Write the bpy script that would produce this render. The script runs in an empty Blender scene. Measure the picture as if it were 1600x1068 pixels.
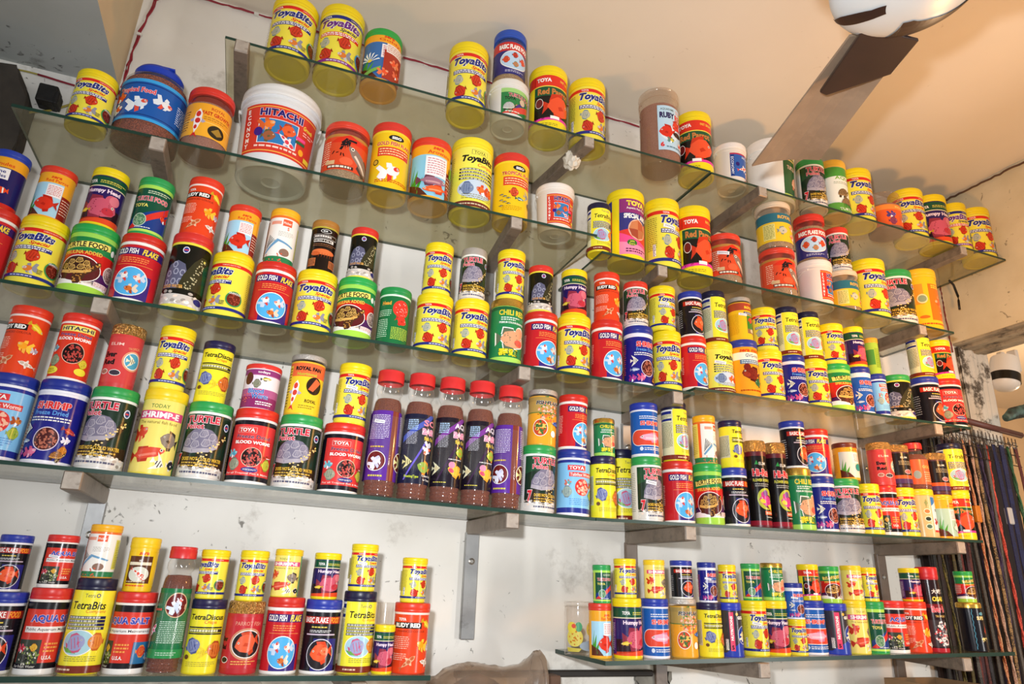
import bpy, bmesh, math, random
from mathutils import Vector, Matrix
random.seed(7)
SC = bpy.context.scene
COL = SC.collection
PI = math.pi
EYE = 1.55                      # camera height above the floor; shelf heights below are relative to it
WALL_Y = 1.852                  # face of the back wall
FRONT_Y = 1.552                 # front edges of all shelves
CEIL = 1.632

# ---------------------------------------------------------------- camera
cd = bpy.data.cameras.new('camera')
cd.sensor_width = 36.0
cd.lens = 36.0 * 1068.18 / 1600.0
cd.clip_start = 0.02
cam = bpy.data.objects.new('camera', cd)
COL.objects.link(cam)
cr = Vector((0.9326518, -0.3587386, 0.0383058))
cu = Vector((-0.1529544, -0.2970078, 0.9425451))
cf = Vector((0.3267502, 0.8849254, 0.3318755))
cam.matrix_world = Matrix(((cr.x, cu.x, -cf.x, 0), (cr.y, cu.y, -cf.y, 0), (cr.z, cu.z, -cf.z, EYE), (0, 0, 0, 1)))
SC.camera = cam

# ---------------------------------------------------------------- view, world, lights
SC.view_settings.view_transform = 'Standard'
SC.view_settings.look = 'None'
SC.view_settings.gamma = 1.0
SC.view_settings.use_curve_mapping = False
SC.view_settings.exposure = 0.45
w = bpy.data.worlds.new('world')
SC.world = w
w.use_nodes = True
w.node_tree.nodes['Background'].inputs[0].default_value = (0.93, 0.95, 1.0, 1)
w.node_tree.nodes['Background'].inputs[1].default_value = 0.34

def lamp(name, typ, loc, energy, color, size=0.1, sy=None, look=None):
    d = bpy.data.lights.new(name, typ)
    d.energy = energy; d.color = color
    if typ == 'AREA':
        d.size = size
        if sy: d.shape = 'RECTANGLE'; d.size_y = sy
    elif typ != 'SUN':
        d.shadow_soft_size = size
    o = bpy.data.objects.new(name, d); COL.objects.link(o)
    o.location = loc
    if look is not None:
        o.rotation_euler = (Vector(look) - Vector(loc)).to_track_quat('-Z', 'Y').to_euler()
    return o
fl = lamp('camera_flash', 'SPOT', (-0.10, -0.02, EYE + 0.13), 88, (0.94, 0.965, 1.0), 0.03, look=(1.25, 1.85, EYE + .75))
fl.data.spot_size = math.radians(132); fl.data.spot_blend = 1.0
lamp('street_daylight', 'AREA', (3.9, -2.2, 1.35), 60, (1.0, 0.98, 0.95), 0.35, 2.2, (1.0, 1.7, 1.6))
lamp('left_doorway', 'AREA', (-2.5, 0.5, 1.6), 3, (0.97, 0.98, 1.0), 0.3, 1.8, (-0.2, 1.6, 1.9))
lamp('tungsten_bulb', 'POINT', (1.92, 0.95, EYE + 0.58), 18.5, (1.0, 0.47, 0.13), 0.06)
lamp('next_room_bulb', 'POINT', (4.6, 2.4, EYE + 0.6), 45, (1.0, 0.66, 0.38), 0.1)

# ---------------------------------------------------------------- materials
def lin(c):
    if isinstance(c, str):
        c = [int(c[i:i + 2], 16) / 255 for i in (0, 2, 4)]
    return tuple(((v + 0.055) / 1.055) ** 2.4 if v > 0.04045 else v / 12.92 for v in c)
MC = {}
def nt_new(name):
    m = bpy.data.materials.new(name); m.use_nodes = True
    nt = m.node_tree; b = nt.nodes['Principled BSDF']
    return m, nt, b
def plastic(col, rough=0.32, metal=0.0, bump=0.0, scale=60.0):
    k = (col, rough, metal, bump, scale)
    if k in MC: return MC[k]
    m, nt, b = nt_new('plastic_' + col)
    b.inputs['Base Color'].default_value = (*lin(col), 1)
    b.inputs['Roughness'].default_value = rough
    b.inputs['Specular IOR Level'].default_value = 0.38
    b.inputs['Metallic'].default_value = metal
    n = nt.nodes.new('ShaderNodeTexNoise'); n.inputs['Scale'].default_value = scale
    tc = nt.nodes.new('ShaderNodeTexCoord'); nt.links.new(tc.outputs['Object'], n.inputs['Vector'])
    if bump:
        bp = nt.nodes.new('ShaderNodeBump'); bp.inputs['Strength'].default_value = bump
        bp.inputs['Distance'].default_value = 0.01
        nt.links.new(n.outputs['Fac'], bp.inputs['Height']); nt.links.new(bp.outputs['Normal'], b.inputs['Normal'])
    else:
        r = nt.nodes.new('ShaderNodeMapRange'); r.inputs['To Min'].default_value = rough - 0.05; r.inputs['To Max'].default_value = rough + 0.08
        n.inputs['Scale'].default_value = 4
        nt.links.new(n.outputs['Fac'], r.inputs['Value']); nt.links.new(r.outputs['Result'], b.inputs['Roughness'])
    MC[k] = m
    return m
def noisy(name, c1, c2, scale, rough=0.8, bump=0.3, lo=0.35, hi=0.65, c3=None, s3=3.0, l3=0.6, h3=0.75, dist=0.01, detail=8):
    """two tone noise with an optional third layer of stains"""
    m, nt, b = nt_new(name)
    tc = nt.nodes.new('ShaderNodeTexCoord')
    n = nt.nodes.new('ShaderNodeTexNoise'); n.inputs['Scale'].default_value = scale; n.inputs['Detail'].default_value = detail
    nt.links.new(tc.outputs['Object'], n.inputs['Vector'])
    r = nt.nodes.new('ShaderNodeValToRGB'); e = r.color_ramp.elements
    e[0].position = lo; e[1].position = hi; e[0].color = (*lin(c1), 1); e[1].color = (*lin(c2), 1)
    nt.links.new(n.outputs['Fac'], r.inputs['Fac'])
    out = r.outputs['Color']
    if c3:
        n3 = nt.nodes.new('ShaderNodeTexNoise'); n3.inputs['Scale'].default_value = s3; n3.inputs['Detail'].default_value = 12; n3.inputs['Roughness'].default_value = 0.72
        nt.links.new(tc.outputs['Object'], n3.inputs['Vector'])
        mr = nt.nodes.new('ShaderNodeMapRange'); mr.inputs['From Min'].default_value = l3; mr.inputs['From Max'].default_value = h3
        nt.links.new(n3.outputs['Fac'], mr.inputs['Value'])
        mx = nt.nodes.new('ShaderNodeMix'); mx.data_type = 'RGBA'
        nt.links.new(mr.outputs['Result'], mx.inputs['Factor']); nt.links.new(out, mx.inputs['A'])
        mx.inputs['B'].default_value = (*lin(c3), 1)
        out = mx.outputs['Result']
    nt.links.new(out, b.inputs['Base Color'])
    b.inputs['Roughness'].default_value = rough
    bp = nt.nodes.new('ShaderNodeBump'); bp.inputs['Strength'].default_value = bump; bp.inputs['Distance'].default_value = dist
    nt.links.new(n.outputs['Fac'], bp.inputs['Height']); nt.links.new(bp.outputs['Normal'], b.inputs['Normal'])
    return m
def clear(name, tint, dust=0.06, dcol='9a9a80', rough=0.03, refl=1.0):
    m = bpy.data.materials.new(name); m.use_nodes = True
    nt = m.node_tree; nt.nodes.clear()
    o = nt.nodes.new('ShaderNodeOutputMaterial')
    t = nt.nodes.new('ShaderNodeBsdfTransparent'); t.inputs[0].default_value = (*tint, 1)
    g = nt.nodes.new('ShaderNodeBsdfGlossy'); g.inputs['Roughness'].default_value = rough; g.inputs[0].default_value = (1, 1, 1, 1)
    d = nt.nodes.new('ShaderNodeBsdfDiffuse'); d.inputs[0].default_value = (*lin(dcol), 1)
    tc = nt.nodes.new('ShaderNodeTexCoord'); n = nt.nodes.new('ShaderNodeTexNoise'); n.inputs['Scale'].default_value = 9; n.inputs['Detail'].default_value = 8
    nt.links.new(tc.outputs['Object'], n.inputs['Vector'])
    mr = nt.nodes.new('ShaderNodeMapRange'); mr.inputs['From Min'].default_value = .3; mr.inputs['From Max'].default_value = .7
    mr.inputs['To Min'].default_value = dust * .6; mr.inputs['To Max'].default_value = dust * 1.4
    nt.links.new(n.outputs['Fac'], mr.inputs['Value'])
    m1 = nt.nodes.new('ShaderNodeMixShader'); m2 = nt.nodes.new('ShaderNodeMixShader')
    nt.links.new(mr.outputs['Result'], m1.inputs[0]); nt.links.new(t.outputs[0], m1.inputs[1]); nt.links.new(d.outputs[0], m1.inputs[2])
    # facing based reflectance, symmetric for both sides
    lw = nt.nodes.new('ShaderNodeLayerWeight'); lw.inputs['Blend'].default_value = 0.5
    pw = nt.nodes.new('ShaderNodeMath'); pw.operation = 'POWER'; pw.inputs[1].default_value = 5
    ma = nt.nodes.new('ShaderNodeMath'); ma.operation = 'MULTIPLY_ADD'; ma.inputs[1].default_value = .75 * refl; ma.inputs[2].default_value = .035
    nt.links.new(lw.outputs['Facing'], pw.inputs[0]); nt.links.new(pw.outputs[0], ma.inputs[0]); nt.links.new(ma.outputs[0], m2.inputs[0])
    nt.links.new(m1.outputs[0], m2.inputs[1]); nt.links.new(g.outputs[0], m2.inputs[2])
    nt.links.new(m2.outputs[0], o.inputs[0])
    return m
def printed():
    """printed paper labels: every face carries its own ink colour"""
    m, nt, b = nt_new('printed_label')
    b.inputs['Specular IOR Level'].default_value = 0.32
    a = nt.nodes.new('ShaderNodeAttribute'); a.attribute_name = 'ink'
    tc = nt.nodes.new('ShaderNodeTexCoord'); n = nt.nodes.new('ShaderNodeTexNoise'); n.inputs['Scale'].default_value = 6
    nt.links.new(tc.outputs['Object'], n.inputs['Vector'])
    mr = nt.nodes.new('ShaderNodeMapRange'); mr.inputs['To Min'].default_value = .17; mr.inputs['To Max'].default_value = .26
    nt.links.new(n.outputs['Fac'], mr.inputs['Value']); nt.links.new(mr.outputs['Result'], b.inputs['Roughness'])
    nt.links.new(a.outputs['Color'], b.inputs['Base Color'])
    return m
M_LABEL = printed()
M_GLASS = clear('shelf_glass', (0.885, 0.88, 0.80), 0.11, 'b0aa8c')
M_EDGE = plastic('1c3a30', 0.3)
M_CLEAR = clear('clear_plastic', (0.97, 0.96, 0.95), 0.035, 'd8d4cc', 0.08)
M_CLEARB = clear('rosy_clear_plastic', (0.95, 0.90, 0.86), 0.07, 'b89a88', 0.1)
M_WALL = noisy('wall_plaster', 'dedad0', 'f0ede6', 2.6, 0.75, 0.35, .35, .65, 'aca598', 5.0, .57, .76)
def specks(m, col, scale, lo, hi, amt=.8):
    nt = m.node_tree; b = nt.nodes['Principled BSDF']; src = b.inputs['Base Color'].links[0].from_socket
    tc = nt.nodes.new('ShaderNodeTexCoord')
    n = nt.nodes.new('ShaderNodeTexNoise'); n.inputs['Scale'].default_value = scale; n.inputs['Detail'].default_value = 4; n.inputs['Distortion'].default_value = 1.2
    n2 = nt.nodes.new('ShaderNodeTexNoise'); n2.inputs['Scale'].default_value = 2.3; n2.inputs['Detail'].default_value = 3
    nt.links.new(tc.outputs['Object'], n.inputs['Vector']); nt.links.new(tc.outputs['Object'], n2.inputs['Vector'])
    ad = nt.nodes.new('ShaderNodeMath'); ad.operation = 'MULTIPLY_ADD'; ad.inputs[1].default_value = .45
    nt.links.new(n2.outputs['Fac'], ad.inputs[0]); nt.links.new(n.outputs['Fac'], ad.inputs[2])
    mr = nt.nodes.new('ShaderNodeMapRange'); mr.inputs['From Min'].default_value = lo; mr.inputs['From Max'].default_value = hi; mr.inputs['To Max'].default_value = amt
    nt.links.new(ad.outputs[0], mr.inputs['Value'])
    mx = nt.nodes.new('ShaderNodeMix'); mx.data_type = 'RGBA'; nt.links.new(mr.outputs['Result'], mx.inputs['Factor']); nt.links.new(src, mx.inputs['A']); mx.inputs['B'].default_value = (*lin(col), 1)
    nt.links.new(mx.outputs['Result'], b.inputs['Base Color'])
specks(M_WALL, '5c564c', 38, .93, .99)
M_CEIL = noisy('ceiling_paint', 'dad0bf', 'e4dac9', 1.6, 0.8, 0.12, .3, .7, 'b9a78c', 6.0, .70, .85)
specks(M_CEIL, '8a7658', 26, .97, 1.03, .6)
M_GREY = noisy('grey_paint', 'a2a6a3', 'b6bab8', 3.0, 0.85, 0.25, .3, .7, '6b6a64', 7.0, .60, .75)
M_TAN = noisy('tan_paint', 'c9b391', 'd4bf9c', 3.0, 0.85, 0.2)
M_RWALL = noisy('right_wall_plaster', 'cdbd9a', 'd8c9a8', 7.0, 0.85, 0.5, .35, .65, '8d7d60', 26.0, .66, .74)
specks(M_RWALL, '6c5c44', 30, .90, .98)
specks(M_GREY, '4c4a44', 30, .90, .98)
M_JAMB = noisy('dirty_jamb', 'cfc8ba', 'b8afa0', 6.0, 0.85, 0.6, .3, .7, '4c4236', 11.0, .48, .57)
M_STEEL = noisy('bracket_steel', '7d6f62', '958778', 14.0, 0.45, 0.15, .3, .7, '5d5248', 20.0, .5, .7)
M_STEEL.node_tree.nodes['Principled BSDF'].inputs['Metallic'].default_value = 0.35
M_POSTB = noisy('post_brown_steel', '5e4c3e', '7c6a5a', 14, .4, .15, .3, .7, '3a2c24', 16, .55, .75)
M_GRAN = noisy('brown_granules', '6e2c1c', 'bc6446', 26.0, 0.9, 0.8, .35, .65, dist=.02, detail=2)
M_GRAN2 = noisy('tan_flakes', 'b48c60', 'd8b88c', 22.0, 0.9, 0.8, .35, .65, dist=.02, detail=2)
M_GRAN3 = noisy('mauve_powder', '966a5a', 'ac8070', 22.0, 0.9, 0.4, .35, .65, dist=.02, detail=2)

# ---------------------------------------------------------------- mesh helpers
def link(name, me, mats, parent=None, smooth=None):
    if not isinstance(mats, (list, tuple)): mats = [mats]
    for m in mats: me.materials.append(m)
    if smooth is not None:
        me.shade_smooth(); me.set_sharp_from_angle(angle=math.radians(smooth))
    o = bpy.data.objects.new(name, me); COL.objects.link(o)
    if parent is not None: o.parent = parent
    return o
def to_me(bm, name='mesh'):
    me = bpy.data.meshes.new(name); bm.normal_update(); bm.to_mesh(me); bm.free(); return me
def add_box(bm, x0, x1, y0, y1, z0, z1, mat=0, M=None):
    vs = [bm.verts.new((x, y, z)) for x in (x0, x1) for y in (y0, y1) for z in (z0, z1)]
    if M is not None:
        for v in vs: v.co = M @ v.co
    fs = []
    for q in ((0, 1, 3, 2), (4, 6, 7, 5), (0, 4, 5, 1), (2, 3, 7, 6), (0, 2, 6, 4), (1, 5, 7, 3)):
        f = bm.faces.new([vs[i] for i in q]); f.material_index = mat; fs.append(f)
    return vs, fs
def bevel(bm, w_, seg=2):
    bmesh.ops.bevel(bm, geom=bm.edges[:], offset=w_, segments=seg, affect='EDGES', profile=0.5)
def add_tube(bm, pts, r, n=8, mat=0, closed=False):
    pts = [Vector(p) for p in pts]; rings = []
    up = Vector((0, 0, 1))
    for i, p in enumerate(pts):
        a = pts[max(0, i - 1)]; b = pts[min(len(pts) - 1, i + 1)]
        t = (b - a).normalized()
        s = t.cross(up)
        if s.length < 1e-3: s = t.cross(Vector((1, 0, 0)))
        s.normalize(); u = s.cross(t).normalized()
        rr = r[i] if isinstance(r, (list, tuple)) else r
        rings.append([bm.verts.new(p + (s * math.cos(2 * PI * k / n) + u * math.sin(2 * PI * k / n)) * rr) for k in range(n)])
    for i in range(len(rings) - 1):
        for k in range(n):
            f = bm.faces.new((rings[i][k], rings[i][(k + 1) % n], rings[i + 1][(k + 1) % n], rings[i + 1][k])); f.material_index = mat; f.smooth = True
    for rg in (rings[0][::-1], rings[-1]):
        f = bm.faces.new(rg); f.material_index = mat
def add_lathe(bm, prof, n=48, mat=0, cap=True, fn=None):
    """prof: list of (radius, z) from bottom centre outward and up"""
    rings = []
    for (r, z) in prof:
        if r < 1e-6: rings.append([bm.verts.new((0, 0, z))])
        else:
            rings.append([bm.verts.new(((r if fn is None else r * fn(2 * PI * k / n, z)) * math.sin(2 * PI * k / n), -(r if fn is None else r * fn(2 * PI * k / n, z)) * math.cos(2 * PI * k / n), z)) for k in range(n)])
    for a, b in zip(rings, rings[1:]):
        for k in range(n):
            k2 = (k + 1) % n
            if len(a) == 1 and len(b) == 1: continue
            if len(a) == 1: q = (a[0], b[k2], b[k])
            elif len(b) == 1: q = (a[k], a[k2], b[0])
            else: q = (a[k], a[k2], b[k2], b[k])
            f = bm.faces.new(q); f.material_index = mat
def lathe_me(prof, n=48, fn=None):
    bm = bmesh.new(); add_lathe(bm, prof, n, fn=fn); return to_me(bm)
def empty(name, loc, label, cat, group=None):
    o = bpy.data.objects.new(name, None); COL.objects.link(o)
    o.empty_display_size = 0.05; o.location = loc
    o['label'] = label; o['category'] = cat
    if group: o['group'] = group
    return o
def tag(o, label, cat, group=None, kind=None):
    if label: o['label'] = label
    if cat: o['category'] = cat
    if group: o['group'] = group
    if kind: o['kind'] = kind
    return o
def struct(name, bm, mat, smooth=None):
    o = link(name, to_me(bm), mat, None, smooth); o['kind'] = 'structure'; return o
# ================================================================ the room
def box_struct(name, a, mat):
    bm = bmesh.new(); add_box(bm, *a); return struct(name, bm, mat)
H = EYE
box_struct('floor', (-3.0, 7.0, -3.5, 4.2, -0.1, 0.0), noisy('floor_tiles', '8f8676', '9d9484', 3, 0.6, 0.1))
box_struct('wall_back', (-3.0, 2.80, WALL_Y, WALL_Y + 0.15, 0.0, H + CEIL), M_WALL)
box_struct('ceiling', (-3.0, 7.0, -3.5, 4.2, H + CEIL, H + CEIL + 0.1), M_CEIL)
box_struct('wall_right', (2.62, 2.80, -3.5, WALL_Y, H + 1.0, H + CEIL), M_RWALL)
box_struct('wall_far_room', (2.8, 7.0, 4.0, 4.15, 0.0, H + CEIL), noisy('peach_paint', 'd9bf98', 'e0c8a4', 2, 0.8, 0.1))
box_struct('wall_far_side', (6.9, 7.0, -3.5, 4.0, 0.0, H + CEIL), noisy('peach_side', 'd9bf98', 'e0c8a4', 2, 0.8, 0.1))
# lowered soffit on the left: grey underside, tan side face
bm = bmesh.new()
v, fs = add_box(bm, -3.0, -0.503, -3.5, WALL_Y, H + 1.245, H + CEIL)
for f in fs:
    f.normal_update()
    if f.normal.x > .5: f.material_index = 1
bm2 = bm
o = struct('ceiling_left', bm2, [M_GREY, M_TAN])
# layered mouldings under the lintel of the right wall
bm = bmesh.new()
for k in range(5):
    add_box(bm, 2.625 + k * .034, 2.655 + k * .034, -3.5, WALL_Y - .002, H + 1.0 - .010 - .007 * (k % 2) - .004 * k, H + 1.002)
bevel(bm, .002, 1)
struct('trim_1', bm, noisy('grimy_wood', 'a79a82', '857a68', 12, 0.8, 0.5, .3, .7, '4a4238', 14, .5, .65))
# peeling jamb at the end of the back wall
bm = bmesh.new()
add_box(bm, 2.632, 2.80, WALL_Y - .012, WALL_Y, 0.0, H + .985)
bmesh.ops.subdivide_edges(bm, edges=bm.edges[:], cuts=12, use_grid_fill=True)
for vv in bm.verts:
    if vv.co.y < WALL_Y - .006: vv.co.y += random.uniform(-.004, .003); 
struct('trim_2', bm, M_JAMB)
# dark ledge low on the back wall between the two bottom shelves
bm = bmesh.new(); add_box(bm, .56, 1.14, WALL_Y - .02, WALL_Y, H - .232, H - .216); bevel(bm, .003, 1)
struct('trim_3', bm, plastic('2a2622', .6))
bm = bmesh.new(); add_box(bm, 1.10, 1.20, WALL_Y - .006, WALL_Y, H - .40, H - .222)
bmesh.ops.subdivide_edges(bm, edges=bm.edges[:], cuts=8, use_grid_fill=True)
for vv in bm.verts: vv.co.x += random.uniform(-.012, .012)
struct('trim_4', bm, noisy('bare_cement', '77736a', '8d897e', 30, .9, .5))

# ---------------------------------------------------------------- glass shelves
SHELF = {  # x0, x1, height at x=.5 (relative to the eye), slope
 'S1': (-0.228, 1.229, 1.2705, .0021), 'S1b': (1.231, 2.582, 1.2799, -.0160),
 'S2': (-0.608, 0.819, 0.9461, .0049), 'S2b': (0.835, 2.219, 0.9026, -.0091),
 'S3': (-1.05, 1.124, 0.5278, -.0102), 'S3b': (1.126, 2.213, 0.5320, .0091),
 'S4': (-1.05, 0.812, 0.1654, -.0172), 'S4b': (0.814, 2.173, 0.1552, .0162),
 'S5': (-0.95, 0.420, -0.1913, -.0033), 'S5b': (0.837, 2.222, -0.1696, .0185)}
SHNAME = {'S1': 'left half of the top shelf', 'S1b': 'right half of the top shelf',
 'S2': 'left half of the second shelf', 'S2b': 'right half of the second shelf',
 'S3': 'left half of the third shelf', 'S3b': 'right half of the third shelf',
 'S4': 'left half of the fourth shelf', 'S4b': 'right half of the fourth shelf',
 'S5': 'lower left shelf', 'S5b': 'lower right shelf'}
SHLAB = {'S1': 'long greenish glass shelf nearest the ceiling, left pane, with large yellow tubs',
 'S1b': 'greenish glass pane nearest the ceiling, right end, under the fan blade',
 'S2': 'greenish glass shelf carrying the large white red-labelled bucket',
 'S2b': 'greenish glass pane carrying two small stacks and the purple-labelled tall tub',
 'S3': 'greenish glass shelf of double stacked tubs above the row of red-capped bottles',
 'S3b': 'greenish glass pane of double stacked tubs ending beside the dirty jamb',
 'S4': 'greenish glass shelf carrying the five tall red-capped bottles',
 'S4b': 'greenish glass pane carrying the two tall gold-lidded black tins',
 'S5': 'thick glass shelf at lower left carrying the green-labelled bottle',
 'S5b': 'dusty glass shelf at lower right with angled left end'}
TH = .008
def surf(s, x):
    a = SHELF[s]; return EYE + a[2] + a[3] * (x - .5)
for s, (x0, x1, h, sl) in SHELF.items():
    bm = bmesh.new()
    th = TH if s not in ('S5', 'S5b') else .010
    x0b = x0
    if s == 'S5b': x0b = x0 + .01
    yb = WALL_Y - (.018 if s in ('S4', 'S4b', 'S5', 'S5b') else .001)
    n = 1
    P_ = [(x0, FRONT_Y), (x1, FRONT_Y), (x1, yb), (x0b, yb)]
    if s == 'S5b': P_ = [(x0, FRONT_Y), (x1, FRONT_Y), (x1, yb), (x0 + .0, yb)]
    top = [bm.verts.new((x, y, surf(s, x))) for x, y in P_]
    bot = [bm.verts.new((x, y, surf(s, x) - th)) for x, y in P_]
    bm.faces.new(top); bm.faces.new(bot[::-1])
    for i in range(4):
        j = (i + 1) % 4
        f = bm.faces.new((top[j], top[i], bot[i], bot[j])); f.material_index = 1
    o = link('glass_shelf', to_me(bm), [M_GLASS, M_EDGE])
    tag(o, SHLAB[s], 'shelf')

# ---------------------------------------------------------------- brackets: arm under the glass, post on the wall
def bracket(x, s, label, post=None, pm=None, px=None, w=.034, hh=.036, yend=FRONT_Y - .012, xback=None):
    """square steel tube arm from the wall to the front edge, with an optional wall post below"""
    th = TH if s not in ('S5', 'S5b') else .010
    zt = surf(s, x) - th - .0008
    r = empty('shelf_bracket', (x, WALL_Y, zt), label, 'bracket', 'steel brackets under the glass shelves')
    bm = bmesh.new()
    xb = (xback - x) if xback is not None else 0
    vs, _ = add_box(bm, -w / 2, w / 2, yend - WALL_Y, -.002, -hh, 0)
    for v in vs:
        if v.co.y > -.1: v.co.x += xb
    bevel(bm, .002, 1)
    link('arm', to_me(bm), M_STEEL, r)
    bm = bmesh.new(); add_box(bm, -w / 2 + .002, w / 2 - .002, yend - WALL_Y - .0015, yend - WALL_Y, -hh + .002, -.002); bevel(bm, .0007, 1)
    link('end_cap', to_me(bm), M_CAP, r)
    if post:
        z1, z0 = post
        bm = bmesh.new(); add_box(bm, -.019 + xb, .019 + xb, -.016, -.001, z0, z1); bevel(bm, .0015, 1)
        link('post', to_me(bm), pm or M_POST, r)
        zz = z1 - .075
        while zz > z0 + .03:
            bm = bmesh.new()
            add_lathe(bm, [(0, .0), (.0085, 0), (.0085, .002), (.0045, .004), (.0042, .0025), (0, .0025)], 16)
            bmesh.ops.rotate(bm, verts=bm.verts, cent=(0, 0, 0), matrix=Matrix.Rotation(PI / 2, 3, 'X'))
            o = link('bolt', to_me(bm), plastic('b0aca4', .3, .9), r, 40); o.location = (xb, -.016, zz)
            zz -= .19
    return r
M_CAP = noisy('bracket_end', '9a8f84', 'b3a99c', 40.0, 0.55, 0.3, .3, .7, '6d5f52', 30.0, .55, .7)
M_POST = noisy('post_metal', '8f8f8e', 'b4b4b2', 10, .35, .1, .3, .7, '55524e', 16, .55, .75)
M_POST.node_tree.nodes['Principled BSDF'].inputs['Metallic'].default_value = .6
bracket(-.185, 'S1', 'short steel bracket at the left end of the shelf nearest the ceiling')
bracket(.788, 'S1', 'brown steel bracket tucked under the top row tub with paper stuffed behind', xback=.745)
bracket(1.422, 'S1b', 'steel bracket below the big white bucket behind the fan blade')
bracket(2.335, 'S1b', 'farthest steel bracket under the top shelf beside the right wall')
bracket(-.315, 'S2', 'steel bracket below the blue-labelled flip-cap jar')
bracket(.568, 'S2', 'brown steel bracket between the yellow flake tub and small bucket', post=(-.03, -.40), xback=.592)
bracket(1.026, 'S2b', 'short steel bracket below the side-turned tall yellow tub', xback=1.06)
bracket(2.052, 'S2b', 'pale-capped steel bracket below the tall yellow tub near the corner')
bracket(-.345, 'S3', 'scuffed steel bracket end below the red flake tub at left', post=(-.03, -.30))
bracket(.606, 'S3', 'scuffed steel bracket end above the clear-shouldered bottles', xback=.596)
bracket(1.06, 'S3', 'pale-ended steel bracket with post above the blue shrimp tub', post=(-.03, -.32), xback=1.075)
bracket(2.047, 'S3b', 'steel bracket below the last red worm tub by the jamb', post=(-.03, -.3))
bracket(-.318, 'S4', 'chalky steel bracket and post above the lower left tubs', post=(-.03, -.34))
bracket(.588, 'S4', 'bracket with bare bolted steel post in the middle of the wall', post=(-.03, -.298))
bracket(1.081, 'S4b', 'steel bracket and brown post above the blue-lidded lower tubs', post=(-.03, -.29), pm=M_POSTB)
bracket(2.057, 'S4b', 'steel bracket and dark post behind the lower right tubs', post=(-.03, -.29), pm=M_POSTB)
bracket(.269, 'S5', 'bracket under the right end of the lower left shelf')
bracket(1.283, 'S5b', 'dark bracket arm jutting out under the lower right shelf', xback=1.17, post=(-.03, -.35), pm=M_POSTB)
bracket(2.0, 'S5b', 'bracket under the far end of the lower right shelf', post=(-.03, -.35), xback=2.08, pm=M_POSTB)
bm = bmesh.new()
bmesh.ops.create_icosphere(bm, subdivisions=3, radius=.03)
for v in bm.verts: v.co += v.normal * random.uniform(-.006, .006); v.co.x *= .8
o = link('paper_wad', to_me(bm), plastic('d8d0c0', .8)); o.location = (.772, FRONT_Y + .075, surf('S1', .77) - .040)
tag(o, 'crumpled white paper stuffed beside a bracket under the top shelf', 'paper')

# ---------------------------------------------------------------- wires
def wire(name, pts, r, col, label, wob=.002, twist=0):
    P = [Vector(p) for p in pts]; out = []
    for a, b in zip(P, P[1:]):
        n = max(2, int((b - a).length / .018))
        for i in range(n): out.append(a.lerp(b, i / n) + Vector((random.uniform(-wob, wob), random.uniform(-wob * .3, 0), random.uniform(-wob, wob))))
    out.append(P[-1])
    bm = bmesh.new()
    if twist:
        for ph in (0, PI):
            q = [p + Vector((math.cos(i * twist + ph) * r * 1.1, -abs(r) * 1.3 + math.sin(i * twist + ph) * r * .3, math.sin(i * twist + ph) * r * 1.1)) for i, p in enumerate(out)]
            add_tube(bm, q, r, 6)
    else: add_tube(bm, out, r, 6)
    o = link(name, to_me(bm), col); tag(o, label, 'wire'); return o
WR = plastic('8e2030', .5)
yw = WALL_Y - .006
wire('electrical_wire', [(-.497, yw, H + 1.20), (-.494, yw, H + 1.30), (-.488, yw, H + 1.44), (-.470, yw, H + 1.56), (-.42, yw, H + 1.615), (-.30, yw, H + 1.618), (.1, yw, H + 1.617), (.5, yw, H + 1.617), (1.0, yw, H + 1.617), (1.35, yw, H + 1.617)], .0022, WR,
     'twisted red wires pinned up the corner and along the ceiling edge', .002, .55)
wire('electrical_wire', [(-.69, yw, H + 1.222), (-.62, yw, H + 1.217), (-.57, yw, H + 1.212), (-.51, yw, H + 1.20)], .0028, WR,
     'red taped wire joint under the grey soffit at upper left', .001)
wire('electrical_wire', [(-1.0, yw, H + 1.222), (-.80, yw, H + 1.222), (-.69, yw, H + 1.223)], .0022, plastic('a89a45', .5),
     'dull yellow wire running under the grey soffit to the left edge', .001)
wire('electrical_wire', [(-.560, yw - .003, H + 1.195), (-.60, yw - .004, H + 1.15), (-.64, yw - .004, H + 1.12), (-.70, yw - .05, H + 1.055), (-.78, yw - .05, H + .97)], .003, plastic('a5963f', .5),
     'yellow wire sagging from behind the top left tub toward the dark beam', .001)
wire('electrical_wire', [(2.60, yw - .008, H + 1.62), (2.607, 1.5, H + 1.612), (2.61, 1.2, H + 1.61), (2.612, .9, H + 1.61), (2.612, .3, H + 1.612)], .004, plastic('5a4030', .6),
     'brown cable along the ceiling edge of the right wall', .003)
wire('electrical_wire', [(2.607, yw, H + 1.26), (2.606, yw, H + 1.14), (2.607, yw, H + 1.02), (2.609, yw, H + .96)], .0032, plastic('803a34', .6),
     'dull red wire down the inside corner of the right wall', .002)
wire('electrical_wire', [(2.545, 1.76, H + 1.236), (2.566, 1.76, H + 1.22), (2.575, 1.757, H + 1.17), (2.57, 1.757, H + 1.11)], .0045, plastic('15120f', .5),
     'short black cable end dangling below the top shelf by the corner', .0005)
for k, p in enumerate([(-.494, yw, H + 1.235), (-.488, yw, H + 1.43), (-.20, yw, H + 1.618), (.25, yw, H + 1.617), (.75, yw, H + 1.617)]):
    bm = bmesh.new(); add_box(bm, -.007, .007, -.008, .004, -.004, .004); bevel(bm, .001, 1)
    o = link('cable_clip', to_me(bm), plastic('d8d6cf', .5)); o.location = p
    tag(o, 'small white clip pinning the twisted red ceiling wires', 'clip', 'white clips on the red wires')

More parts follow.
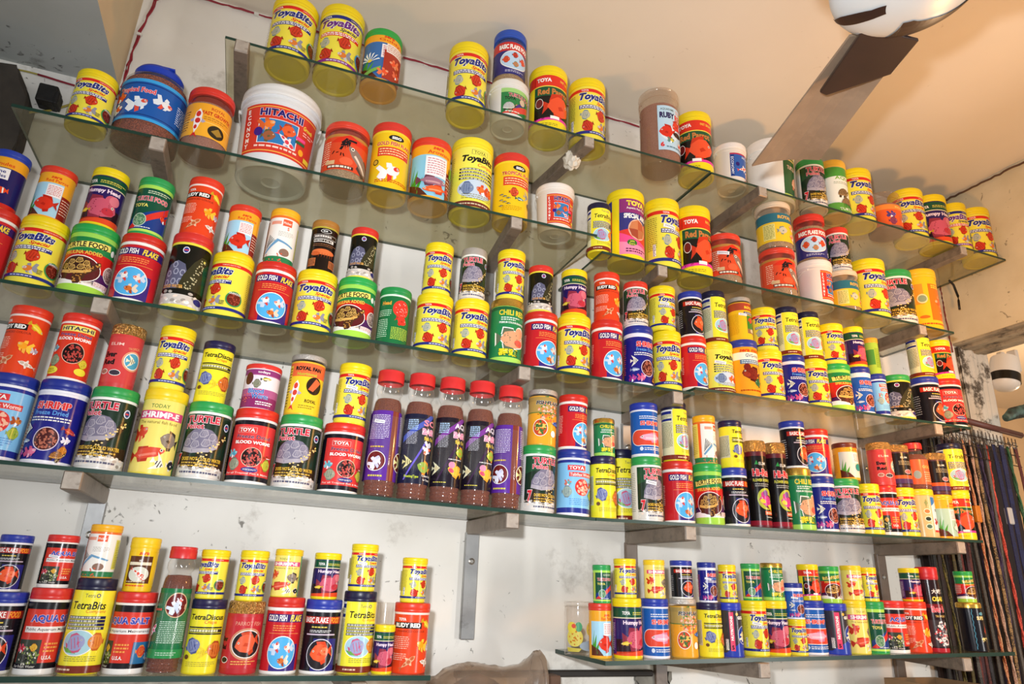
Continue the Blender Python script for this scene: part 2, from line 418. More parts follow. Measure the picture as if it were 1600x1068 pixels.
# ---------------------------------------------------------------- dark timber and clamp at the left edge
bm = bmesh.new()
add_box(bm, -.95, -.668, WALL_Y - .07, WALL_Y - .004, H + .90, H + 1.185)
bmesh.ops.subdivide_edges(bm, edges=bm.edges[:], cuts=6, use_grid_fill=True)
for v in bm.verts: v.co += Vector((random.uniform(-.006, .006), random.uniform(-.003, .0), random.uniform(-.008, .008)))
for v in bm.verts:
    if v.co.z > H + 1.1: v.co.x -= (v.co.z - H - 1.1) * .5
    v.co.y = min(v.co.y, WALL_Y - .003)
o = link('wooden_beam', to_me(bm), noisy('charred_wood', '2b2722', '463f37', 12, .9, .6, .3, .7, '9a948a', 16, .66, .8))
tag(o, 'dark grimy timber block on the wall at the left edge', 'beam')
bm = bmesh.new()
add_box(bm, -.030, .014, -.045, 0, -.026, .026); add_box(bm, .012, .022, -.05, -.01, -.03, .008); bevel(bm, .004, 2)
o = link('wall_clamp', to_me(bm), plastic('1d1b1a', .6, 0, .4, 40)); o.location = (-.635, WALL_Y - .004, H + 1.148)
tag(o, 'black clamp beside the dark timber at upper left', 'clamp')

# ---------------------------------------------------------------- ceiling fan
FZ = H + 1.05
HUB = Vector((.98, .65, 0))
fan = empty('ceiling_fan', (HUB.x, HUB.y, FZ), 'white ceiling fan with brown swirls and worn brown blades', 'fan')
SWA = 2.2
bm = bmesh.new()
R0 = .13
def dome(a):  # radius, z of the housing profile at parameter 0..1
    return R0 * math.sin(a * PI / 2), .015 - .055 * math.cos(a * PI / 2)
prof = [(0, -.040)] + [dome(t / 10) for t in range(1, 11)] + [(R0, .05), (R0 * .9, .085), (R0 * .5, .11), (.05, .12), (0, .12)]
add_lathe(bm, prof, 64)
link('motor_housing', to_me(bm), plastic('cfd2d2', .3), fan, 50)
bm = bmesh.new()
SW2 = [((106, 1), (106, .985)), ((98, 1), (98, .5)), ((84, .97), (92, .24)), ((66, .95), (72, .24)), ((46, .95), (48, .38)), ((26, .96), (26, .62)), ((4, 1), (4, .97))]
SW1 = [((150, .99), (149, .99)), ((154, .85), (149, .85)), ((162, .68), (149, .68)), ((168, .5), (150, .5)), ((174, .32), (152, .32)), ((185, .2), (155, .2))]
for a0 in range(2):
    for SWX in (SW1, SW2):
        pr = None
        for i in range((len(SWX) - 1) * 4 + 1):
            q, fr = divmod(i, 4); fr /= 4
            ed = []
            for e in (0, 1):
                A_, B_ = SWX[q][e], SWX[min(q + 1, len(SWX) - 1)][e]
                ed.append((math.radians(A_[0] * (1 - fr) + B_[0] * fr + a0 * 180 - 36), A_[1] * (1 - fr) + B_[1] * fr))
            cv = []
            for c_ in range(9):
                g_ = c_ / 8; an = ed[0][0] * (1 - g_) + ed[1][0] * g_; r_, z_ = dome(ed[0][1] * (1 - g_) + ed[1][1] * g_)
                cv.append(bm.verts.new(((r_ + .0012) * math.cos(an), (r_ + .0012) * math.sin(an), z_ - .0014)))
            if pr:
                for c_ in range(8): bm.faces.new((pr[c_], pr[c_ + 1], cv[c_ + 1], cv[c_]))
            pr = cv
link('swirl', to_me(bm), plastic('2c1a18', .35), fan)
bm = bmesh.new(); add_lathe(bm, [(0, .1), (.013, .1), (.013, .50), (.06, .52), (.07, CEIL - 1.05 - .001), (0, CEIL - 1.05 - .001)], 24)
link('down_rod', to_me(bm), plastic('c9cccc', .3), fan, 40)
M_BLADE = noisy('fan_blade_brown', 'a08c78', '86725f', 5, .5, .15, .3, .7, 'a58f78', 18, .5, .75)
M_BRK = noisy('blade_iron', '3a2a26', '2a201e', 6, .35, .1)
tip = [Vector((1.104, 1.226)), Vector((1.224, 1.118))]
root = [Vector((.983, .786)), Vector((1.085, .735))]
def to_l(p): return Vector((p[0] - HUB.x, p[1] - HUB.y))
BL = [to_l(p) for p in (root[0], tip[0], tip[1], root[1])]
BK = [to_l(p) for p in ((.970, .74), (1.030, .917), (1.049, .919), (1.122, .815), (1.093, .725))]
for k in range(3):
    M3 = Matrix.Rotation(k * 2 * PI / 3, 3, 'Z')
    bm = bmesh.new()
    # slightly cambered blade: lines across its width
    rows = 8
    grid = []
    for i in range(rows + 1):
        t = i / rows
        a = BL[0].lerp(BL[1], t); b = BL[3].lerp(BL[2], t)
        ln = []
        for j in range(7):
            s = j / 6; p = a.lerp(b, s)
            ln.append((p.x, p.y, .010 * math.sin(s * PI) - .012 * (s - .5) * 2 * .6))
        grid.append(ln)
    tv = [[bm.verts.new(M3 @ Vector((x, y, z + .003))) for x, y, z in ln] for ln in grid]
    bv = [[bm.verts.new(M3 @ Vector((x, y, z - .003))) for x, y, z in ln] for ln in grid]
    for i in range(rows):
        for j in range(6):
            bm.faces.new((tv[i][j], tv[i][j + 1], tv[i + 1][j + 1], tv[i + 1][j]))
            bm.faces.new((bv[i][j], bv[i + 1][j], bv[i + 1][j + 1], bv[i][j + 1]))
    for i in range(rows):
        for j in (0, 6):
            bm.faces.new((tv[i][j], tv[i + 1][j], bv[i + 1][j], bv[i][j]))
    for j in range(6):
        for i in (0, rows): bm.faces.new((tv[i][j], tv[i][j + 1], bv[i][j + 1], bv[i][j]))
    bmesh.ops.recalc_face_normals(bm, faces=bm.faces)
    bl = link('blade', to_me(bm), M_BLADE, fan)
    bm = bmesh.new()
    a_ = [bm.verts.new(M3 @ Vector((p.x, p.y, -.010))) for p in BK]; b_ = [bm.verts.new(M3 @ Vector((p.x, p.y, -.018))) for p in BK]
    bm.faces.new(a_); bm.faces.new(b_[::-1])
    for i in range(5): bm.faces.new((a_[i], b_[i], b_[(i + 1) % 5], a_[(i + 1) % 5]))
    bmesh.ops.recalc_face_normals(bm, faces=bm.faces); bevel(bm, .002, 2)
    link('blade_bracket', to_me(bm), M_BRK, fan)

# ---------------------------------------------------------------- security camera in the far room
cc = empty('security_camera', (2.985, 1.90, H + .935), 'white cylindrical wall camera with black band hanging beyond the lintel', 'camera')
Rm = Matrix.Rotation(.22, 3, 'Y')
bm = bmesh.new(); add_lathe(bm, [(0, -.075), (.035, -.07), (.052, -.055), (.056, -.04), (.056, .04), (.050, .075), (.03, .085), (0, .085)], 36)
bmesh.ops.rotate(bm, verts=bm.verts, cent=(0, 0, 0), matrix=Rm); link('housing', to_me(bm), plastic('d5cfc6', .35), cc, 40)
bm = bmesh.new(); add_lathe(bm, [(.0575, -.045), (.0575, -.005)], 36); bmesh.ops.rotate(bm, verts=bm.verts, cent=(0, 0, 0), matrix=Rm)
link('black_band', to_me(bm), plastic('15110e', .2), cc, 40)
bm = bmesh.new(); add_box(bm, -.012, .012, -.012, .012, .07, .10); add_box(bm, .0, .085, -.012, .012, .035, .06); add_box(bm, .07, .09, -.02, .02, .02, .12)
bevel(bm, .003, 1); link('mount', to_me(bm), plastic('c9c3ba', .4), cc)

# ---------------------------------------------------------------- rack with hanging leashes
gx0, gx1, gy = 2.36, 2.95, 1.70
rk = empty('hanging_rack', (2.5, gy, H + .62), 'brown bar and wire grid rack holding hanging leashes', 'rack')
def rl(x, y, z): return Vector((x - 2.5, y - gy, z - .62))
bm = bmesh.new(); add_tube(bm, [rl(2.33, gy, .628), rl(2.69, gy, .598)], .012, 8); link('bar', to_me(bm), noisy('brown_paint', '4a2a26', '5c3732', 15, .5, .2), rk)
bm = bmesh.new()
for k in range(25): x = 2.25 + k * .02; add_tube(bm, [rl(x, gy + .05, .625 - (x - 2.25) * .06), rl(x, gy + .05, .50)], .0016, 5)
for k in range(3): add_tube(bm, [rl(2.24, gy + .052, .60 - k * .04), rl(2.74, gy + .052, .57 - k * .04)], .002, 5)
link('wire_grid', to_me(bm), plastic('2c221e', .5), rk)
bm = bmesh.new(); add_box(bm, *[2.24 - 2.5, 2.795 - 2.5], WALL_Y - .024 - gy, WALL_Y - .014 - gy, -1.6, -.04)
link('backing_board', to_me(bm), noisy('dark_board', '1a100d', '2a1814', 8, .8, .3), rk)
# rolled mottled cloth on the bar
bm = bmesh.new(); add_tube(bm, [(2.555, 1.655, H + .640), (2.60, 1.655, H + .662), (2.66, 1.65, H + .678), (2.76, 1.64, H + .688)], [.012, .022, .026, .024], 16)
for v in bm.verts: v.co += Vector((0, 0, random.uniform(-.002, .002)))
o = link('rolled_cloth', to_me(bm), noisy('mottled_cloth', '1c2422', '4a6a66', 30, .6, .6, .4, .65)); tag(o, 'dark mottled teal rolled cloth on the rack bar', 'cloth')
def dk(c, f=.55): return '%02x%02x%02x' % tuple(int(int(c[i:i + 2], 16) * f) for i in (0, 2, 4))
LE0 = [  # x at top, width, colour A, colour B, pattern, y
 (2.262, .012, '1c1a18', '3a3630', 'dark studded', 1.80), (2.285, .014, '4a1f1c', '241412', 'dull maroon', 1.79),
 (2.308, .012, '2c2a16', '6e6420', 'olive braided', 1.80), (2.330, .013, '5c5026', '8a7a30', 'mustard patterned', 1.785),
 (2.352, .014, '20201e', '8c8c86', 'black and silver glitter', 1.78), (2.374, .012, '7a221c', 'b0402c', 'bright rust red', 1.79),
 (2.395, .013, '3c1c24', '6a3442', 'dark plum', 1.785), (2.416, .012, '58201c', '9c3c30', 'brick red beaded', 1.78),
 (2.437, .014, '1c1c22', '4a4a56', 'black studded', 1.79), (2.458, .013, '6b655a', '8e8678', 'grey canvas', 1.785),
 (2.480, .012, 'b5542e', 'e0a878', 'orange and cream rope', 1.775), (2.501, .012, 'a8806c', 'd8b49c', 'pale pink rope', 1.77),
 (2.522, .013, '2a1c14', 'b08c58', 'black and tan checked', 1.77), (2.544, .013, '3a2450', '6a4c8c', 'purple braided', 1.775),
 (2.566, .013, '8c847a', 'b0a698', 'light grey canvas', 1.77), (2.588, .012, 'b03024', 'e8604c', 'red and white rope', 1.765),
 (2.612, .020, '1c2060', '2c3488', 'navy blue webbing', 1.75), (2.640, .022, '1a1c54', '303a90', 'broad royal blue', 1.745),
 (2.668, .014, '2a6a3c', '48a060', 'green cord', 1.74), (2.690, .014, '7a2420', 'a83c34', 'dark red webbing', 1.735)]
LE1 = [(2.272, .013, '2a2420', '5a4c40', 'soot brown', 1.81), (2.297, .012, '3c3020', '7c6a3c', 'tan flecked', 1.812), (2.341, .012, '301c1c', '683434', 'oxblood', 1.81), (2.363, .012, '24242c', '50505c', 'charcoal', 1.812), (2.386, .012, '281820', '583040', 'aubergine', 1.81), (2.407, .012, '342c18', '70602c', 'khaki', 1.812), (2.428, .012, '1c2024', '44505a', 'slate', 1.81), (2.448, .012, '401c18', '843c30', 'rust brown', 1.812), (2.470, .012, '20201c', '585848', 'dark moss', 1.81), (2.491, .012, '3c2414', '8c5c34', 'copper', 1.812), (2.512, .012, '201830', '48386c', 'indigo', 1.81), (2.556, .013, '281c18', '604838', 'cocoa', 1.81), (2.600, .013, '1c1830', '3c3470', 'midnight blue', 1.81)]
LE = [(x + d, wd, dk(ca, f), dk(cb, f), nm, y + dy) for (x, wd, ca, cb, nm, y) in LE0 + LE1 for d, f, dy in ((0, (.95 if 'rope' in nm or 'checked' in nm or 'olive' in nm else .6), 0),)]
for (x, wd, ca, cb, nm, y) in LE:
    bm = bmesh.new()
    L = random.uniform(1.0, 1.25); n = 46
    path = []
    for i in range(n + 1):
        t = i / n
        path.append(Vector((x + .010 * math.sin(t * 3 + x * 40) + (.012 if 'canvas' in nm else 0) * t, y + .004 * math.sin(t * 7 + x * 90), H + .585 - .06 * (x - 2.25) - L * t)))
    rope = 'rope' in nm or 'cord' in nm or 'braided' in nm
    if rope:
        for ph in (0, PI):
            add_tube(bm, [p + Vector((math.cos(i * .9 + ph) * wd * .22, math.sin(i * .9 + ph) * wd * .22, 0)) for i, p in enumerate(path)], wd * .3, 6, mat=0 if ph == 0 else 1)
    else:
        for i in range(n):
            a, b = path[i], path[i + 1]
            _, fs = add_box(bm, a.x - wd / 2, a.x + wd / 2, a.y - .0015, a.y + .0015, b.z, a.z)
            for f in fs: f.material_index = 1 if ('canvas' not in nm and 'webbing' not in nm and (i // 2) % 2) else 0
        bmesh.ops.remove_doubles(bm, verts=bm.verts, dist=.0004)
    lt = empty('dog_leash', (0, 0, 0), nm + ' leash hanging from the rack at right', 'leash', 'leashes hanging from the rack')
    link('strap', to_me(bm), [noisy('leash_' + ca, ca, cb, 260, .6, .4, .45, .62), noisy('leash_' + cb, cb, ca, 320, .55, .4, .5, .6)], lt)
    bm = bmesh.new()
    add_tube(bm, [(x + .009 * math.cos(q * PI / 6), y - .004, H + .590 - .06 * (x - 2.25) + .012 * math.sin(q * PI / 6)) for q in range(13)], .0018, 5)
    link('hook', to_me(bm), plastic('8c8a86', .3, .9), lt)
    if nm in ('orange and cream rope', 'navy blue webbing'):
        bm = bmesh.new(); add_box(bm, x - .012, x + .012, y - .009, y + .009, H + .27, H + .33); bevel(bm, .003, 1)
        link('buckle', to_me(bm), plastic('d07a20' if 'orange' in nm else 'b8b8b8', .4), lt)

# ---------------------------------------------------------------- things cut by the bottom edge
bm = bmesh.new()
N1, N2 = 40, 16
OUT = [(.435, -.27), (.46, -.232), (.50, -.200), (.55, -.184), (.60, -.187), (.65, -.195), (.70, -.188), (.735, -.160), (.748, -.158), (.735, -.215), (.70, -.28)]
def outl(t):
    f = t * (len(OUT) - 1); i = min(int(f), len(OUT) - 2); f -= i
    return OUT[i][0] * (1 - f) + OUT[i + 1][0] * f, OUT[i][1] * (1 - f) + OUT[i + 1][1] * f
rows = []
for i in range(N1 + 1):
    x, zt = outl(i / N1); r_ = []
    for j in range(N2 + 1):
        s = j / N2 * PI
        dep = .07 * min(1, 2.2 * math.sin(PI * (i + .5) / (N1 + 1)))
        zz = -.36 + (zt + .36) * math.sin(s) ** .5 if 0 < j < N2 else -.36
        r_.append(bm.verts.new((x + random.uniform(-.004, .004), WALL_Y - .12 - dep * math.cos(s) + random.uniform(-.005, .005), H + zz + random.uniform(-.003, .003))))
    rows.append(r_)
for i in range(N1):
    for j in range(N2): bm.faces.new((rows[i][j], rows[i][j + 1], rows[i + 1][j + 1], rows[i + 1][j]))
bag = empty('plastic_bag', (0, 0, 0), 'crumpled translucent brown plastic bag at the bottom edge', 'bag')
link('bag_film', to_me(bm), clear('bag_film', (.80, .72, .64), .30, 'b09c8a', .2), bag, 60)
bm = bmesh.new(); bmesh.ops.create_icosphere(bm, subdivisions=3, radius=1)
for v in bm.verts: v.co = Vector((v.co.x * .085 + .585, v.co.y * .04 + WALL_Y - .12, H - .285 + v.co.z * .075)) + v.normal * random.uniform(-.003, .003)
link('bag_contents', to_me(bm), noisy('dark_goods', '3a2c26', '6a5040', 20, .8, .4), bag, 60)
bm = bmesh.new(); add_box(bm, -.03, .03, -.05, .0, -.10, 0); bevel(bm, .002, 1)
o = link('wooden_block', to_me(bm), noisy('old_wood', '5a4030', '6e5240', 14, .8, .4)); o.location = (.800, WALL_Y - .022, H - .222)
tag(o, 'small brown wooden block at the bottom edge beside the bag', 'block')
bx = empty('cardboard_box', (2.06, WALL_Y - .16, H - .40), 'open brown cardboard box under the lower right shelf', 'box')
M_CARD = noisy('cardboard', '8a6c4c', '9c7c58', 5, .9, .1)
bm = bmesh.new()
for a in ((-.11, .11, -.10, -.096, 0, .165), (-.11, .11, .096, .10, 0, .165), (-.11, -.106, -.096, .096, 0, .165), (.106, .11, -.096, .096, 0, .165), (-.106, .106, -.096, .096, 0, .004)): add_box(bm, *a)
link('carton', to_me(bm), M_CARD, bx)
bm = bmesh.new(); add_box(bm, -.11, .11, 0, .08, -.0015, .0015); o = link('flap', to_me(bm), M_CARD, bx); o.location = (0, -.10, .167); o.rotation_euler = (math.radians(-160), 0, 0)
# ================================================================ printed label art
# Art is drawn flat (x = arc length / radius, y = height / radius) and then wrapped round the tub.
TXT = {}
def text_geo(s, bold, sh):
    k = (s, bold, sh)
    if k in TXT: return TXT[k]
    c = bpy.data.curves.new('t', 'FONT'); c.body = s; c.offset = bold; c.shear = sh; c.resolution_u = 2
    o = bpy.data.objects.new('t', c); COL.objects.link(o)
    bpy.context.view_layer.update()
    e = o.evaluated_get(bpy.context.evaluated_depsgraph_get()); m = e.to_mesh()
    vs = [(v.co.x, v.co.y) for v in m.vertices]; fs = [tuple(p.vertices) for p in m.polygons]
    e.to_mesh_clear(); bpy.data.objects.remove(o); bpy.data.curves.remove(c)
    TXT[k] = (vs, fs)
    return TXT[k]
class Art:
    def __init__(s): s.bm = bmesh.new(); s.pal = []; s.n = 0; s.rnd = random.Random(5)
    def ci(s, c):
        if c not in s.pal: s.pal.append(c)
        return s.pal.index(c)
    def P(s, pts, c):
        s.n += 3
        f = s.bm.faces.new([s.bm.verts.new((x, y, s.n)) for x, y in pts]); f.material_index = s.ci(c)
    def R(s, x0, y0, x1, y1, c, sk=0): s.P([(x0, y0), (x1, y0 + sk), (x1, y1 + sk), (x0, y1)], c)
    def B(s, y0, y1, c): s.R(-PI, y0, PI, y1, c)
    def E(s, x, y, rx, ry, c, n=22, ang=0):
        ca, sa = math.cos(ang), math.sin(ang); pts = []
        for i in range(n):
            a = 2 * PI * i / n; u, v = rx * math.cos(a), ry * math.sin(a); pts.append((x + u * ca - v * sa, y + u * sa + v * ca))
        s.P(pts, c)
    def T(s, t, x0, y0, x1, y1, c, b=.01, sh=0, out=None, ow=.035, ang=0):
        vs, fs = text_geo(t, b, sh)
        if not vs: return
        mx0 = min(v[0] for v in vs); mx1 = max(v[0] for v in vs); my0 = min(v[1] for v in vs); my1 = max(v[1] for v in vs)
        kx = (x1 - x0) / (mx1 - mx0); ky = (y1 - y0) / (my1 - my0); cx, cy = (x0 + x1) / 2, (y0 + y1) / 2
        for (bb, cc) in (([(b + ow, out)] if out else []) + [(b, c)]):
            V, F = text_geo(t, bb, sh); s.n += 1; m = s.ci(cc)
            nv = []
            for (vx, vy) in V:
                x, y = x0 + (vx - mx0) * kx, y0 + (vy - my0) * ky
                if ang: dx, dy = x - cx, y - cy; x, y = cx + dx * math.cos(ang) - dy * math.sin(ang), cy + dx * math.sin(ang) + dy * math.cos(ang)
                nv.append(s.bm.verts.new((x, y, s.n)))
            for q in F:
                try: f = s.bm.faces.new([nv[i] for i in q]); f.material_index = m
                except ValueError: pass
    def L(s, x0, y0, x1, y1, n, c, fill=.5):
        """rows of print too small to read"""
        dy = (y1 - y0) / n
        for i in range(n):
            x = x0; y = y1 - (i + 1) * dy + dy * (1 - fill) / 2
            end = x1 - (s.rnd.random() * .25 * (x1 - x0) if i == n - 1 else 0)
            while x < end - .02:
                w_ = min(s.rnd.uniform(.05, .17), end - x); s.n -= (1 if (x > x0 or i) else 0); s.R(x, y, x + w_, y + dy * fill, c); x += w_ + .035
    def dots(s, x, y, r, c, n=26, dr=.12):
        for i in range(n):
            a = s.rnd.uniform(0, 2 * PI); q = r * math.sqrt(s.rnd.random()) * .9
            if i: s.n -= 1
            s.E(x + q * math.cos(a), y + q * math.sin(a), r * dr * s.rnd.uniform(.7, 1.4), r * dr * s.rnd.uniform(.5, 1), c, 6, s.rnd.uniform(0, 3))
    def pel(s, x, y, r, ring, fill, dot, n=26): s.E(x, y, r, r, ring, 26); s.E(x, y, r * .84, r * .84, fill, 26); s.dots(x, y, r * .84, dot, n)
    # ---- fish, drawn in a local frame: +X is forward
    def loc(s, x, y, k, flip, ang):
        ca, sa = math.cos(ang), math.sin(ang)
        def f(pts):
            o = []
            for (u, v) in pts:
                u = u * k * (-1 if flip else 1); v *= k
                o.append((x + u * ca - v * sa, y + u * sa + v * ca))
            return o if not flip else o[::-1]
        return f
    def oval(s, cx, cy, rx, ry, n=18, tilt=0):
        ca, sa = math.cos(tilt), math.sin(tilt)
        return [(cx + rx * math.cos(a) * ca - ry * math.sin(a) * sa, cy + rx * math.cos(a) * sa + ry * math.sin(a) * ca) for a in [2 * PI * i / n for i in range(n)]]
    def fish(s, kind, x, y, k, c1, c2, flip=False, ang=0, c3='ffffff'):
        f = s.loc(x, y, k, flip, ang)
        if kind == 'disc':
            s.P(f([(-.75, .0), (-1.15, .35), (-1.1, -.35)]), c2)
            s.P(f([(-.8, .35), (-.4, .98), (.2, 1.02), (.5, .7), (-.2, .3)]), c2); s.P(f([(-.8, -.35), (-.2, -.3), (.5, -.7), (.2, -1.02), (-.4, -.98)]), c2)
            s.P(f(s.oval(0, 0, .92, .8)), c1)
            for q in (-.45, -.1, .25): s.P(f([(q, .55), (q + .08, .55), (q + .05, -.55), (q - .03, -.55)]), c2)
            s.P(f([(.2, .1), (.45, -.05), (.1, -.3)]), c2)
        elif kind == 'parrot':
            s.P(f([(-.6, .1), (-1.2, .5), (-1.05, 0), (-1.2, -.5)]), c2)
            s.P(f([(-.7, .35), (-.5, .85), (.3, .95), (.2, .5)]), c2); s.P(f([(-.5, -.4), (.1, -.5), (-.1, -.95), (-.5, -.8)]), c2)
            s.P(f([(-.85, 0), (-.6, .45), (-.1, .72), (.4, .66), (.75, .35), (.95, .02), (.85, -.15), (.6, -.45), (.1, -.68), (-.45, -.55)]), c1)
            s.P(f([(.1, .1), (.3, -.1), (-.1, -.25), (-.15, 0)]), c2)
        elif kind == 'gold':
            s.P(f([(-.4, .1), (-.9, .75), (-1.25, .6), (-.95, .1), (-1.3, -.25), (-1.0, -.7), (-.6, -.55), (-.35, -.1)]), c2)
            s.P(f([(-.4, -.2), (-.5, -.9), (-.15, -.8), (.0, -.3)]), c3)
            s.P(f([(-.35, .35), (-.3, .8), (.1, .7), (.15, .35)]), c2)
            s.P(f([(.1, -.3), (.0, -.75), (.3, -.6), (.35, -.3)]), c2)
            s.P(f(s.oval(.12, 0, .55, .42)), c1)
            s.P(f(s.oval(.45, .15, .27, .2)), c3 if c3 != 'ffffff' else c2)
        elif kind == 'koi':
            s.P(f([(-.75, 0), (-1.2, .22), (-1.05, 0), (-1.2, -.22)]), c2)
            s.P(f([(.25, .15), (.05, .5), (-.1, .35), (.0, .12)]), c3); s.P(f([(.25, -.15), (.05, -.5), (-.1, -.35), (.0, -.12)]), c3)
            s.P(f([(-.9, .0), (-.5, .14), (.1, .24), (.6, .2), (.9, .0), (.6, -.2), (.1, -.24), (-.5, -.14)]), c1)
            s.P(f(s.oval(.5, .03, .22, .15, 10)), c2); s.P(f(s.oval(.02, -.02, .2, .17, 10)), c2); s.P(f(s.oval(-.45, .02, .16, .1, 10)), c2)
        elif kind == 'long':
            s.P(f([(-.7, 0), (-1.1, .32), (-1.2, 0), (-1.1, -.32)]), c2); s.P(f([(-.6, .1), (-.5, .42), (.1, .36), (.1, .15)]), c2); s.P(f([(-.6, -.1), (.1, -.15), (0, -.42), (-.5, -.4)]), c2)
            s.P(f([(-.85, 0), (-.4, .26), (.2, .3), (.7, .2), (1.0, .04), (.9, -.08), (.5, -.24), (-.3, -.26)]), c1)
            s.P(f([(-.5, -.02), (.5, .0), (.5, -.12), (-.4, -.14)]), c3)
        elif kind == 'angel':
            s.P(f([(-.3, .3), (-.9, 1.2), (.1, .6)]), c1); s.P(f([(-.3, -.3), (-.9, -1.2), (.1, -.6)]), c1); s.P(f([(-.5, 0), (-1.1, .4), (-1.1, -.4)]), c1)
            s.P(f([(-.65, 0), (0, .62), (.75, .05), (0, -.62)]), c1)
            for q in (-.35, .0, .35): s.P(f([(q - .06, .45 - abs(q) * .6), (q + .07, .45 - abs(q) * .6), (q + .07, -.45 + abs(q) * .6), (q - .06, -.45 + abs(q) * .6)]), c2)
        elif kind == 'clown':
            s.P(f([(-.7, 0), (-1.1, .4), (-1.1, -.4)]), c1); s.P(f(s.oval(0, 0, .85, .5)), c1)
            for q in (-.4, .35): s.P(f([(q - .1, .42), (q + .1, .44), (q + .08, -.44), (q - .1, -.42)]), c3)
        elif kind == 'horn':
            s.P(f([(-.7, .1), (-1.25, .45), (-1.2, -.45)]), c2); s.P(f([(-.8, .3), (-.7, .8), (.0, .75), (.1, .5)]), c2); s.P(f([(-.7, -.3), (-.6, -.8), (.1, -.75), (.1, -.5)]), c2)
            s.P(f([(-.9, 0), (-.6, .5), (0, .62), (.5, .5), (.9, .2), (1.02, -.15), (.8, -.42), (.2, -.62), (-.5, -.5)]), c1)
            s.P(f(s.oval(.55, .55, .38, .36)), c1)
            s.P(f(s.oval(.5, -.2, .38, .25)), c3)
            for i in range(14):
                if i: s.n -= 1
                s.P(f(s.oval(s.rnd.uniform(-.6, .55), s.rnd.uniform(-.3, .45), .045, .035, 6)), c2)
        e = {'disc': (.6, .12), 'parrot': (.6, .22), 'gold': (.55, .12), 'koi': (.75, .08), 'long': (.78, .06), 'angel': (.5, .08), 'clown': (.6, .1), 'horn': (.72, .12)}[kind]
        if kind != 'koi': s.P(f(s.oval(e[0], e[1], .085, .085, 8)), 'f4f0e0'); s.P(f(s.oval(e[0], e[1], .05, .05, 8)), '181410')
    def turtle(s, x, y, k, shell='7d788c', pat='aaa4ae', skin='3a3020', spot='e0c890', flip=False):
        f = s.loc(x, y, k, flip, 0)
        s.P(f([(.15, -.1), (.5, -.4), (.95, .05), (1.25, .45), (1.18, .68), (.95, .62), (.7, .3), (.4, .1)]), skin)
        s.P(f([(-.2, -.2), (.5, -.2), (.45, -.6), (.2, -1.05), (-.1, -1.1), (-.3, -.7)]), skin)
        s.P(f([(-1.0, -.2), (-.55, -.3), (-.7, -.8), (-1.05, -.75)]), skin)
        s.P(f([(-1.2, -.3), (-1.15, .1), (-.95, .45), (-.6, .72), (-.15, .82), (.3, .74), (.62, .5), (.78, .15), (.72, -.1), (.3, -.32), (-.5, -.42)]), shell)
        s.P(f([(-1.2, -.3), (-1.15, -.1), (-.4, -.2), (.35, -.12), (.74, .05), (.72, -.1), (.3, -.32), (-.5, -.42)]), pat)
        for (cx, cy, w_) in ((-.85, .12, .2), (-.5, .42, .22), (-.05, .56, .24), (.38, .42, .2), (-.4, .02, .24), (.12, .12, .24), (.52, .12, .15)):
            s.P(f([(cx - w_, cy - .1), (cx - w_ * .5, cy + .17), (cx + w_ * .6, cy + .17), (cx + w_, cy - .06), (cx + w_ * .3, cy - .2), (cx - w_ * .6, cy - .2)]), pat)
            s.P(f([(cx - w_ * .75, cy - .07), (cx - w_ * .38, cy + .12), (cx + w_ * .45, cy + .12), (cx + w_ * .75, cy - .04), (cx + w_ * .2, cy - .15), (cx - w_ * .45, cy - .15)]), shell)
            for q in (-.4, 0, .4): s.P(f([(cx + w_ * q, cy - .12), (cx + w_ * (q + .12), cy - .12), (cx + w_ * (q * .6 + .12), cy + .10), (cx + w_ * q * .6, cy + .10)]), pat)
        for i in range(34):
            if i: s.n -= 1
            t = s.rnd.random()
            if i % 2: px, py = .35 + .8 * t + s.rnd.uniform(-.06, .06), -.22 + .72 * t + s.rnd.uniform(-.1, .1)
            else: px, py = s.rnd.uniform(-.15, .38), -.32 - .68 * t
            s.P(f(s.oval(px, py, .055, .04, 6)), spot)
        s.P(f(s.oval(1.08, .52, .05, .05, 8)), 'e8d870')
    def pebbles(s, y0, y1, c='d8d4ce', n=34, x0=-1.7, x1=1.7, cs=('f4f0ea', 'b8aea4', 'e4dcd2', '9c948c', 'ecd8c8')):
        s.R(x0, y0, x1, y1 - .12, c)
        for i in range(n):
            s.E(x0 + (x1 - x0) * (i + .5) / n, s.rnd.uniform(y0 + .05, y1), s.rnd.uniform(.07, .14), s.rnd.uniform(.05, .09), cs[i % len(cs)], 8, s.rnd.uniform(-.5, .5)); s.n -= (1 if i % 3 != 2 else 3)
        s.n += 3
    def swoosh(s, y, amp, c, ylo, ph=0):
        pts = [(-PI, ylo)] + [(PI, ylo)] + [(PI - 2 * PI * i / 24, y + amp * math.sin((PI - 2 * PI * i / 24) + ph)) for i in range(25)]
        s.P(pts, c)
    def mesh(s, rad, name='label'):
        """wrap onto the tub; rad(y) is the label radius at height y"""
        bm = s.bm
        bmesh.ops.triangulate(bm, faces=[f for f in bm.faces if len(f.verts) > 8], ngon_method='EAR_CLIP')
        K = 36
        xs = [v.co.x for v in bm.verts]; lo, hi = min(xs), max(xs)
        for i in range(-K, K + 1):
            x = i * PI / K
            if lo < x < hi: bmesh.ops.bisect_plane(bm, geom=bm.verts[:] + bm.edges[:] + bm.faces[:], plane_co=(x, 0, 0), plane_no=(1, 0, 0), dist=1e-6)
        for v in bm.verts:
            x, y, n = v.co; r = rad(y) + n * .00015; v.co = (r * math.sin(x), -r * math.cos(x), y)
        me = bpy.data.meshes.new(name)
        idx = [f.material_index for f in bm.faces]
        for f in bm.faces: f.material_index = 0; f.smooth = True
        bm.to_mesh(me); bm.free()
        at = me.attributes.new('ink', 'FLOAT_COLOR', 'FACE')
        pl = [(*lin(c), 1.0) for c in s.pal]; buf = []
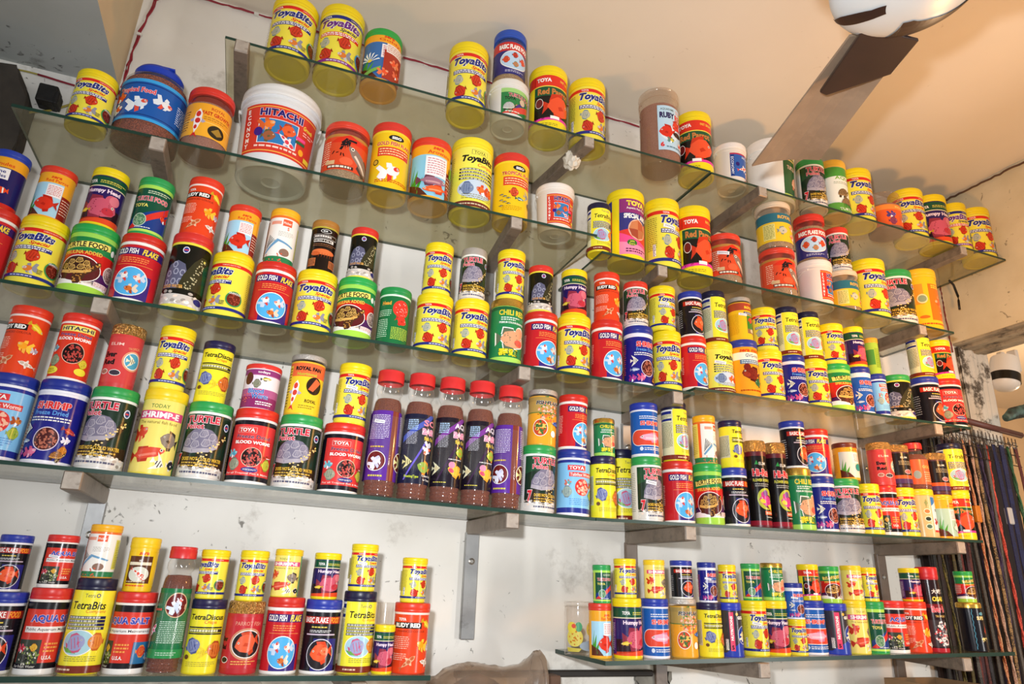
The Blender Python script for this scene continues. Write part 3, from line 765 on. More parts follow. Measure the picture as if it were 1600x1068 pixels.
        for i in idx: buf.extend(pl[i])
        at.data.foreach_set('color', buf)
        return me
# ================================================================ kinds of fish food container
TY = {}
def typ(name, H, long, short, lid='ecd216', body='e6d222', style='cap', kind='fish_food_tub', cat='tub', yl=None, shape='can', rim=None, **k):
    def deco(fn):
        TY[name] = dict(H=H, long=long, short=short, lid=lid, body=body, style=style, kind=kind, cat=cat, yl=yl or H * .865, shape=shape, rim=rim, art=fn, mesh={}, **k)
        return fn
    return deco
Y_, RED, NAVY, WH, BK, GR, BR = 'eedf48', 'd8281e', '232c7c', 'f6f4ee', '17151a', '1d6b3c', '6a2e20'
OR = 'e2641e'
def bits_art(a, t1=NAVY, t2=RED, top=RED, bot=NAVY, ring='2f8a52'):
    a.B(.1, 3.06, Y_)
    a.B(2.74, 2.93, top); a.T('TOYA', -.95, 2.78, -.55, 2.89, WH, .02); a.T('COMPLETE AQUATIC FEEDS', .35, 2.80, 1.25, 2.87, 'f3d9c0')
    a.T('ToyaBits', -1.08, 2.17, .95, 2.70, t1, .06, .3, out=WH, ow=.03)
    a.T('Special', -.10, 2.02, .80, 2.26, t2, .03, .4)
    a.R(-1.08, 1.78, .95, 2.0, t1 if t1 == NAVY else RED); a.L(-1.02, 1.80, .9, 1.99, 2, WH, .55)
    a.fish('disc', -.72, 1.42, .27, 'b9b59c', '6f8f96', ang=-.2); a.fish('disc', .22, 1.48, .33, 'cc3a1e', '9c2814', ang=-.25)
    a.fish('disc', -.62, .78, .33, 'c8341e', '962612', ang=.5, flip=True); a.fish('gold', .2, .82, .34, 'd87a30', '8f8f9c', True, .2, 'c8c4cc')
    a.R(.55, .62, .78, .86, 'b9b04a'); a.L(.55, .62, .78, .86, 3, '6a6430')
    a.pel(1.22, 1.02, .42, ring, '6b2418', 'a04430'); a.T('GRANULES', .92, 1.27, 1.52, 1.38, WH)
    a.B(.34, .50, bot); a.L(-.5, .37, .5, .47, 1, 'c8cce8')
    a.R(-2.0, .5, -1.93, 3.0, 'd8c428'); a.L(-1.9, .9, -1.3, 2.6, 17, '8a7c30', .35); a.R(-1.55, .6, -1.38, 1.2, WH); a.L(-1.54, .6, -1.39, 1.2, 9, '22222a', .5)
    a.L(1.75, .6, 2.6, 2.6, 20, '8a7c30', .35); a.R(-2.9, .9, -2.1, 2.5, 'efe9b0'); a.L(-2.85, 1, -2.15, 2.4, 14, '8a7c30', .35)
@typ('bits', 3.6, 'yellow-lidded yellow tub with red and orange fish print', 'yellow fish-print tub')
def _(a): bits_art(a)
@typ('bitspurple', 3.6, 'yellow tub with navy top band and purple lettering', 'purple-lettered yellow tub')
def _(a): bits_art(a, '6a2a86', '3c4048', NAVY, '8a2c84', '2f96c8')
@typ('bitscomplete', 3.8, 'yellow tub with black lettering and black bars', 'black-lettered yellow tub', lid='f0dc28')
def _(a):
    a.B(.1, 3.25, 'f1ea58')
    a.R(-.42, 2.86, .42, 3.12, '9a9250'); a.R(-.39, 2.88, .39, 3.10, 'f1ea58'); a.T('TOYA', -.3, 2.9, .3, 3.06, '3a382a')
    a.T('ToyaBits', -.9, 2.38, .85, 2.82, BK, .05, .25); a.T('Complete', -.1, 2.18, .95, 2.42, RED, .01, .3)
    for i in range(4): a.R(-1.0, 2.02 - i * .17, .98, 2.12 - i * .17, '1c1c26'); a.L(-.9, 2.03 - i * .17, .9, 2.11 - i * .17, 1, 'd8d8c0', .7)
    a.E(-.1, 1.02, .95, .5, 'c4d4e4'); a.fish('disc', -.55, 1.05, .34, '7a8aa8', '5a6a90'); a.fish('gold', .15, 1.05, .36, 'e8702c', 'd24a20', True); a.fish('parrot', .7, 1.0, .26, 'e05a2c', 'c04020')
    a.L(-.8, .48, .8, .78, 3, '8a8440', .35); a.B(.1, .38, '6e2f24'); a.L(-1, .18, 1, .3, 1, 'd8c8a8')
    a.L(-2.6, .6, -1.3, 2.8, 20, '9a9448', .35)
def tetra_panel(a): a.R(-2.6, .42, -1.15, 4.0, 'e6e2b4'); a.R(-2.5, 3.62, -1.25, 3.85, NAVY); a.R(-2.5, 3.1, -1.25, 3.28, NAVY); a.L(-2.5, 1.0, -1.25, 3.0, 24, '55553c', .4); a.L(-2.5, 3.3, -1.25, 3.58, 3, '77776a', .4)
@typ('tetra', 4.6, 'slim yellow tub with near-black lid and navy bars', 'slim black-lidded yellow tub', lid='1b1a38', rim='f2f0e6')
def _(a):
    a.B(.1, 4.02, 'f3e83a'); tetra_panel(a); a.R(-1.15, .42, 3.14, 4.0, 'f3e83a')
    a.T('Tetra', -.25, 3.66, .25, 3.84, '77765a'); a.E(.38, 3.75, .1, .1, NAVY); a.E(.38, 3.75, .06, .06, 'f3e83a')
    a.T('TetraBits', -.85, 3.08, .85, 3.46, BK, .02, .12); a.T('Complete', -.05, 2.86, .9, 3.08, RED, 0, .2)
    for i in range(4): a.R(-.95, 2.62 - i * .17, 1.0, 2.76 - i * .17, '20224c'); a.L(-.9, 2.63 - i * .17, .95, 2.75 - i * .17, 1, 'c8c8b8', .7)
    a.E(-.15, 1.5, .8, .62, WH, 26); a.E(-.15, 1.5, .75, .58, 'a8d0dc', 26); a.P([(-.85, 1.3), (-.2, 1.2), (-.1, 1.0), (-.6, 1.05)], '6aa84c')
    a.fish('disc', -.2, 1.5, .46, '9a9cc4', 'c85a7c', ang=.3); a.fish('disc', .72, 1.55, .42, 'e08a3c', 'c86a28', True)
    a.L(-.6, .62, .9, .9, 3, '8a8440', .35); a.B(.1, .44, '7a2c1c'); a.L(-.9, .2, -.1, .33, 1, 'e8c8a8', .6)
@typ('discus', 4.3, 'yellow tub with dark lid, black italic lettering and discus fish', 'dark-lidded discus tub', lid='221c44')
def _(a):
    a.B(.1, 3.68, 'f1e332'); a.R(-2.7, .9, -1.3, 2.9, 'cfc8a8'); a.L(-2.6, 1.0, -1.35, 2.85, 18, '6a6a50', .45)
    a.T('TetraDiscus', -1.0, 3.1, 1.05, 3.42, BK, .02, .12); a.T('Crisps', -.1, 2.82, .6, 3.08, RED, 0, .2)
    a.R(-1.05, 2.62, 1.1, 2.70, '2a2a24'); a.R(-1.05, 2.38, 1.1, 2.56, '33332c'); a.R(-1.05, 2.26, 1.1, 2.34, '2a2a24'); a.L(-1, 2.4, 1.05, 2.55, 1, 'e8e4b0', .8)
    a.fish('disc', -.55, 1.62, .46, '7c84b0', '4c5488', ang=.4); a.fish('angel', .1, 1.25, .32, 'e6cc30', 'cdb020'); a.fish('disc', .75, 1.4, .5, 'd0702c', 'a8481c', True)
    a.E(-.85, .98, .15, .13, '6a4428'); a.L(-.8, .45, .9, .75, 3, 'a89c40', .35)
@typ('flake', 3.6, 'red tub with goldfish in a light blue circle', 'red goldfish tub', lid='ca2c20', body='e8e4dc', rim='f4f0ea')
def _(a):
    a.B(.06, .16, 'f0ece4'); a.B(.16, 2.95, 'c4222a'); a.R(-.55, .16, 1.0, 1.4, '3c2a7a')
    a.R(-1.12, 2.42, 1.6, 2.80, '3a2468'); a.T('GOLD FISH', -1.02, 2.47, .12, 2.76, WH, .025); a.T('FLAKE', .3, 2.46, 1.12, 2.77, 'f2d23c', .04, .25)
    a.L(-.6, 1.98, .7, 2.3, 3, 'f09a4c', .4); a.R(-.8, 1.88, .95, 1.9, 'f09a4c')
    a.E(.05, 1.02, .80, .76, WH, 30); a.E(.05, 1.02, .76, .72, '52aee4', 30)
    a.fish('gold', -.28, 1.28, .33, 'f0ece8', 'c4d4e8', False, .9, 'd8443c'); a.fish('gold', .36, 1.24, .29, 'f0d8cc', 'ccd4e4', True, .1, 'dc5c40'); a.fish('gold', .1, .64, .31, 'cc6c2c', 'e0ccb4', True, .1, '9c4420')
    a.L(-2.6, .9, -1.5, 2.2, 12, 'f0c8c0', .35); a.L(1.75, .9, 2.6, 2.2, 12, 'f0c8c0', .35)
def basic_art(a):
    a.B(.06, .16, 'f0ece4'); a.B(.16, 2.98, '18151c'); a.R(-1.3, 2.42, 1.5, 2.76, 'b8281e'); a.T('BASIC FLAKE', -1.05, 2.46, .42, 2.73, WH, .025); a.T('FOOD', .55, 2.45, 1.2, 2.74, 'f09a30', .04, .25)
    a.L(-.5, 2.2, .6, 2.3, 1, 'e0c850', .6); a.L(-.6, 1.98, .7, 2.12, 2, 'd8d8d8', .5); a.R(-.8, 1.86, .95, 1.93, 'c8b8c8')
    a.R(-.3, .16, 1.1, 1.7, '2c2a78'); a.E(.15, .95, .78, .74, 'e8e4ea', 30); a.E(.15, .95, .74, .70, '241c20', 30)
    a.fish('parrot', .15, 1.02, .60, 'ee5c30', 'd84420', True, .15); a.fish('parrot', .4, 1.1, .28, 'f07a4c', 'd84420', True, .2)
    a.L(-2.4, .7, -1.4, 2.2, 9, 'b8b8bc', .3)
@typ('basic', 3.6, 'black tub with bright blue lid and orange fish circle', 'blue-lidded black tub', lid='2a3a9e', body='e8e4dc', rim='eceaf0')
def _(a): basic_art(a)
@typ('turtlefood', 3.55, 'green-topped tub with painted turtle and yellow name box', 'striped turtle tub', lid='28a04a', body='a8d84c')
def _(a):
    a.B(.1, .42, 'a4d84a'); a.B(.42, 3.05, 'c8241e'); a.B(2.84, 3.05, '9ad658'); a.B(2.1, 2.84, '1f8044')
    a.P([(-1.25, 2.2), (1.05, 2.42), (1.0, 2.72), (-1.3, 2.5)], 'f0e070'); a.T('TURTLE FOOD', -1.12, 2.32, .88, 2.60, BK, .03, ang=.06)
    a.T('SPIRULINA ADDED', -1.1, 1.95, .7, 2.14, 'f0c84c', .02, ang=.05); a.E(1.22, 2.42, .13, .16, 'e8f0e8'); a.E(1.55, 2.42, .13, .16, 'e8f0e8')
    a.swoosh(.95, .25, '4a2058', .42, 1.2); a.swoosh(.62, .12, WH, .3, 2.2); a.B(.1, .42, 'a4d84a')
    a.E(-.15, 1.2, .98, .68, WH, 26); a.E(-.15, 1.2, .94, .64, '5a1e20', 26)
    a.turtle(-.12, 1.22, .72, '3c2218', 'dcae5c', '4c2c1c', 'c88c40')
    a.E(1.3, 1.3, .38, .42, WH); a.E(1.3, 1.3, .35, .39, 'b09a94'); a.dots(1.3, 1.3, .36, '6a5450', 40)
    a.R(.6, .5, 1.4, .72, 'f0e0dc'); a.L(.62, .52, 1.35, .7, 3, 'b06a70', .4)
    a.L(-2.7, 1.0, -1.5, 2.0, 9, 'f0d8d0', .35)
@typ('turtletoya', 3.75, 'dark green tub with light green rings and red diagonal', 'green diagonal tub', lid='2a9a50', body='4cb85c')
def _(a):
    a.B(.08, .2, '2a9a50'); a.B(.2, .36, 'b6e060'); a.B(.36, 2.98, '14503a'); a.B(2.98, 3.2, 'a8dc58')
    a.P([(-1.2, .36), (1.3, .36), (1.3, 2.2), (.9, 1.9), (-1.2, .9)], '1c3c84'); a.P([(-1.3, .40), (-.7, .40), (1.3, 1.7), (1.3, 2.15)], 'd8362a')
    a.L(-.3, 2.62, 1.1, 2.86, 2, 'd8e8c8', .4); a.T('TURTLE FOOD', -1.0, 2.16, 1.0, 2.46, 'd03a4a', .03, out='f4e4e4', ow=.035); a.T('TOYA', -1.0, 1.76, -.1, 1.98, 'f0e46c', .03)
    a.E(-.45, .92, .42, .42, 'c8dcc8'); a.E(-.45, .92, .38, .38, '50805c'); a.dots(-.45, .92, .36, '9ab890', 40); a.fish('gold', .9, 1.3, .3, 'e04a2c', 'c02c1c', True)
    a.L(-.6, .42, .4, .5, 1, WH, .6); a.R(-1.6, .36, -1.25, 2.98, 'b8c84c')
def pellet_art(a):
    a.B(.1, 3.06, '1c3022'); a.P([(-PI, 1.6), (-.9, 2.2), (-.2, 2.3), (-.2, 3.06), (-PI, 3.06)], '1f4a2c')
    a.R(-1.4, .3, 1.6, 1.0, '3a2a1c'); a.turtle(.0, 1.55, .95, '7a7488', 'aaa2ac', '2c2418', 'e8cc84'); a.pebbles(.1, .62)
    a.T('TURTLE', -1.05, 2.56, .55, 2.9, 'c8283c', .04, out='f4dce0', ow=.04); a.T('Pellet', -1.05, 2.28, -.1, 2.52, 'c8283c', .03, out='f4dce0', ow=.04)
    a.E(1.0, 2.5, .17, .19, 'c8d4e4'); a.E(1.0, 2.5, .12, .14, '2c3c6c'); a.R(.92, 2.47, 1.08, 2.53, 'e04040')
    a.T('7', -1.32, .55, -1.02, 1.15, 'd8202c', .05, out='f6e8e8', ow=.03); a.T('DOES NOT CLOUD WATER', -.9, .82, 1.05, .98, 'e4b83c', .03); a.L(-.9, .52, .9, .78, 2, 'd0a844', .5); a.L(-.9, .24, 1.0, .36, 1, '54546c', .7)
    a.R(-2.9, .1, -1.55, 3.06, 'e8e6de'); a.R(-2.6, .2, -2.5, 2.9, '444'*2); a.L(-2.4, .5, -1.7, 2.7, 22, '8c8a84', .35); a.R(1.75, .1, 2.5, 3.06, 'f0dcd8'); a.L(1.8, .5, 2.4, 2.7, 22, 'c89a94', .35)
@typ('pellet', 3.6, 'dark tub with large turtle photo over white pebbles', 'turtle pellet tub', lid='2f9a4c', body='e8e6e0', rim='f2f2ea')
def _(a): pellet_art(a)
@typ('terrapin', 3.9, 'red-lidded black tub with turtle raising its head', 'raised-head turtle tub', lid='d0322a', body='e8dc60', rim='e8d840')
def _(a):
    a.B(.1, 3.36, '14140f'); a.R(.5, 1.0, 2.2, 2.6, '1c4a2c')
    a.P([(-1.25, 1.0), (-1.2, 1.75), (-.95, 2.2), (-.5, 2.42), (-.1, 2.25), (.1, 1.7), (-.1, 1.0)], '5c5c74')
    for (cx, cy) in ((-.95, 1.3), (-.55, 1.35), (-.2, 1.35), (-.9, 1.75), (-.5, 1.85), (-.15, 1.8), (-.6, 2.2)): a.E(cx, cy, .16, .18, 'a0a0b4', 6); a.E(cx, cy, .10, .12, '5c5c74', 6)
    a.P([(-.3, 1.0), (-.1, 1.7), (.3, 2.4), (.65, 2.78), (1.0, 2.78), (1.15, 2.6), (1.05, 2.45), (.85, 2.3), (.95, 1.6), (1.05, 1.0)], '35331f')
    for i in range(46):
        t = a.rnd.random(); a.n -= (1 if i else 0); a.E(.1 + .75 * t ** .7 + a.rnd.uniform(-.3, .22) * (1 - .5 * t), 1.05 + 1.6 * t, .045, .035, 'bab28a', 6)
    a.n += 1; a.T('', 0, 0, 1, 1, BK); a.E(.85, 2.6, .06, .06, 'e8d860'); a.pebbles(.1, .85, 'ccc4bc'); a.B(.1, .22, 'e0d84c')
    a.E(-.2, 2.95, .17, .17, 'e8e4ec'); a.E(-.2, 2.95, .13, .13, '2c3c8c'); a.R(-.3, 2.92, -.1, 2.98, 'd84040')
    a.T('CLOUD WATER', -1.1, 1.02, .0, 1.18, 'e8a84c', .02); a.E(.95, .55, .3, .16, '2c2a70'); a.R(1.35, .3, 1.75, .7, WH); a.L(1.37, .3, 1.73, .7, 6, BK, .5)
@typ('humpy', 3.7, 'yellow-lidded tub with pink hump-headed fish on purple', 'pink hump-head tub')
def _(a):
    a.B(.1, 3.16, '2a1a5a'); a.B(2.5, 3.1, '174e36'); a.B(2.46, 2.52, 'e0d8b0'); a.T('TOYA', -1.05, 2.68, -.5, 2.9, WH, .04); a.L(-.3, 2.66, 1.3, 2.88, 2, 'd0c84c', .5)
    a.T('Humpy Head', -1.0, 2.02, 1.0, 2.34, 'f0d8e8', .04); a.R(-PI, .1, PI, 1.2, '2c1420')
    a.fish('horn', .05, 1.18, .92, 'c8566c', '8c2c40', False, .0, 'c03040'); a.E(.75, 1.72, .32, .3, 'd87484')
    a.fish('long', -.85, .95, .34, 'e8c83c', 'c09020', True, .1, 'f0dc6c'); a.swoosh(.42, .14, 'e04a24', .1, .6); a.B(.1, .22, 'e8d020')
    a.R(-2.9, .3, -1.6, 2.4, '5a2c6c'); a.L(-2.8, .5, -1.7, 2.2, 14, 'd8c8d8', .35)
@typ('seraparrot', 3.65, 'red-lidded tub with red parrot fish on pale blue', 'red parrot aquarium tub', lid='d63a26', body='e8b42c')
def _(a):
    sera(a, 'Red Parrot'); a.fish('parrot', -.05, .95, .62, 'd8321c', 'b82414', True)
def sera(a, t, bg='a8d4e8', rt='8c2418'):
    a.B(.1, 3.1, 'f0a828'); a.R(-1.35, .2, .75, 2.45, bg); a.R(.75, .2, 1.6, 1.75, rt)
    a.T('sera', -.1, 2.76, .5, 2.92, 'd8401c', .04, .2); a.T(t, -.35, 2.52, .95, 2.72, 'd8401c', .02)
    a.P([(-1.35, .3), (-1.0, 1.9), (-1.1, .9), (-.8, 1.6), (-.85, .7), (-.5, 1.2), (-.75, .3)], '4a9a2c'); a.P([(-1.35, .2), (-.2, .2), (-.6, .6), (-1.35, .9)], '5a2c1c')
    a.R(-.15, 1.5, .72, 2.35, 'f4ecea'); a.L(-.08, 1.6, .66, 2.28, 6, 'd0605c', .4)
    a.L(.82, .5, 1.5, 1.6, 6, 'e8c0a8', .35); a.L(-2.7, .5, -1.6, 2.3, 14, 'c8781c', .35)
@typ('seragold', 3.35, 'green-lidded orange tub with white lotus and red goldfish', 'green-lidded lotus tub', lid='30a044', body='eaa82a')
def _(a):
    sera(a, 'Goldy', '3c6ca8', 'a83420'); a.R(.0, .2, 1.5, 2.0, 'a83420')
    for i in range(7): a.P([(-.7, 1.15), (-.7 + .55 * math.cos(.3 + i * .42), 1.15 + .62 * math.sin(.3 + i * .42)), (-.7 + .5 * math.cos(.5 + i * .42), 1.15 + .5 * math.sin(.5 + i * .42))], 'eef2ee')
    a.E(-.7, 1.2, .12, .1, 'e8c83c'); a.P([(-1.3, .3), (-.1, .9), (-.1, .7), (-1.0, .2)], '7ab04c')
    a.R(.1, 1.85, 1.2, 2.4, 'f0e4d8'); a.L(.15, 1.9, 1.15, 2.35, 4, 'c07868', .4)
    a.fish('gold', .55, 1.3, .32, 'e8542c', 'f07a4c', True, .2, 'f09a6c'); a.fish('gold', .1, .6, .3, 'e8542c', 'f07a4c', False, .2, 'f09a6c'); a.fish('gold', .85, .7, .26, 'd8441c', 'e8704c')
@typ('serablue', 3.45, 'red-lidded orange tub with arowana fish on light blue', 'red-lidded arowana tub', lid='d63a26', body='d8a020')
def _(a):
    sera(a, 'Arowana', '8ccce4', '8c2c1c'); a.R(-.4, 1.25, .7, 2.35, 'f0eceb'); a.L(-.3, 1.35, .6, 2.28, 7, 'c87c84', .4)
    a.P([(.9, 1.5), (1.5, 1.6), (1.4, 2.2), (1.0, 2.1)], '5a9a2c'); a.fish('long', .0, .98, .72, '9c6a7c', '6c3c4c', False, .0, 'c89a9c'); a.fish('long', .15, .55, .62, 'e8602c', 'c8401c', True, .1, 'f09a6c')
@typ('marine', 3.8, 'blue-lidded tub with clownfish on navy', 'clownfish tub', lid='2740a8', body='e8a82c')
def _(a):
    a.B(.1, 3.2, '201a5c'); a.B(2.6, 3.2, 'f0a828'); a.T('Granules', -.6, 2.72, .9, 2.95, 'd8401c', .02); a.R(-.7, 1.85, .75, 2.55, 'f2f0f0'); a.T('Marine', -.55, 2.24, .55, 2.46, NAVY, .02); a.T('Granules', -.55, 1.95, .6, 2.17, NAVY, .02)
    a.fish('clown', -.3, 1.45, .42, 'e8481c', BK, False, .2, WH); a.fish('clown', .5, 1.15, .42, 'e8481c', BK, True, .1, WH); a.fish('clown', -.3, .7, .4, 'e8481c', BK, True, -.1, WH); a.B(.1, .38, 'c8281c')
@typ('marin', 3.9, 'blue-lidded orange tub with dark red reef fish', 'orange reef-fish tub', lid='2c3a94', body='eaa228')
def _(a):
    a.B(.1, 3.36, 'f0a024'); a.B(2.5, 3.0, 'f4ecd8'); a.T('sera marin', -.9, 3.02, .9, 3.28, 'd8401c', .04, .2); a.T('GVG-mix', -.5, 2.66, .6, 2.9, '3c5a7c', .02)
    a.R(-.9, 2.2, 1.2, 2.5, '4c7090'); a.L(-.8, 2.22, 1.1, 2.47, 2, 'd8e4e8', .5); a.fish('horn', -.15, 1.55, .66, '7a2418', '4c1410', True, -.2, '9c3420'); a.fish('parrot', .35, .95, .34, '2c6a44', '1c4c30', True)
    a.L(-1, .35, 1, .5, 1, 'b8480c', .6); a.L(-2.7, .5, -1.5, 2.8, 18, 'c87410', .35)
@typ('serabrown', 3.3, 'brown-lidded orange tub with aquarium scene and teal disc', 'brown-lidded orange tub', lid='6c2f20', body='eaa228')
def _(a): sera(a, 'Red Parrot', 'd0d8cc', 'd8481c'); a.E(.3, 1.1, .3, .32, '2c8c84')
@typ('serared2', 3.6, 'yellow-lidded tub with white fish and green plants', 'yellow-lidded aquarium tub', lid='f0b81e', body='eab028')
def _(a): sera(a, 'Goldy', 'a8c8b8', 'a02c1c'); a.fish('gold', .3, .9, .45, 'eee8e0', 'f4f0ea', True, .3, 'e8e0d8')
@typ('serasmall', 3.6, 'small yellow tub with brown fish-print panel', 'brown-panelled yellow tub', lid='f0c81e', body='eec41e', yl=2.9)
def _(a):
    a.B(.3, 2.7, 'f0c420'); a.R(-.85, .55, .85, 2.35, '5a3018'); a.T('sera', -.2, 2.42, .5, 2.62, 'd8401c', .04, .2); a.R(-.8, 1.75, .8, 1.95, 'e8dcc0'); a.T('vit', -.12, 1.98, .12, 2.15, WH)
    a.E(0, 1.15, .72, .5, 'd8d8c8'); a.fish('koi', .0, 1.2, .6, 'f0e8e0', 'd84828', False, -.5, 'e8e0d8'); a.fish('koi', .2, .95, .4, 'e8603c', 'f0e8e0', False, -.6, 'e8e0d8'); a.L(-.8, .6, .8, .72, 1, 'e0c8a0', .5); a.L(-.8, .32, .8, .48, 1, 'd8401c', .6)
@typ('ruby', 3.8, 'orange-red tub with black name box and yellow fish', 'orange-red tub', lid='dc3a22', body='e0401f', rim='f6ded4')
def _(a):
    a.B(.1, 3.28, 'e2451f'); a.T('TOYA', -.95, 2.82, -.45, 2.98, WH, .04); a.R(-1.3, 2.40, .5, 2.74, '16120f'); a.T('RUDY RED', -1.15, 2.46, .42, 2.70, WH, .05)
    a.T('ENHANCED COLOUR', -1.0, 2.2, .75, 2.32, '7a1c10'); a.fish('long', .95, 2.62, .46, 'ecd030', 'c8a020', False, -.5, 'f4e470'); a.L(-1.3, 1.3, -.2, 2.0, 7, 'f8c8b0', .35); a.L(-1.3, .7, -.3, 1.1, 4, 'f8c8b0', .35)
    a.fish('gold', .55, 1.55, .42, 'f4a01c', 'f8c43c', True, -.2, 'f0b040'); a.fish('gold', 1.2, 1.4, .22, 'a8a0b0', 'c8c0c8'); a.fish('koi', -.15, .65, .55, 'd8a078', 'c05a30', False, .7, 'e8b894'); a.fish('koi', .95, .6, .5, 'f0e8e0', 'c8b8a8', True, -.2, 'e8e0d8')
def shrimp_art(a, bg='1f2080', t='SHRIMP'):
    a.B(.06, .18, 'eceaf2'); a.B(.18, 3.0, bg); a.T(t, -.75, 2.38, .75, 2.72, 'd8302c', .05, out='f0d8dc', ow=.03); a.T('Freeze Dried', -.75, 2.12, .7, 2.32, '5c9ce0', .02); a.L(-.9, 1.82, .9, 2.06, 2, WH, .45)
    a.E(.08, 1.08, .52, .52, 'e0d0e0', 26); a.E(.08, 1.08, .48, .48, '4c1c1c', 26); a.dots(.08, 1.08, .46, 'b86a54', 60, .11)
    a.fish('angel', -.85, 1.5, .3, 'eceadc', BK); a.fish('long', .95, 1.5, .34, 'b83838', '8c2028', False, -.3, 'e07060'); a.fish('long', -.85, .95, .3, 'a8b4d0', '7c88b0'); a.fish('gold', -.35, .5, .3, 'e06c94', 'c84c78', False, .1, 'f0a0bc'); a.fish('gold', -.95, .45, .28, 'c048a0', '903080'); a.fish('disc', .85, .65, .2, 'c87c24', 'a05c18'); a.turtle(.7, .4, .26, '6c3820', 'c88c40', '3c2414'); a.fish('gold', .9, 1.1, .2, 'd8d4ec', 'e8e4f4')
    a.L(-2.6, .5, -1.5, 2.6, 16, 'c8484c', .4)
@typ('shrimp', 3.75, 'deep blue tub with red-lettered name and brown shrimp circle', 'deep blue shrimp tub', lid='22308c', body='e8e6ee', rim='e8e8f2')
def _(a): shrimp_art(a)
@typ('shrimplight', 3.9, 'mid-blue tub with striped angelfish and navy lid', 'mid-blue shrimp tub', lid='22308c', body='e8e6ee', rim='e8e8f2')
def _(a): shrimp_art(a, '2458b0')
@typ('shrimpfish', 3.85, 'blue tub with pink fish on a red panel', 'blue pink-fish tub', lid='2438a0', body='e8e6ee', rim='e8e8f2')
def _(a):
    a.B(.06, .18, 'eceaf2'); a.B(.18, 3.2, '205cae'); a.L(-.9, 2.62, .9, 2.9, 2, WH, .4); a.T('SHRIMP', -.85, 2.18, .75, 2.5, 'e0483c', .05, out='f0dcdc', ow=.03)
    a.E(-1.0, 1.3, .62, .58, WH); a.R(-1.0, .74, 1.25, 1.88, WH); a.R(-1.0, .78, 1.22, 1.84, 'e04a34'); a.E(-1.0, 1.3, .57, .54, 'e04a34'); a.fish('long', -.05, 1.32, .88, 'e8a8c0', 'd07c9c', True, 0, 'f4ccd8')
    a.E(1.4, 2.1, .32, .36, 'e8d0c0'); a.E(1.4, 2.1, .28, .32, '7c3a24'); a.L(-.6, .4, 1.0, .64, 2, WH, .45); a.E(-.8, .52, .13, .14, 'd8e4f0')
@typ('shrimpe', 3.9, 'pale yellow tub with pink banner and red fish', 'pink-bannered cream tub', lid='f0cc24', body='ead84c')
def _(a):
    a.B(.1, 3.36, 'f0dc70'); a.R(1.35, .1, 2.6, 3.36, '3c8c48'); a.T('TODAY', -.5, 2.98, .4, 3.16, '4c7c3c'); a.R(-1.2, 2.48, 1.3, 2.86, 'd8487c'); a.T('SHRIMP-E', -1.0, 2.53, 1.0, 2.81, WH, .04)
    a.T('The natural fish food', -.95, 2.26, .95, 2.40, '7c6c30'); a.fish('gold', -.7, 1.85, .48, 'd8442c', 'c8341c', False, .3, 'e87050'); a.fish('parrot', .7, 1.55, .48, '8c7c6c', '3c342c', True, -.2); a.fish('long', -.2, .92, .85, 'd84c34', 'b83420', False, .2, 'e88068')
    a.fish('angel', .45, .5, .36, 'e8e4d8', '14141c', False, -.4); a.fish('parrot', 1.1, .5, .28, '20242c', 'e0dccc')
@typ('bloodred', 3.8, 'red tub with cream name box and worm circle', 'cream-boxed red tub', lid='dc3426', body='e8e4dc', rim='f8e8e4')
def _(a):
    a.B(.06, .16, 'f4f0ea'); a.B(.16, 3.24, 'dc3a22'); a.R(-.9, 2.72, 1.05, 3.06, 'f0e070'); a.T('HITACHI', -.82, 2.78, .95, 3.0, '1c2454', .03); a.T('Freeze Dried', -.85, 2.46, .9, 2.64, '1c2474', .02, 0, out='e8a8a0', ow=.02); a.T('BLOOD WORMS', -.95, 2.22, .95, 2.4, WH, .04)
    a.E(.15, 1.5, .58, .58, 'f0c8b0', 26); a.E(.15, 1.5, .55, .55, '200c0c', 26); a.dots(.15, 1.5, .5, 'b8443c', 60, .12)
    a.fish('gold', -.85, 1.75, .26, '50a0b8', '8cc8d0'); a.fish('disc', -.75, 1.05, .34, '8c9c7c', '5c7c6c'); a.E(-.8, .5, .42, .22, 'ece03c'); a.T('HIGH', -.98, .5, -.62, .62, '5c5010'); a.T('QUALITY', -1.08, .36, -.52, .48, '5c5010'); a.E(.75, .55, .34, .2, 'ece03c'); a.fish('disc', .8, 1.0, .26, 'd8c83c', 'a89c20')
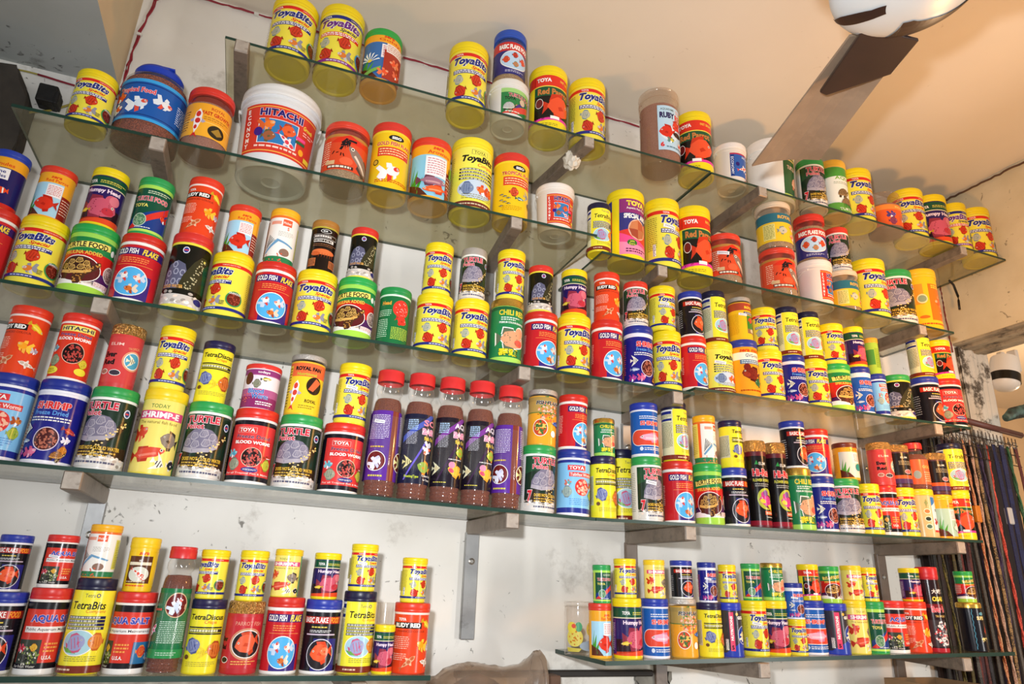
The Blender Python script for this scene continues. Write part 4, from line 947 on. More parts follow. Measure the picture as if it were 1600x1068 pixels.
@typ('bloodblack', 3.6, 'black-rimmed red tub with dark worm circle', 'black-rimmed red tub', lid='d62e22', body='e8e4dc', rim='f8ece8')
def _(a):
    a.B(.06, .16, 'f4f0ea'); a.B(.16, 3.0, '16131c'); a.R(-1.25, .38, 1.35, 2.78, 'dc3a38'); a.R(-.85, 2.38, .1, 2.66, 'e89890'); a.R(-.82, 2.40, .07, 2.64, 'cc3630'); a.T('TOYA', -.76, 2.43, .0, 2.61, WH, .03)
    a.T('Freeze Dried', -.85, 2.12, .85, 2.3, '1c2050', .02, 0, out='f0a8a4', ow=.02); a.R(-.95, 1.82, .98, 2.06, 'c82c2c'); a.T('BLOOD WORMS', -.9, 1.86, .92, 2.02, WH, .04); a.E(.05, 1.25, .5, .46, 'f0c8b0', 26); a.E(.05, 1.25, .47, .43, '240c0c', 26); a.dots(.05, 1.25, .45, 'c05048', 60, .12)
    a.fish('gold', -.85, 1.4, .26, '54a4bc', '8cc8d0'); a.fish('disc', -.75, .9, .3, '9c9c84', '6c7c6c'); a.fish('long', .9, 1.3, .24, 'c84020', '803018'); a.fish('disc', .85, .95, .28, 'c8c040', '8c9c34'); a.E(.05, .66, .38, .12, '30307c'); a.T('HIGH QUALITY', -.25, .61, .35, .70, WH); a.T('For all Tropical Fish & Marine', -1.1, .42, 1.1, .53, 'f8dcd0')
    a.R(-2.5, .5, -1.55, 2.8, '16131c'); a.L(-2.4, .6, -1.6, 2.7, 18, 'b8b4ac', .35)
@typ('bloodworm', 2.65, 'short wide-rimmed tub, white fading to magenta', 'short magenta tub', lid='d83830', body='ece8ec', yl=2.35)
def _(a):
    a.B(.05, 2.3, '8c2a64'); a.B(.7, 2.25, 'b05a8c'); a.B(1.15, 1.95, 'e8dce4'); a.B(2.0, 2.28, '8c3474'); a.T('todays', -.35, 2.04, .35, 2.22, WH, .02); a.E(-.85, 1.75, .28, .38, '5c2c20'); a.fish('disc', -.3, 1.45, .26, '8c8c78', '6c6c50'); a.fish('long', .2, 1.75, .3, 'c8b83c', '4c4c48', False, .1)
    a.T('Blood', -.75, .88, .15, 1.16, '2c6cb8', .04, out=WH, ow=.02); a.T('Worm', -.5, .58, .45, .86, '2c6cb8', .04, out=WH, ow=.02); a.dots(-.85, .62, .3, 'e86a5c', 20); a.L(-.2, .2, .8, .45, 2, WH, .5)
@typ('tubifex', 3.8, 'light blue tub with red name box and navy base', 'light blue worm tub', lid='24348e', body='e8e8f0', rim='eceef6')
def _(a):
    a.B(.06, .18, 'eceaf2'); a.B(.18, 3.24, '24308c'); a.B(.46, 3.0, '86c4ec'); a.R(-.85, 2.56, .3, 2.86, 'd83438'); a.T('TOYA', -.76, 2.61, .2, 2.81, WH, .03); a.R(-.75, 2.2, .95, 2.46, 'd8403c'); a.T('Tubifex Worms', -.7, 2.24, .9, 2.42, 'f8e8e4', .02)
    a.E(.1, 1.62, .48, .48, 'd8342c', 26); a.dots(.1, 1.62, .44, 'f0b89c', 26, .2); a.fish('gold', -.75, 1.85, .24, '5cb0b8', 'd0705c'); a.fish('disc', -.85, 1.35, .34, '9cb0a8', '7c8c94'); a.fish('gold', .9, 1.75, .26, 'd87c30', 'a84c20'); a.fish('disc', .85, 1.2, .28, 'a8b840', '7c9430'); a.L(-.7, .6, .9, 1.0, 4, '5c8cc8', .35)
@typ('everred', 4.0, 'gold-lidded coral red jar with round fish medallion', 'gold-lidded coral jar', lid='gold', body='c83a38', style='gold', yl=3.3)
def _(a):
    a.B(.3, 3.15, 'cf4444'); a.T('ELIM', -.75, 2.6, .1, 2.78, 'f0c8bc'); a.T('TROPICAL', .4, 2.45, 1.2, 2.6, 'd89c6c', ang=.2); a.T('Ever', -1.0, 1.85, -.15, 2.2, '1c1214', .06); a.T('Red', -1.0, 1.38, -.2, 1.72, '1c1214', .06)
    a.E(.85, 1.75, .66, .62, 'e0a07c', 26); a.E(.85, 1.75, .55, .52, WH, 26); a.E(.85, 1.75, .5, .48, '4ca0c0', 26); a.fish('angel', .8, 1.75, .34, 'e8e4c8', '3c3c34'); a.E(-.75, .95, .26, .17, WH); a.E(-.75, .95, .23, .14, 'a87060'); a.E(-.05, .9, .34, .19, WH); a.E(-.05, .9, .31, .16, '3c3440')
@typ('parrotgold', 3.65, 'gold-lidded red jar with large orange fish oval', 'gold-lidded red jar', lid='gold', body='b8262c', style='gold', yl=3.0)
def _(a):
    a.B(.3, 2.85, 'bf2c34'); a.T('PARROT FISH', -.55, 2.42, .95, 2.62, 'd89c84', .0); a.E(.25, 1.5, .98, .8, 'c88c6c', 30); a.E(.25, 1.5, .86, .7, WH, 30); a.E(.25, 1.5, .82, .66, '241c1c', 30); a.fish('parrot', .2, 1.52, .66, 'e0603c', 'c84424', True, .3)
    a.T('Ever', -1.35, 1.6, -.9, 1.85, '1c1214', .06); a.T('Red', -1.35, 1.2, -.95, 1.45, '1c1214', .06); a.E(-.95, .7, .24, .16, WH); a.E(-.95, .7, .21, .13, '241c1c'); a.L(-.5, .45, .9, .7, 2, 'e8b45c', .4)
@typ('hired', 7.0, 'tall gold-lidded black tin with flowerhorn fish oval', 'tall black flowerhorn tin', lid='gold', body='5a1420', style='gold', yl=6.05)
def _(a):
    a.B(.3, 5.7, '14100f'); a.B(.2, .55, '8c1c2c'); a.P([(-.7, 5.0), (-.5, 5.35), (-.35, 5.0)], '2c8c44'); a.T('ELIM', -.3, 4.95, .35, 5.2, 'd8d8d0'); a.T('Hi-Red', -.95, 4.05, .95, 4.65, 'c8202c', .06, out='f4e4e4', ow=.03); a.T('FLOWER HORN FISH', -.95, 3.62, 1.0, 3.85, 'd8d84c', .02); a.L(-.8, 3.2, .7, 3.5, 2, 'b8b8b0', .4)
    a.E(.15, 2.25, .85, .86, 'b0b83c', 30); a.fish('horn', .15, 2.1, .68, 'c8408c', '6c2c44', True, -.3, 'e8d03c'); a.E(.1, 2.7, .25, .24, '7c4c8c'); a.P([(.2, 1.75), (.75, 1.2), (.9, 1.9)], 'e8cc3c'); a.R(-.1, 1.0, 1.3, 1.3, 'e8683c'); a.L(0, 1.06, 1.2, 1.24, 1, 'f8d0b8', .6); a.L(.0, .75, 1.0, .9, 1, 'c8c8c0', .5)
@typ('hired2', 3.7, 'gold-lidded dark jar with small round fish medallion', 'gold-lidded dark jar', lid='gold', body='4a1c2c', style='gold', yl=3.05)
def _(a):
    a.B(.3, 2.95, '1c1614'); a.B(.35, .75, '4c3460'); a.B(.75, 1.05, 'c85c2c'); a.T('ELIM', -.6, 2.5, .0, 2.65, 'd8d8d0'); a.L(-.8, 1.9, .4, 2.3, 3, 'a89c7c', .4); a.E(-.1, 1.35, .32, .2, 'c8b8c4'); a.E(-.1, 1.35, .28, .16, 'a8605c'); a.E(.85, 1.35, .5, .55, 'd8b06c', 26); a.fish('parrot', .85, 1.4, .3, 'b8384c', '6c2430', True); a.E(.45, 1.35, .0001, .0001, BK)
@typ('chili', 3.95, 'gold-lidded green tub with pale flowerhorn fish', 'gold-lidded green tub', lid='gold', body='9ad05a', style='goldcap', yl=3.45)
def _(a):
    a.B(.1, .36, 'a8dc60'); a.B(.36, 3.42, '24804c'); a.B(3.2, 3.42, '1c5c38'); a.T('CHILI RED', -.85, 2.88, .9, 3.22, 'e8d43c', .03, out='1c4c30', ow=.02); a.L(-.7, 2.55, .5, 2.8, 2, 'd8e8dc', .5); a.T('PREMIUM COLOUR ENHANCER', -.8, 2.38, .95, 2.5, 'e8f0e8', .03)
    a.fish('horn', .08, 1.42, .92, 'f4f4ee', 'f4f4ee', False, .0, WH); a.fish('horn', .08, 1.42, .84, 'e0a078', '5c6c54', False, .0, 'd85c4c'); a.T('壽頭', -.75, .42, .45, .86, 'f0e02c', .03, out='3c4c14', ow=.02); a.R(1.0, .4, 1.5, .6, WH)
@typ('fishflake', 3.8, 'silver-lidded amber tub with flake collage', 'silver-lidded amber tub', lid='b8b4ac', body='d8a030', style='thin')
def _(a):
    a.B(.1, 3.24, 'eea52c'); a.B(2.2, 3.24, 'b89850'); a.dots(0, 2.35, .9, 'e8703c', 40, .11); a.dots(.1, 2.5, .9, '4c7c3c', 30, .09); a.dots(0, 2.4, .8, 'f0b8a0', 30, .12); a.B(2.95, 3.24, 'a88c4c'); a.T('FISH FLAKE', -.9, 2.72, .9, 2.98, BK, .05, .15, out='f0ece0', ow=.03)
    a.R(-PI, 2.14, PI, 2.2, '5c7c3c'); a.L(-.8, 2.0, .8, 2.08, 1, 'a8601c', .6); a.E(-.55, 1.15, .52, .58, WH, 24); a.E(-.55, 1.15, .48, .54, 'c84c28', 24); a.dots(-.55, 1.15, .45, 'ecc05c', 20, .2); a.dots(-.55, 1.15, .45, '3c6c34', 16, .2); a.fish('long', .75, 1.5, .5, '2c5ca8', '1c2c5c', True, 0, '5c8cd0'); a.E(.4, .8, .2, .22, WH); a.fish('disc', 1.25, .75, .25, 'a83424', '6c1c14')
@typ('koi', 3.6, 'silver-lidded orange and yellow tub with red-white koi', 'koi tub', lid='b8b0a8', body='e0b030', style='thin')
def _(a):
    a.B(.1, 3.05, 'eecb2e'); a.B(2.25, 3.05, 'ea6a3c'); a.R(-1.3, .3, -.95, 2.9, 'e8c83c'); a.L(-1.28, .4, -.98, 2.8, 14, '6c5c1c', .4); a.T('ROYAL FAN', -.7, 2.6, .85, 2.85, BK, .06); a.T('Nutritional', -.55, 2.3, .6, 2.48, 'b8c03c', .03)
    a.fish('koi', -.55, 1.25, .85, 'f0ece8', 'd84030', False, 1.45, 'b8a8c4'); a.E(.55, 1.75, .48, .52, '2c1c14', 26); a.P([(.2, 1.5), (.6, 2.2), (.95, 2.0), (.5, 1.4)], 'd8683c'); a.T('ROYAL', .1, .72, .8, .92, '3c2c14', .03); a.L(-.2, .35, .8, .6, 2, '8c7420', .4)
@typ('royalyellow', 3.8, 'silver-lidded yellow tub with brick-red top band', 'brick-banded yellow tub', lid='b0a090', body='d8a028', style='thin')
def _(a):
    a.B(.1, 3.24, 'eebc24'); a.B(2.6, 3.24, 'a8442c'); a.T('ROYAL', -.4, 2.75, .7, 2.98, 'f0c838', .06); a.R(-.5, 2.2, 1.1, 2.48, '2c3460'); a.L(-.4, 2.24, 1.0, 2.44, 2, 'd8d8d0', .5); a.R(-.25, .6, 1.2, 2.15, '3c7c2c'); a.R(-.25, .6, 1.2, 1.0, '8c6c48'); a.fish('parrot', .2, 1.75, .3, 'd8402c', 'b82c1c'); a.E(.3, .85, .25, .16, 'd8c4a0'); a.E(.8, 1.2, .2, .3, '5c9c38'); a.L(-2.6, .5, -1, 2.3, 16, 'c88c18', .35)
@typ('royal', 3.0, 'clear jar of tan flakes with teal and yellow label', 'tan jar with teal band', lid='d8c4a8', body='clear', shape='jar', contents='tan', kind='fish_food_jar', cat='jar', ly=(.35, 2.2), yl=2.62)
def _(a):
    a.B(.35, 2.2, 'ecc32c'); a.B(1.6, 2.2, '2c6c7c'); a.T('ROYAL', -.3, 1.83, .65, 2.05, 'e8b03c', .04); a.R(-1.2, .5, -.5, 1.5, 'e8dc84'); a.L(-1.15, .55, -.55, 1.45, 9, '8c8c3c', .4); a.fish('parrot', -.05, 1.05, .3, 'c8c0a8', '7c8c84', False, .1, ); a.fish('gold', .6, 1.35, .26, 'e08c6c', 'f0b89c', True); a.fish('gold', .6, .75, .26, 'e87c5c', 'f0b89c', True)
@typ('dragon', 3.05, 'clear red-lidded jar with arowana on red-orange label', 'red arowana jar', lid='d8402c', body='clear', shape='jar', contents='tan', kind='fish_food_jar', cat='jar', ly=(.5, 2.35), yl=2.68)
def _(a):
    a.B(.5, 2.35, 'd84a28'); a.B(2.2, 2.35, 'b8803c'); a.P([(-.6, 2.1), (0, 2.32), (.6, 2.1), (1.1, 2.3), (1.4, 1.9), (-.9, 1.9)], 'd8301c'); a.T('紅', -.42, 1.5, .35, 2.15, BK, .05, .15); a.P([(-.75, 1.3), (-.7, 1.28), (-.6, 1.45), (-.66, 1.46)], '2c1410'); a.P([(-.55, 1.38), (-.42, 1.42), (-.44, 1.36), (-.54, 1.33)], '2c1410'); a.P([(-.35, 1.2), (-.3, 1.2), (-.28, 1.36), (-.34, 1.36)], '2c1410'); a.P([(-.2, 1.18), (-.15, 1.2), (-.2, 1.34), (-.25, 1.33)], '2c1410')
    a.fish('long', .72, 1.05, 1.0, '8c7468', '4c3430', True, -.75, 'e0d0c0'); a.L(-1.3, .8, -.85, 2.0, 10, 'f0c8a8', .4); a.E(-.05, .95, .3, .2, 'e8603c'); a.R(-.9, .56, .3, .72, '3c1c1c'); a.L(-.85, .57, .25, .71, 1, 'e8dcc8', .7); a.R(-1.0, .75, -.55, .95, 'd8b484')
@typ('sisogold', 3.9, 'red-lidded yellow tub with white red-capped goldfish', 'red-lidded goldfish flake tub', lid='d0362a', body='eabf1c', rim='f0d030')
def _(a):
    siso(a, 'GOLD FISH FLAKE'); a.fish('gold', -.05, 1.05, .62, 'f0ece8', 'f6f4f0', False, .25, 'd8382c'); a.E(-.95, 1.55, .17, .17, '3c3418'); a.E(-.95, 1.55, .12, .12, 'c8a83c'); a.L(-.9, .4, .9, .6, 2, 'c8481c', .5)
def siso(a, t):
    a.B(.1, 3.34, 'efc41e'); a.E(.05, 2.98, .42, .17, BK); a.T('SISO', -.2, 2.9, .32, 3.06, WH, .05); a.T(t, -1.0, 2.52, 1.0, 2.74, 'c8342c', .04, out='f8e8c8', ow=.02); a.R(-.9, 1.9, .92, 2.42, 'd83c28'); a.L(-.8, 1.94, .85, 2.38, 3, 'f4d8a0', .4)
@typ('sisotropical', 3.9, 'red-lidded yellow tub with scattered small tropical fish', 'red-lidded tropical flake tub', lid='d0362a', body='eabf1c', rim='f0d030')
def _(a):
    siso(a, 'TROPICAL FLAKE'); a.fish('disc', -.25, 1.5, .27, 'd8502c', '8c2c1c'); a.fish('angel', .6, 1.45, .24, 'a8a89c', '4c4c44'); a.fish('long', .1, 1.15, .26, '5c8c7c', '2c5c54'); a.fish('disc', .85, 1.0, .2, '4c3c30', 'c0a060')
    for i in range(7): a.fish('long', -.95 + (i % 3) * .2, 1.35 - i * .11, .12, '2c241c', '5c4c34')
    a.L(-.9, .4, .2, .7, 3, 'c89410', .4)
@typ('special', 4.0, 'tall yellow-lidded tub with purple top and pink base', 'purple-topped tall tub')
def _(a):
    a.B(.1, 3.42, 'eed81e'); a.R(-1.05, .3, 1.9, 3.42, 'd83a30'); a.R(-1.05, 2.62, 1.9, 3.42, '8c2c70'); a.T('TOYA', -.65, 3.02, .5, 3.32, 'f0e04c', .06); a.T('Aquatic Fish Food', -.65, 2.8, .6, 2.95, WH); a.P([(-1.05, 1.6), (.1, 1.8), (1.2, 2.62), (-1.05, 2.62)], '34347c'); a.T('SPECIAL AROWANA', -.8, 2.3, 1.5, 2.58, WH, .05)
    a.P([(-1.05, .3), (1.9, .3), (1.9, .8), (.3, 1.0), (-1.05, 1.5)], 'ea4c8c'); a.P([(-1.05, .3), (1.9, .3), (1.9, .6), (-1.05, 1.0)], 'f08cb0'); a.E(.0, 1.72, .57, .57, 'e0b49c', 26); a.P([(0, 1.72), (.53, 1.72), (.38, 2.1), (0, 2.26)], 'b85a38'); a.P([(0, 1.72), (-.53, 1.72), (-.38, 1.34), (0, 1.18)], 'a04830'); a.P([(0, 1.72), (0, 2.26), (-.38, 2.1), (-.53, 1.72)], 'c87c50'); a.P([(0, 1.72), (0, 1.18), (.38, 1.34), (.53, 1.72)], 'b87048')
    a.E(-.35, .95, .28, .17, '2c6c2c'); a.T('25%', -.48, .96, -.22, 1.06, 'e8e04c'); a.T('Extra', -.52, .82, -.18, .93, 'e8e04c'); a.L(-.7, .4, .6, .66, 2, '5c1c44', .5); a.R(-1.9, .3, -1.5, 3.42, '34347c'); a.R(-1.9, 1.6, -1.5, 2.8, 'd83a30')
@typ('parrot', 3.9, 'yellow tub with red band and orange parrot fish on green', 'orange parrot-fish tub')
def _(a):
    a.B(.1, 3.34, 'eed81e'); a.R(-1.2, .5, 1.7, 3.28, '14100c'); a.B(2.62, 3.28, 'dc3220'); a.R(-2.2, .5, -1.75, 3.28, '1c5434'); a.R(-1.2, 2.0, 1.7, 2.56, '1c5434'); a.R(-1.2, 2.56, 1.7, 2.62, 'ecd84c'); a.T('TOYA', -1.05, 2.86, -.25, 3.1, WH, .05); a.T('FAST GROWTH', .25, 2.95, 1.2, 3.1, 'f0d84c', .02)
    a.T('Red Parrot', -1.0, 2.08, .85, 2.46, 'c87c3c', .04); a.fish('parrot', .25, 1.4, .86, 'e8522c', 'c83418', False, .1); a.E(-.9, 1.55, .22, .3, WH); a.E(-.9, 1.55, .2, .27, '6c1c1c'); a.swoosh(.62, .12, 'e0389c', .1, .9); a.swoosh(.45, .12, 'eed81e', .1, 1.1); a.L(-.9, .2, .1, .38, 2, '7c7020', .4)
    a.R(-.3, .62, .2, .8, WH)
@typ('aquaturtle', 3.9, 'yellow-lidded white and green tub with two turtles', 'two-turtle green tub', lid='e8b83c', body='e0c080')
def _(a):
    a.B(.1, 3.34, 'eef0e4'); a.P([(-PI, 2.5), (PI, 2.9), (PI, 3.34), (-PI, 3.34)], '4c9c3c'); a.T('AQUA', -.6, 2.4, .9, 2.68, '7cb83c', .03); a.L(-.7, 2.1, .9, 2.3, 2, '8c9c7c', .4); a.turtle(.0, 1.45, .42, '6c5438', '9c7c50', '4c3c28'); a.turtle(.25, .75, .5, '7c5c40', 'a08458', '4c3c28'); a.swoosh(.45, .3, '5ca040', .1, 2.4); a.T('TURTLE', -.5, .2, .6, .38, WH)
@typ('orangeclear', 2.7, 'wide clear jar with orange fish label', 'wide orange-label jar', lid='a87c68', body='clear', shape='jar', contents='mauve', kind='fish_food_jar', cat='jar', style='clearlid', ly=(.3, 1.75), yl=2.25)
def _(a):
    a.B(.3, 1.75, 'e8602c'); a.B(1.4, 1.75, 'f08c3c'); a.L(-.2, 1.5, .7, 1.66, 1, 'f0c060', .7); a.fish('gold', -.4, 1.05, .3, '6c4c9c', '4c3c7c'); a.fish('disc', -.4, .6, .26, '8c3c5c', '5c2c4c'); a.fish('gold', .4, .85, .28, '7c50a0', 'c86c4c'); a.fish('gold', 1.0, .8, .3, 'a04c4c', '5c3c7c')
@typ('tubturtle', 2.35, 'white bucket with green turtle label', 'small white turtle bucket', lid='e4e2dc', body='dcdad4', shape='bucket', kind='food_bucket', cat='bucket', yl=2.0, ly=(.3, 1.85))
def _(a):
    a.R(-.75, .35, 1.5, 1.85, '2c7c44'); a.R(-.75, 1.55, 1.5, 1.85, '9ccc78'); a.T('TURTLE FOOD', -.35, 1.3, 1.2, 1.5, 'c83450', .03, out='f0d8dc', ow=.03); a.T('TOYA', -.55, 1.12, .05, 1.3, '1c1c1c', .04); a.P([(-.75, .35), (.1, .35), (1.5, 1.0), (1.5, 1.3)], 'd8483c'); a.P([(-.1, .75), (.1, .7), (.8, 1.1), (.65, 1.2)], '4c3484'); a.turtle(-.25, .72, .32, 'a8a8a8', 'd0d0c8', '3c3c34'); a.E(.45, 1.1, .18, .18, 'd0b89c'); a.L(-.5, .4, .4, .5, 1, 'e0e8dc', .5)
@typ('basicclear', 3.7, 'blue-lidded clear jar with navy label', 'blue-lidded clear flake jar', lid='2a50b0', body='clear', shape='jar', contents='tan', kind='fish_food_jar', cat='jar', ly=(.45, 2.75), yl=3.12)
def _(a): bclear(a, .45, 2.75)
def bclear(a, y0, y1, t='BASIC FLAKE FOOD'):
    h = y1 - y0; a.B(y0, y1, '2c2c74'); a.B(y1 - h * .28, y1, 'c8302c'); a.T(t, -1.05, y1 - h * .22, 1.05, y1 - h * .07, WH, .05); a.E(0, y0 + h * .45, .95, h * .29, WH, 30); a.E(0, y0 + h * .45, .91, h * .27, 'b8d4ec', 30)
    a.fish('disc', -.55, y0 + h * .45, .24, 'd8502c', 'b03820'); a.fish('disc', .0, y0 + h * .60, .2, 'd03c24', '3c2c34'); a.fish('parrot', .58, y0 + h * .47, .27, 'e0502c', 'b83c24'); a.fish('disc', .05, y0 + h * .32, .2, 'c87c50', '5c8c6c'); a.L(-.6, y0 + h * .05, .6, y0 + h * .13, 2, 'c8c8e0', .45); a.E(1.1, y0 + h * .14, .13, .15, 'e0e0ec'); a.E(1.1, y0 + h * .14, .07, .08, BK)
@typ('basicblue', 3.4, 'red-lidded clear jar with blue label and oval of fish', 'red-lidded blue-label jar', lid='cc3428', body='clear', shape='jar', contents='tan', kind='fish_food_jar', cat='jar', ly=(.2, 2.3), yl=2.88)
def _(a): bclear(a, .2, 2.3)
@typ('rubyjar', 3.95, 'tall clear handled jar with light blue red-fish label', 'tall clear handled jar', lid='clear', body='clear', shape='jar', contents='mauve', kind='fish_food_jar', cat='jar', style='clearlid', ears=True, ly=(.6, 2.95), yl=3.5)
def _(a):
    a.R(-.6, .6, .98, 2.95, 'b8d8ec'); a.T('AQUAFAME', -.45, 2.68, .3, 2.82, '3c4c3c'); a.L(.45, 2.65, .95, 2.85, 2, 'e88c84', .5); a.T('RUBY', -.5, 2.28, .32, 2.6, '2c2458', .06); a.T('RED', .35, 2.25, .93, 2.58, 'd8382c', .05); a.E(0, 1.5, .5, .4, 'dcecf4'); a.fish('parrot', -.15, 1.55, .42, 'd8301c', 'b82414', True); a.fish('parrot', .45, 1.95, .34, 'd83420', 'b02818', True, .6); a.E(.5, 1.5, .3, .14, '2c1410'); a.fish('gold', .1, 1.15, .2, 'd8c83c', '5c8c7c'); a.fish('gold', .65, 1.0, .24, 'e0583c', 'f0e8e0', True)
    a.T('6', -.5, .75, -.3, 1.0, 'd8302c', .05); a.L(-.2, .7, .8, .85, 1, '6c8c9c', .5)
@typ('tubblue', 2.85, 'white bucket with blue koi label', 'blue-label bucket', lid='ece6e0', body='e0d6ca', shape='bucket', kind='food_bucket', cat='bucket', yl=2.5, ly=(.5, 2.1))
def _(a):
    a.R(-.65, .5, 1.4, 2.1, '2c5cac'); a.R(-.65, 2.0, 1.4, 2.1, 'b02c4c'); a.R(-.65, .5, -.38, 2.0, '1c3c84'); a.T('ECONOMY', -1.1, 1.15, .1, 1.32, 'e0e8f4', ang=-PI / 2); a.T('HITACHI', .2, 1.78, 1.2, 1.94, 'c8d8ec', .03); a.fish('koi', .35, 1.1, .5, 'f4ecea', 'd84c34', False, .3, 'f0e8e4'); a.fish('koi', .75, .8, .5, 'f4ecea', 'd84c34', False, 1.2, 'f0e8e4'); a.E(-.15, 1.35, .14, .14, '2c1c6c')
@typ('bigturtle', 2.8, 'large white bucket with green turtle food label', 'large white bucket', lid='eeeae4', body='eceae4', shape='bucket', kind='food_bucket', cat='bucket', yl=2.35, ly=(.5, 2.2), art_rot=-28)
def _(a):
    a.R(.35, .35, 2.2, 2.25, '2c5c34'); a.R(.35, .2, 2.2, .35, 'b8d060'); a.T('TURTLE FOOD', .55, 1.45, 1.6, 1.62, 'e8c8b8', .03); a.R(.6, 1.85, 1.1, 1.9, 'e0c46c'); a.R(.6, 1.98, 1.1, 2.03, 'e0c46c'); a.E(1.35, 1.95, .25, .35, 'd8d07c'); a.turtle(1.25, .9, .35, 'd89c7c', 'ecc8a8', 'c87c5c')
@typ('tropical', 3.0, 'big clear jar of brown granules with blue goldfish label and flip cap', 'big blue-label jar', lid='1c3cae', body='clear', shape='bigjar', contents='brown', kind='fish_food_jar', cat='jar', style='flip', ly=(.55, 2.1), yl=2.62)
def _(a):
    a.B(.55, 2.1, '1c58a8'); a.B(.55, .66, '38a0e0'); a.B(.72, .75, '0c2c6c'); a.B(1.98, 2.1, '38a0e0'); a.B(1.9, 1.93, '0c2c6c'); a.T('Tropical Food', -1.0, 1.52, .2, 1.76, 'e0404c', .04, out='f4e8ec', ow=.04); a.fish('gold', -.2, 1.15, .36, 'd8e4f0', 'eef2f6', False, .3, 'e0503c'); a.fish('gold', .55, 1.35, .3, 'e8e8ec', 'e0e8f0', False, -.3, 'e0503c'); a.fish('gold', -.85, 1.4, .25, 'e0602c', 'd84c24'); a.fish('gold', -.9, .95, .25, 'd8402c', 'e8e8ec'); a.L(.95, .9, 1.35, 1.6, 9, 'c8d8f0', .4)
@typ('fastgrow', 3.2, 'red-lidded clear jar with amber koi label', 'red-lidded amber jar', lid='d03428', body='clear', shape='jar', contents='mauve', kind='fish_food_jar', cat='jar', ly=(.6, 2.3), yl=2.78)
def _(a):
    a.B(.6, 2.3, 'eca42c'); a.B(.6, 1.35, 'f0ac30'); a.B(1.33, 1.36, 'f4d070'); a.T('ROYAL', .15, 2.0, .8, 2.15, 'c8481c', .03); a.T('FAST GROWTH', -.2, 1.72, 1.2, 1.92, 'c8341c', .04); a.L(-.1, 1.45, 1.1, 1.65, 2, 'a86c1c', .4); a.fish('koi', -.35, 1.35, .72, 'f0e8e4', 'c82c28', False, 1.5, 'a8a0b8'); a.E(.55, .98, .4, .32, '2c2414', 26); a.P([(.3, .95), (.6, 1.2), (.85, .95), (.6, .8)], 'a07c2c'); a.L(-1.2, .8, -.75, 1.9, 8, '6c4c1c', .35)
def hitachi(a, y0, y1, x0, x1):
    h = y1 - y0; X = lambda t: x0 + (x1 - x0) * t; Yy = lambda t: y0 + h * t
    a.R(x0, y0, x1, y1, 'd03a2c'); a.R(x0, Yy(.04), x1, Yy(.06), 'f0b04c'); a.R(x0, Yy(.94), x1, Yy(.96), 'f0b04c')
    a.T('\n'.join('ECONOMY'), X(.04), Yy(.1), X(.11), Yy(.9), WH, .04); a.T('HITACHI', X(.22), Yy(.76), X(.74), Yy(.91), '241c6c', .05, out='f0e0e8', ow=.03); a.T('Growth', X(.76), Yy(.70), X(.92), Yy(.79), 'e8d44c', .03, .2)
    a.R(X(.22), Yy(.2), X(.7), Yy(.7), WH); a.R(X(.23), Yy(.21), X(.69), Yy(.69), '2f78b4'); k = (x1 - x0) * .11
    a.fish('gold', X(.34), Yy(.58), k, 'e8742c', 'd8602c', False, .2, 'f0a05c'); a.fish('parrot', X(.58), Yy(.52), k * .9, 'e05c2c', 'a83c20'); a.fish('parrot', X(.36), Yy(.34), k * .8, '9c5c3c', '5c5c3c'); a.fish('koi', X(.58), Yy(.30), k * 1.3, 'f0e4e4', 'd83c4c', False, -.6, 'f0d8dc')
    a.E(X(.23), Yy(.42), k * .5, k * .5, '3c1c7c'); a.R(X(.68), Yy(.44), X(.82), Yy(.5), 'e84c8c'); a.R(X(.68), Yy(.36), X(.82), Yy(.42), '2c5c3c'); a.E(X(.78), Yy(.22), k * .36, k * .36, 'f0a42c'); a.L(X(.76), Yy(.56), X(.96), Yy(.66), 2, 'f0c0b0', .4); a.R(X(.84), Yy(.08), X(.96), Yy(.17), 'e8c83c'); a.L(X(.2), Yy(.1), X(.74), Yy(.16), 1, 'f4d0c0', .6)
@typ('bigbucket', 2.35, 'large white bucket with red label and four fish', 'large red-label bucket', lid='e2e2e0', body='d8dadb', shape='bucket', kind='food_bucket', cat='bucket', yl=2.05, ly=(.35, 1.8), art_rot=4)
def _(a): hitachi(a, .36, 1.74, -1.12, 1.12)
@typ('tubred', 2.65, 'white bucket with square red fish label', 'small red-label bucket', lid='e8e2da', body='dcd4ca', shape='bucket', kind='food_bucket', cat='bucket', yl=2.3, ly=(.35, 2.0))
def _(a): hitachi(a, .35, 2.0, -.85, 1.0)
@typ('yellowbox', 3.9, 'plain yellow tub with orange fish panel', 'yellow tub with orange panel', lid='ecbc20', body='eebc22')
def _(a):
    a.B(.1, 3.34, 'efbe22'); a.R(-.9, 1.6, -.4, 2.9, 'd8962c'); a.R(-.1, .6, 1.4, 2.9, 'e8741c'); a.L(.1, 2.6, 1.2, 2.85, 2, 'f0d040', .6); a.E(-.5, 1.95, .3, .3, 'e8d8a0'); a.E(-.5, 1.95, .24, .22, '8c9c7c'); a.fish('gold', .6, 1.8, .5, 'e85c24', 'f08c4c', True, .3, 'f0a060'); a.fish('gold', .8, 1.1, .4, 'd84c1c', 'f08c4c', True, .2); a.E(-.5, .8, .28, .1, 'd86c1c'); a.L(-.8, .3, 1.2, .45, 1, 'd84c1c', .6)
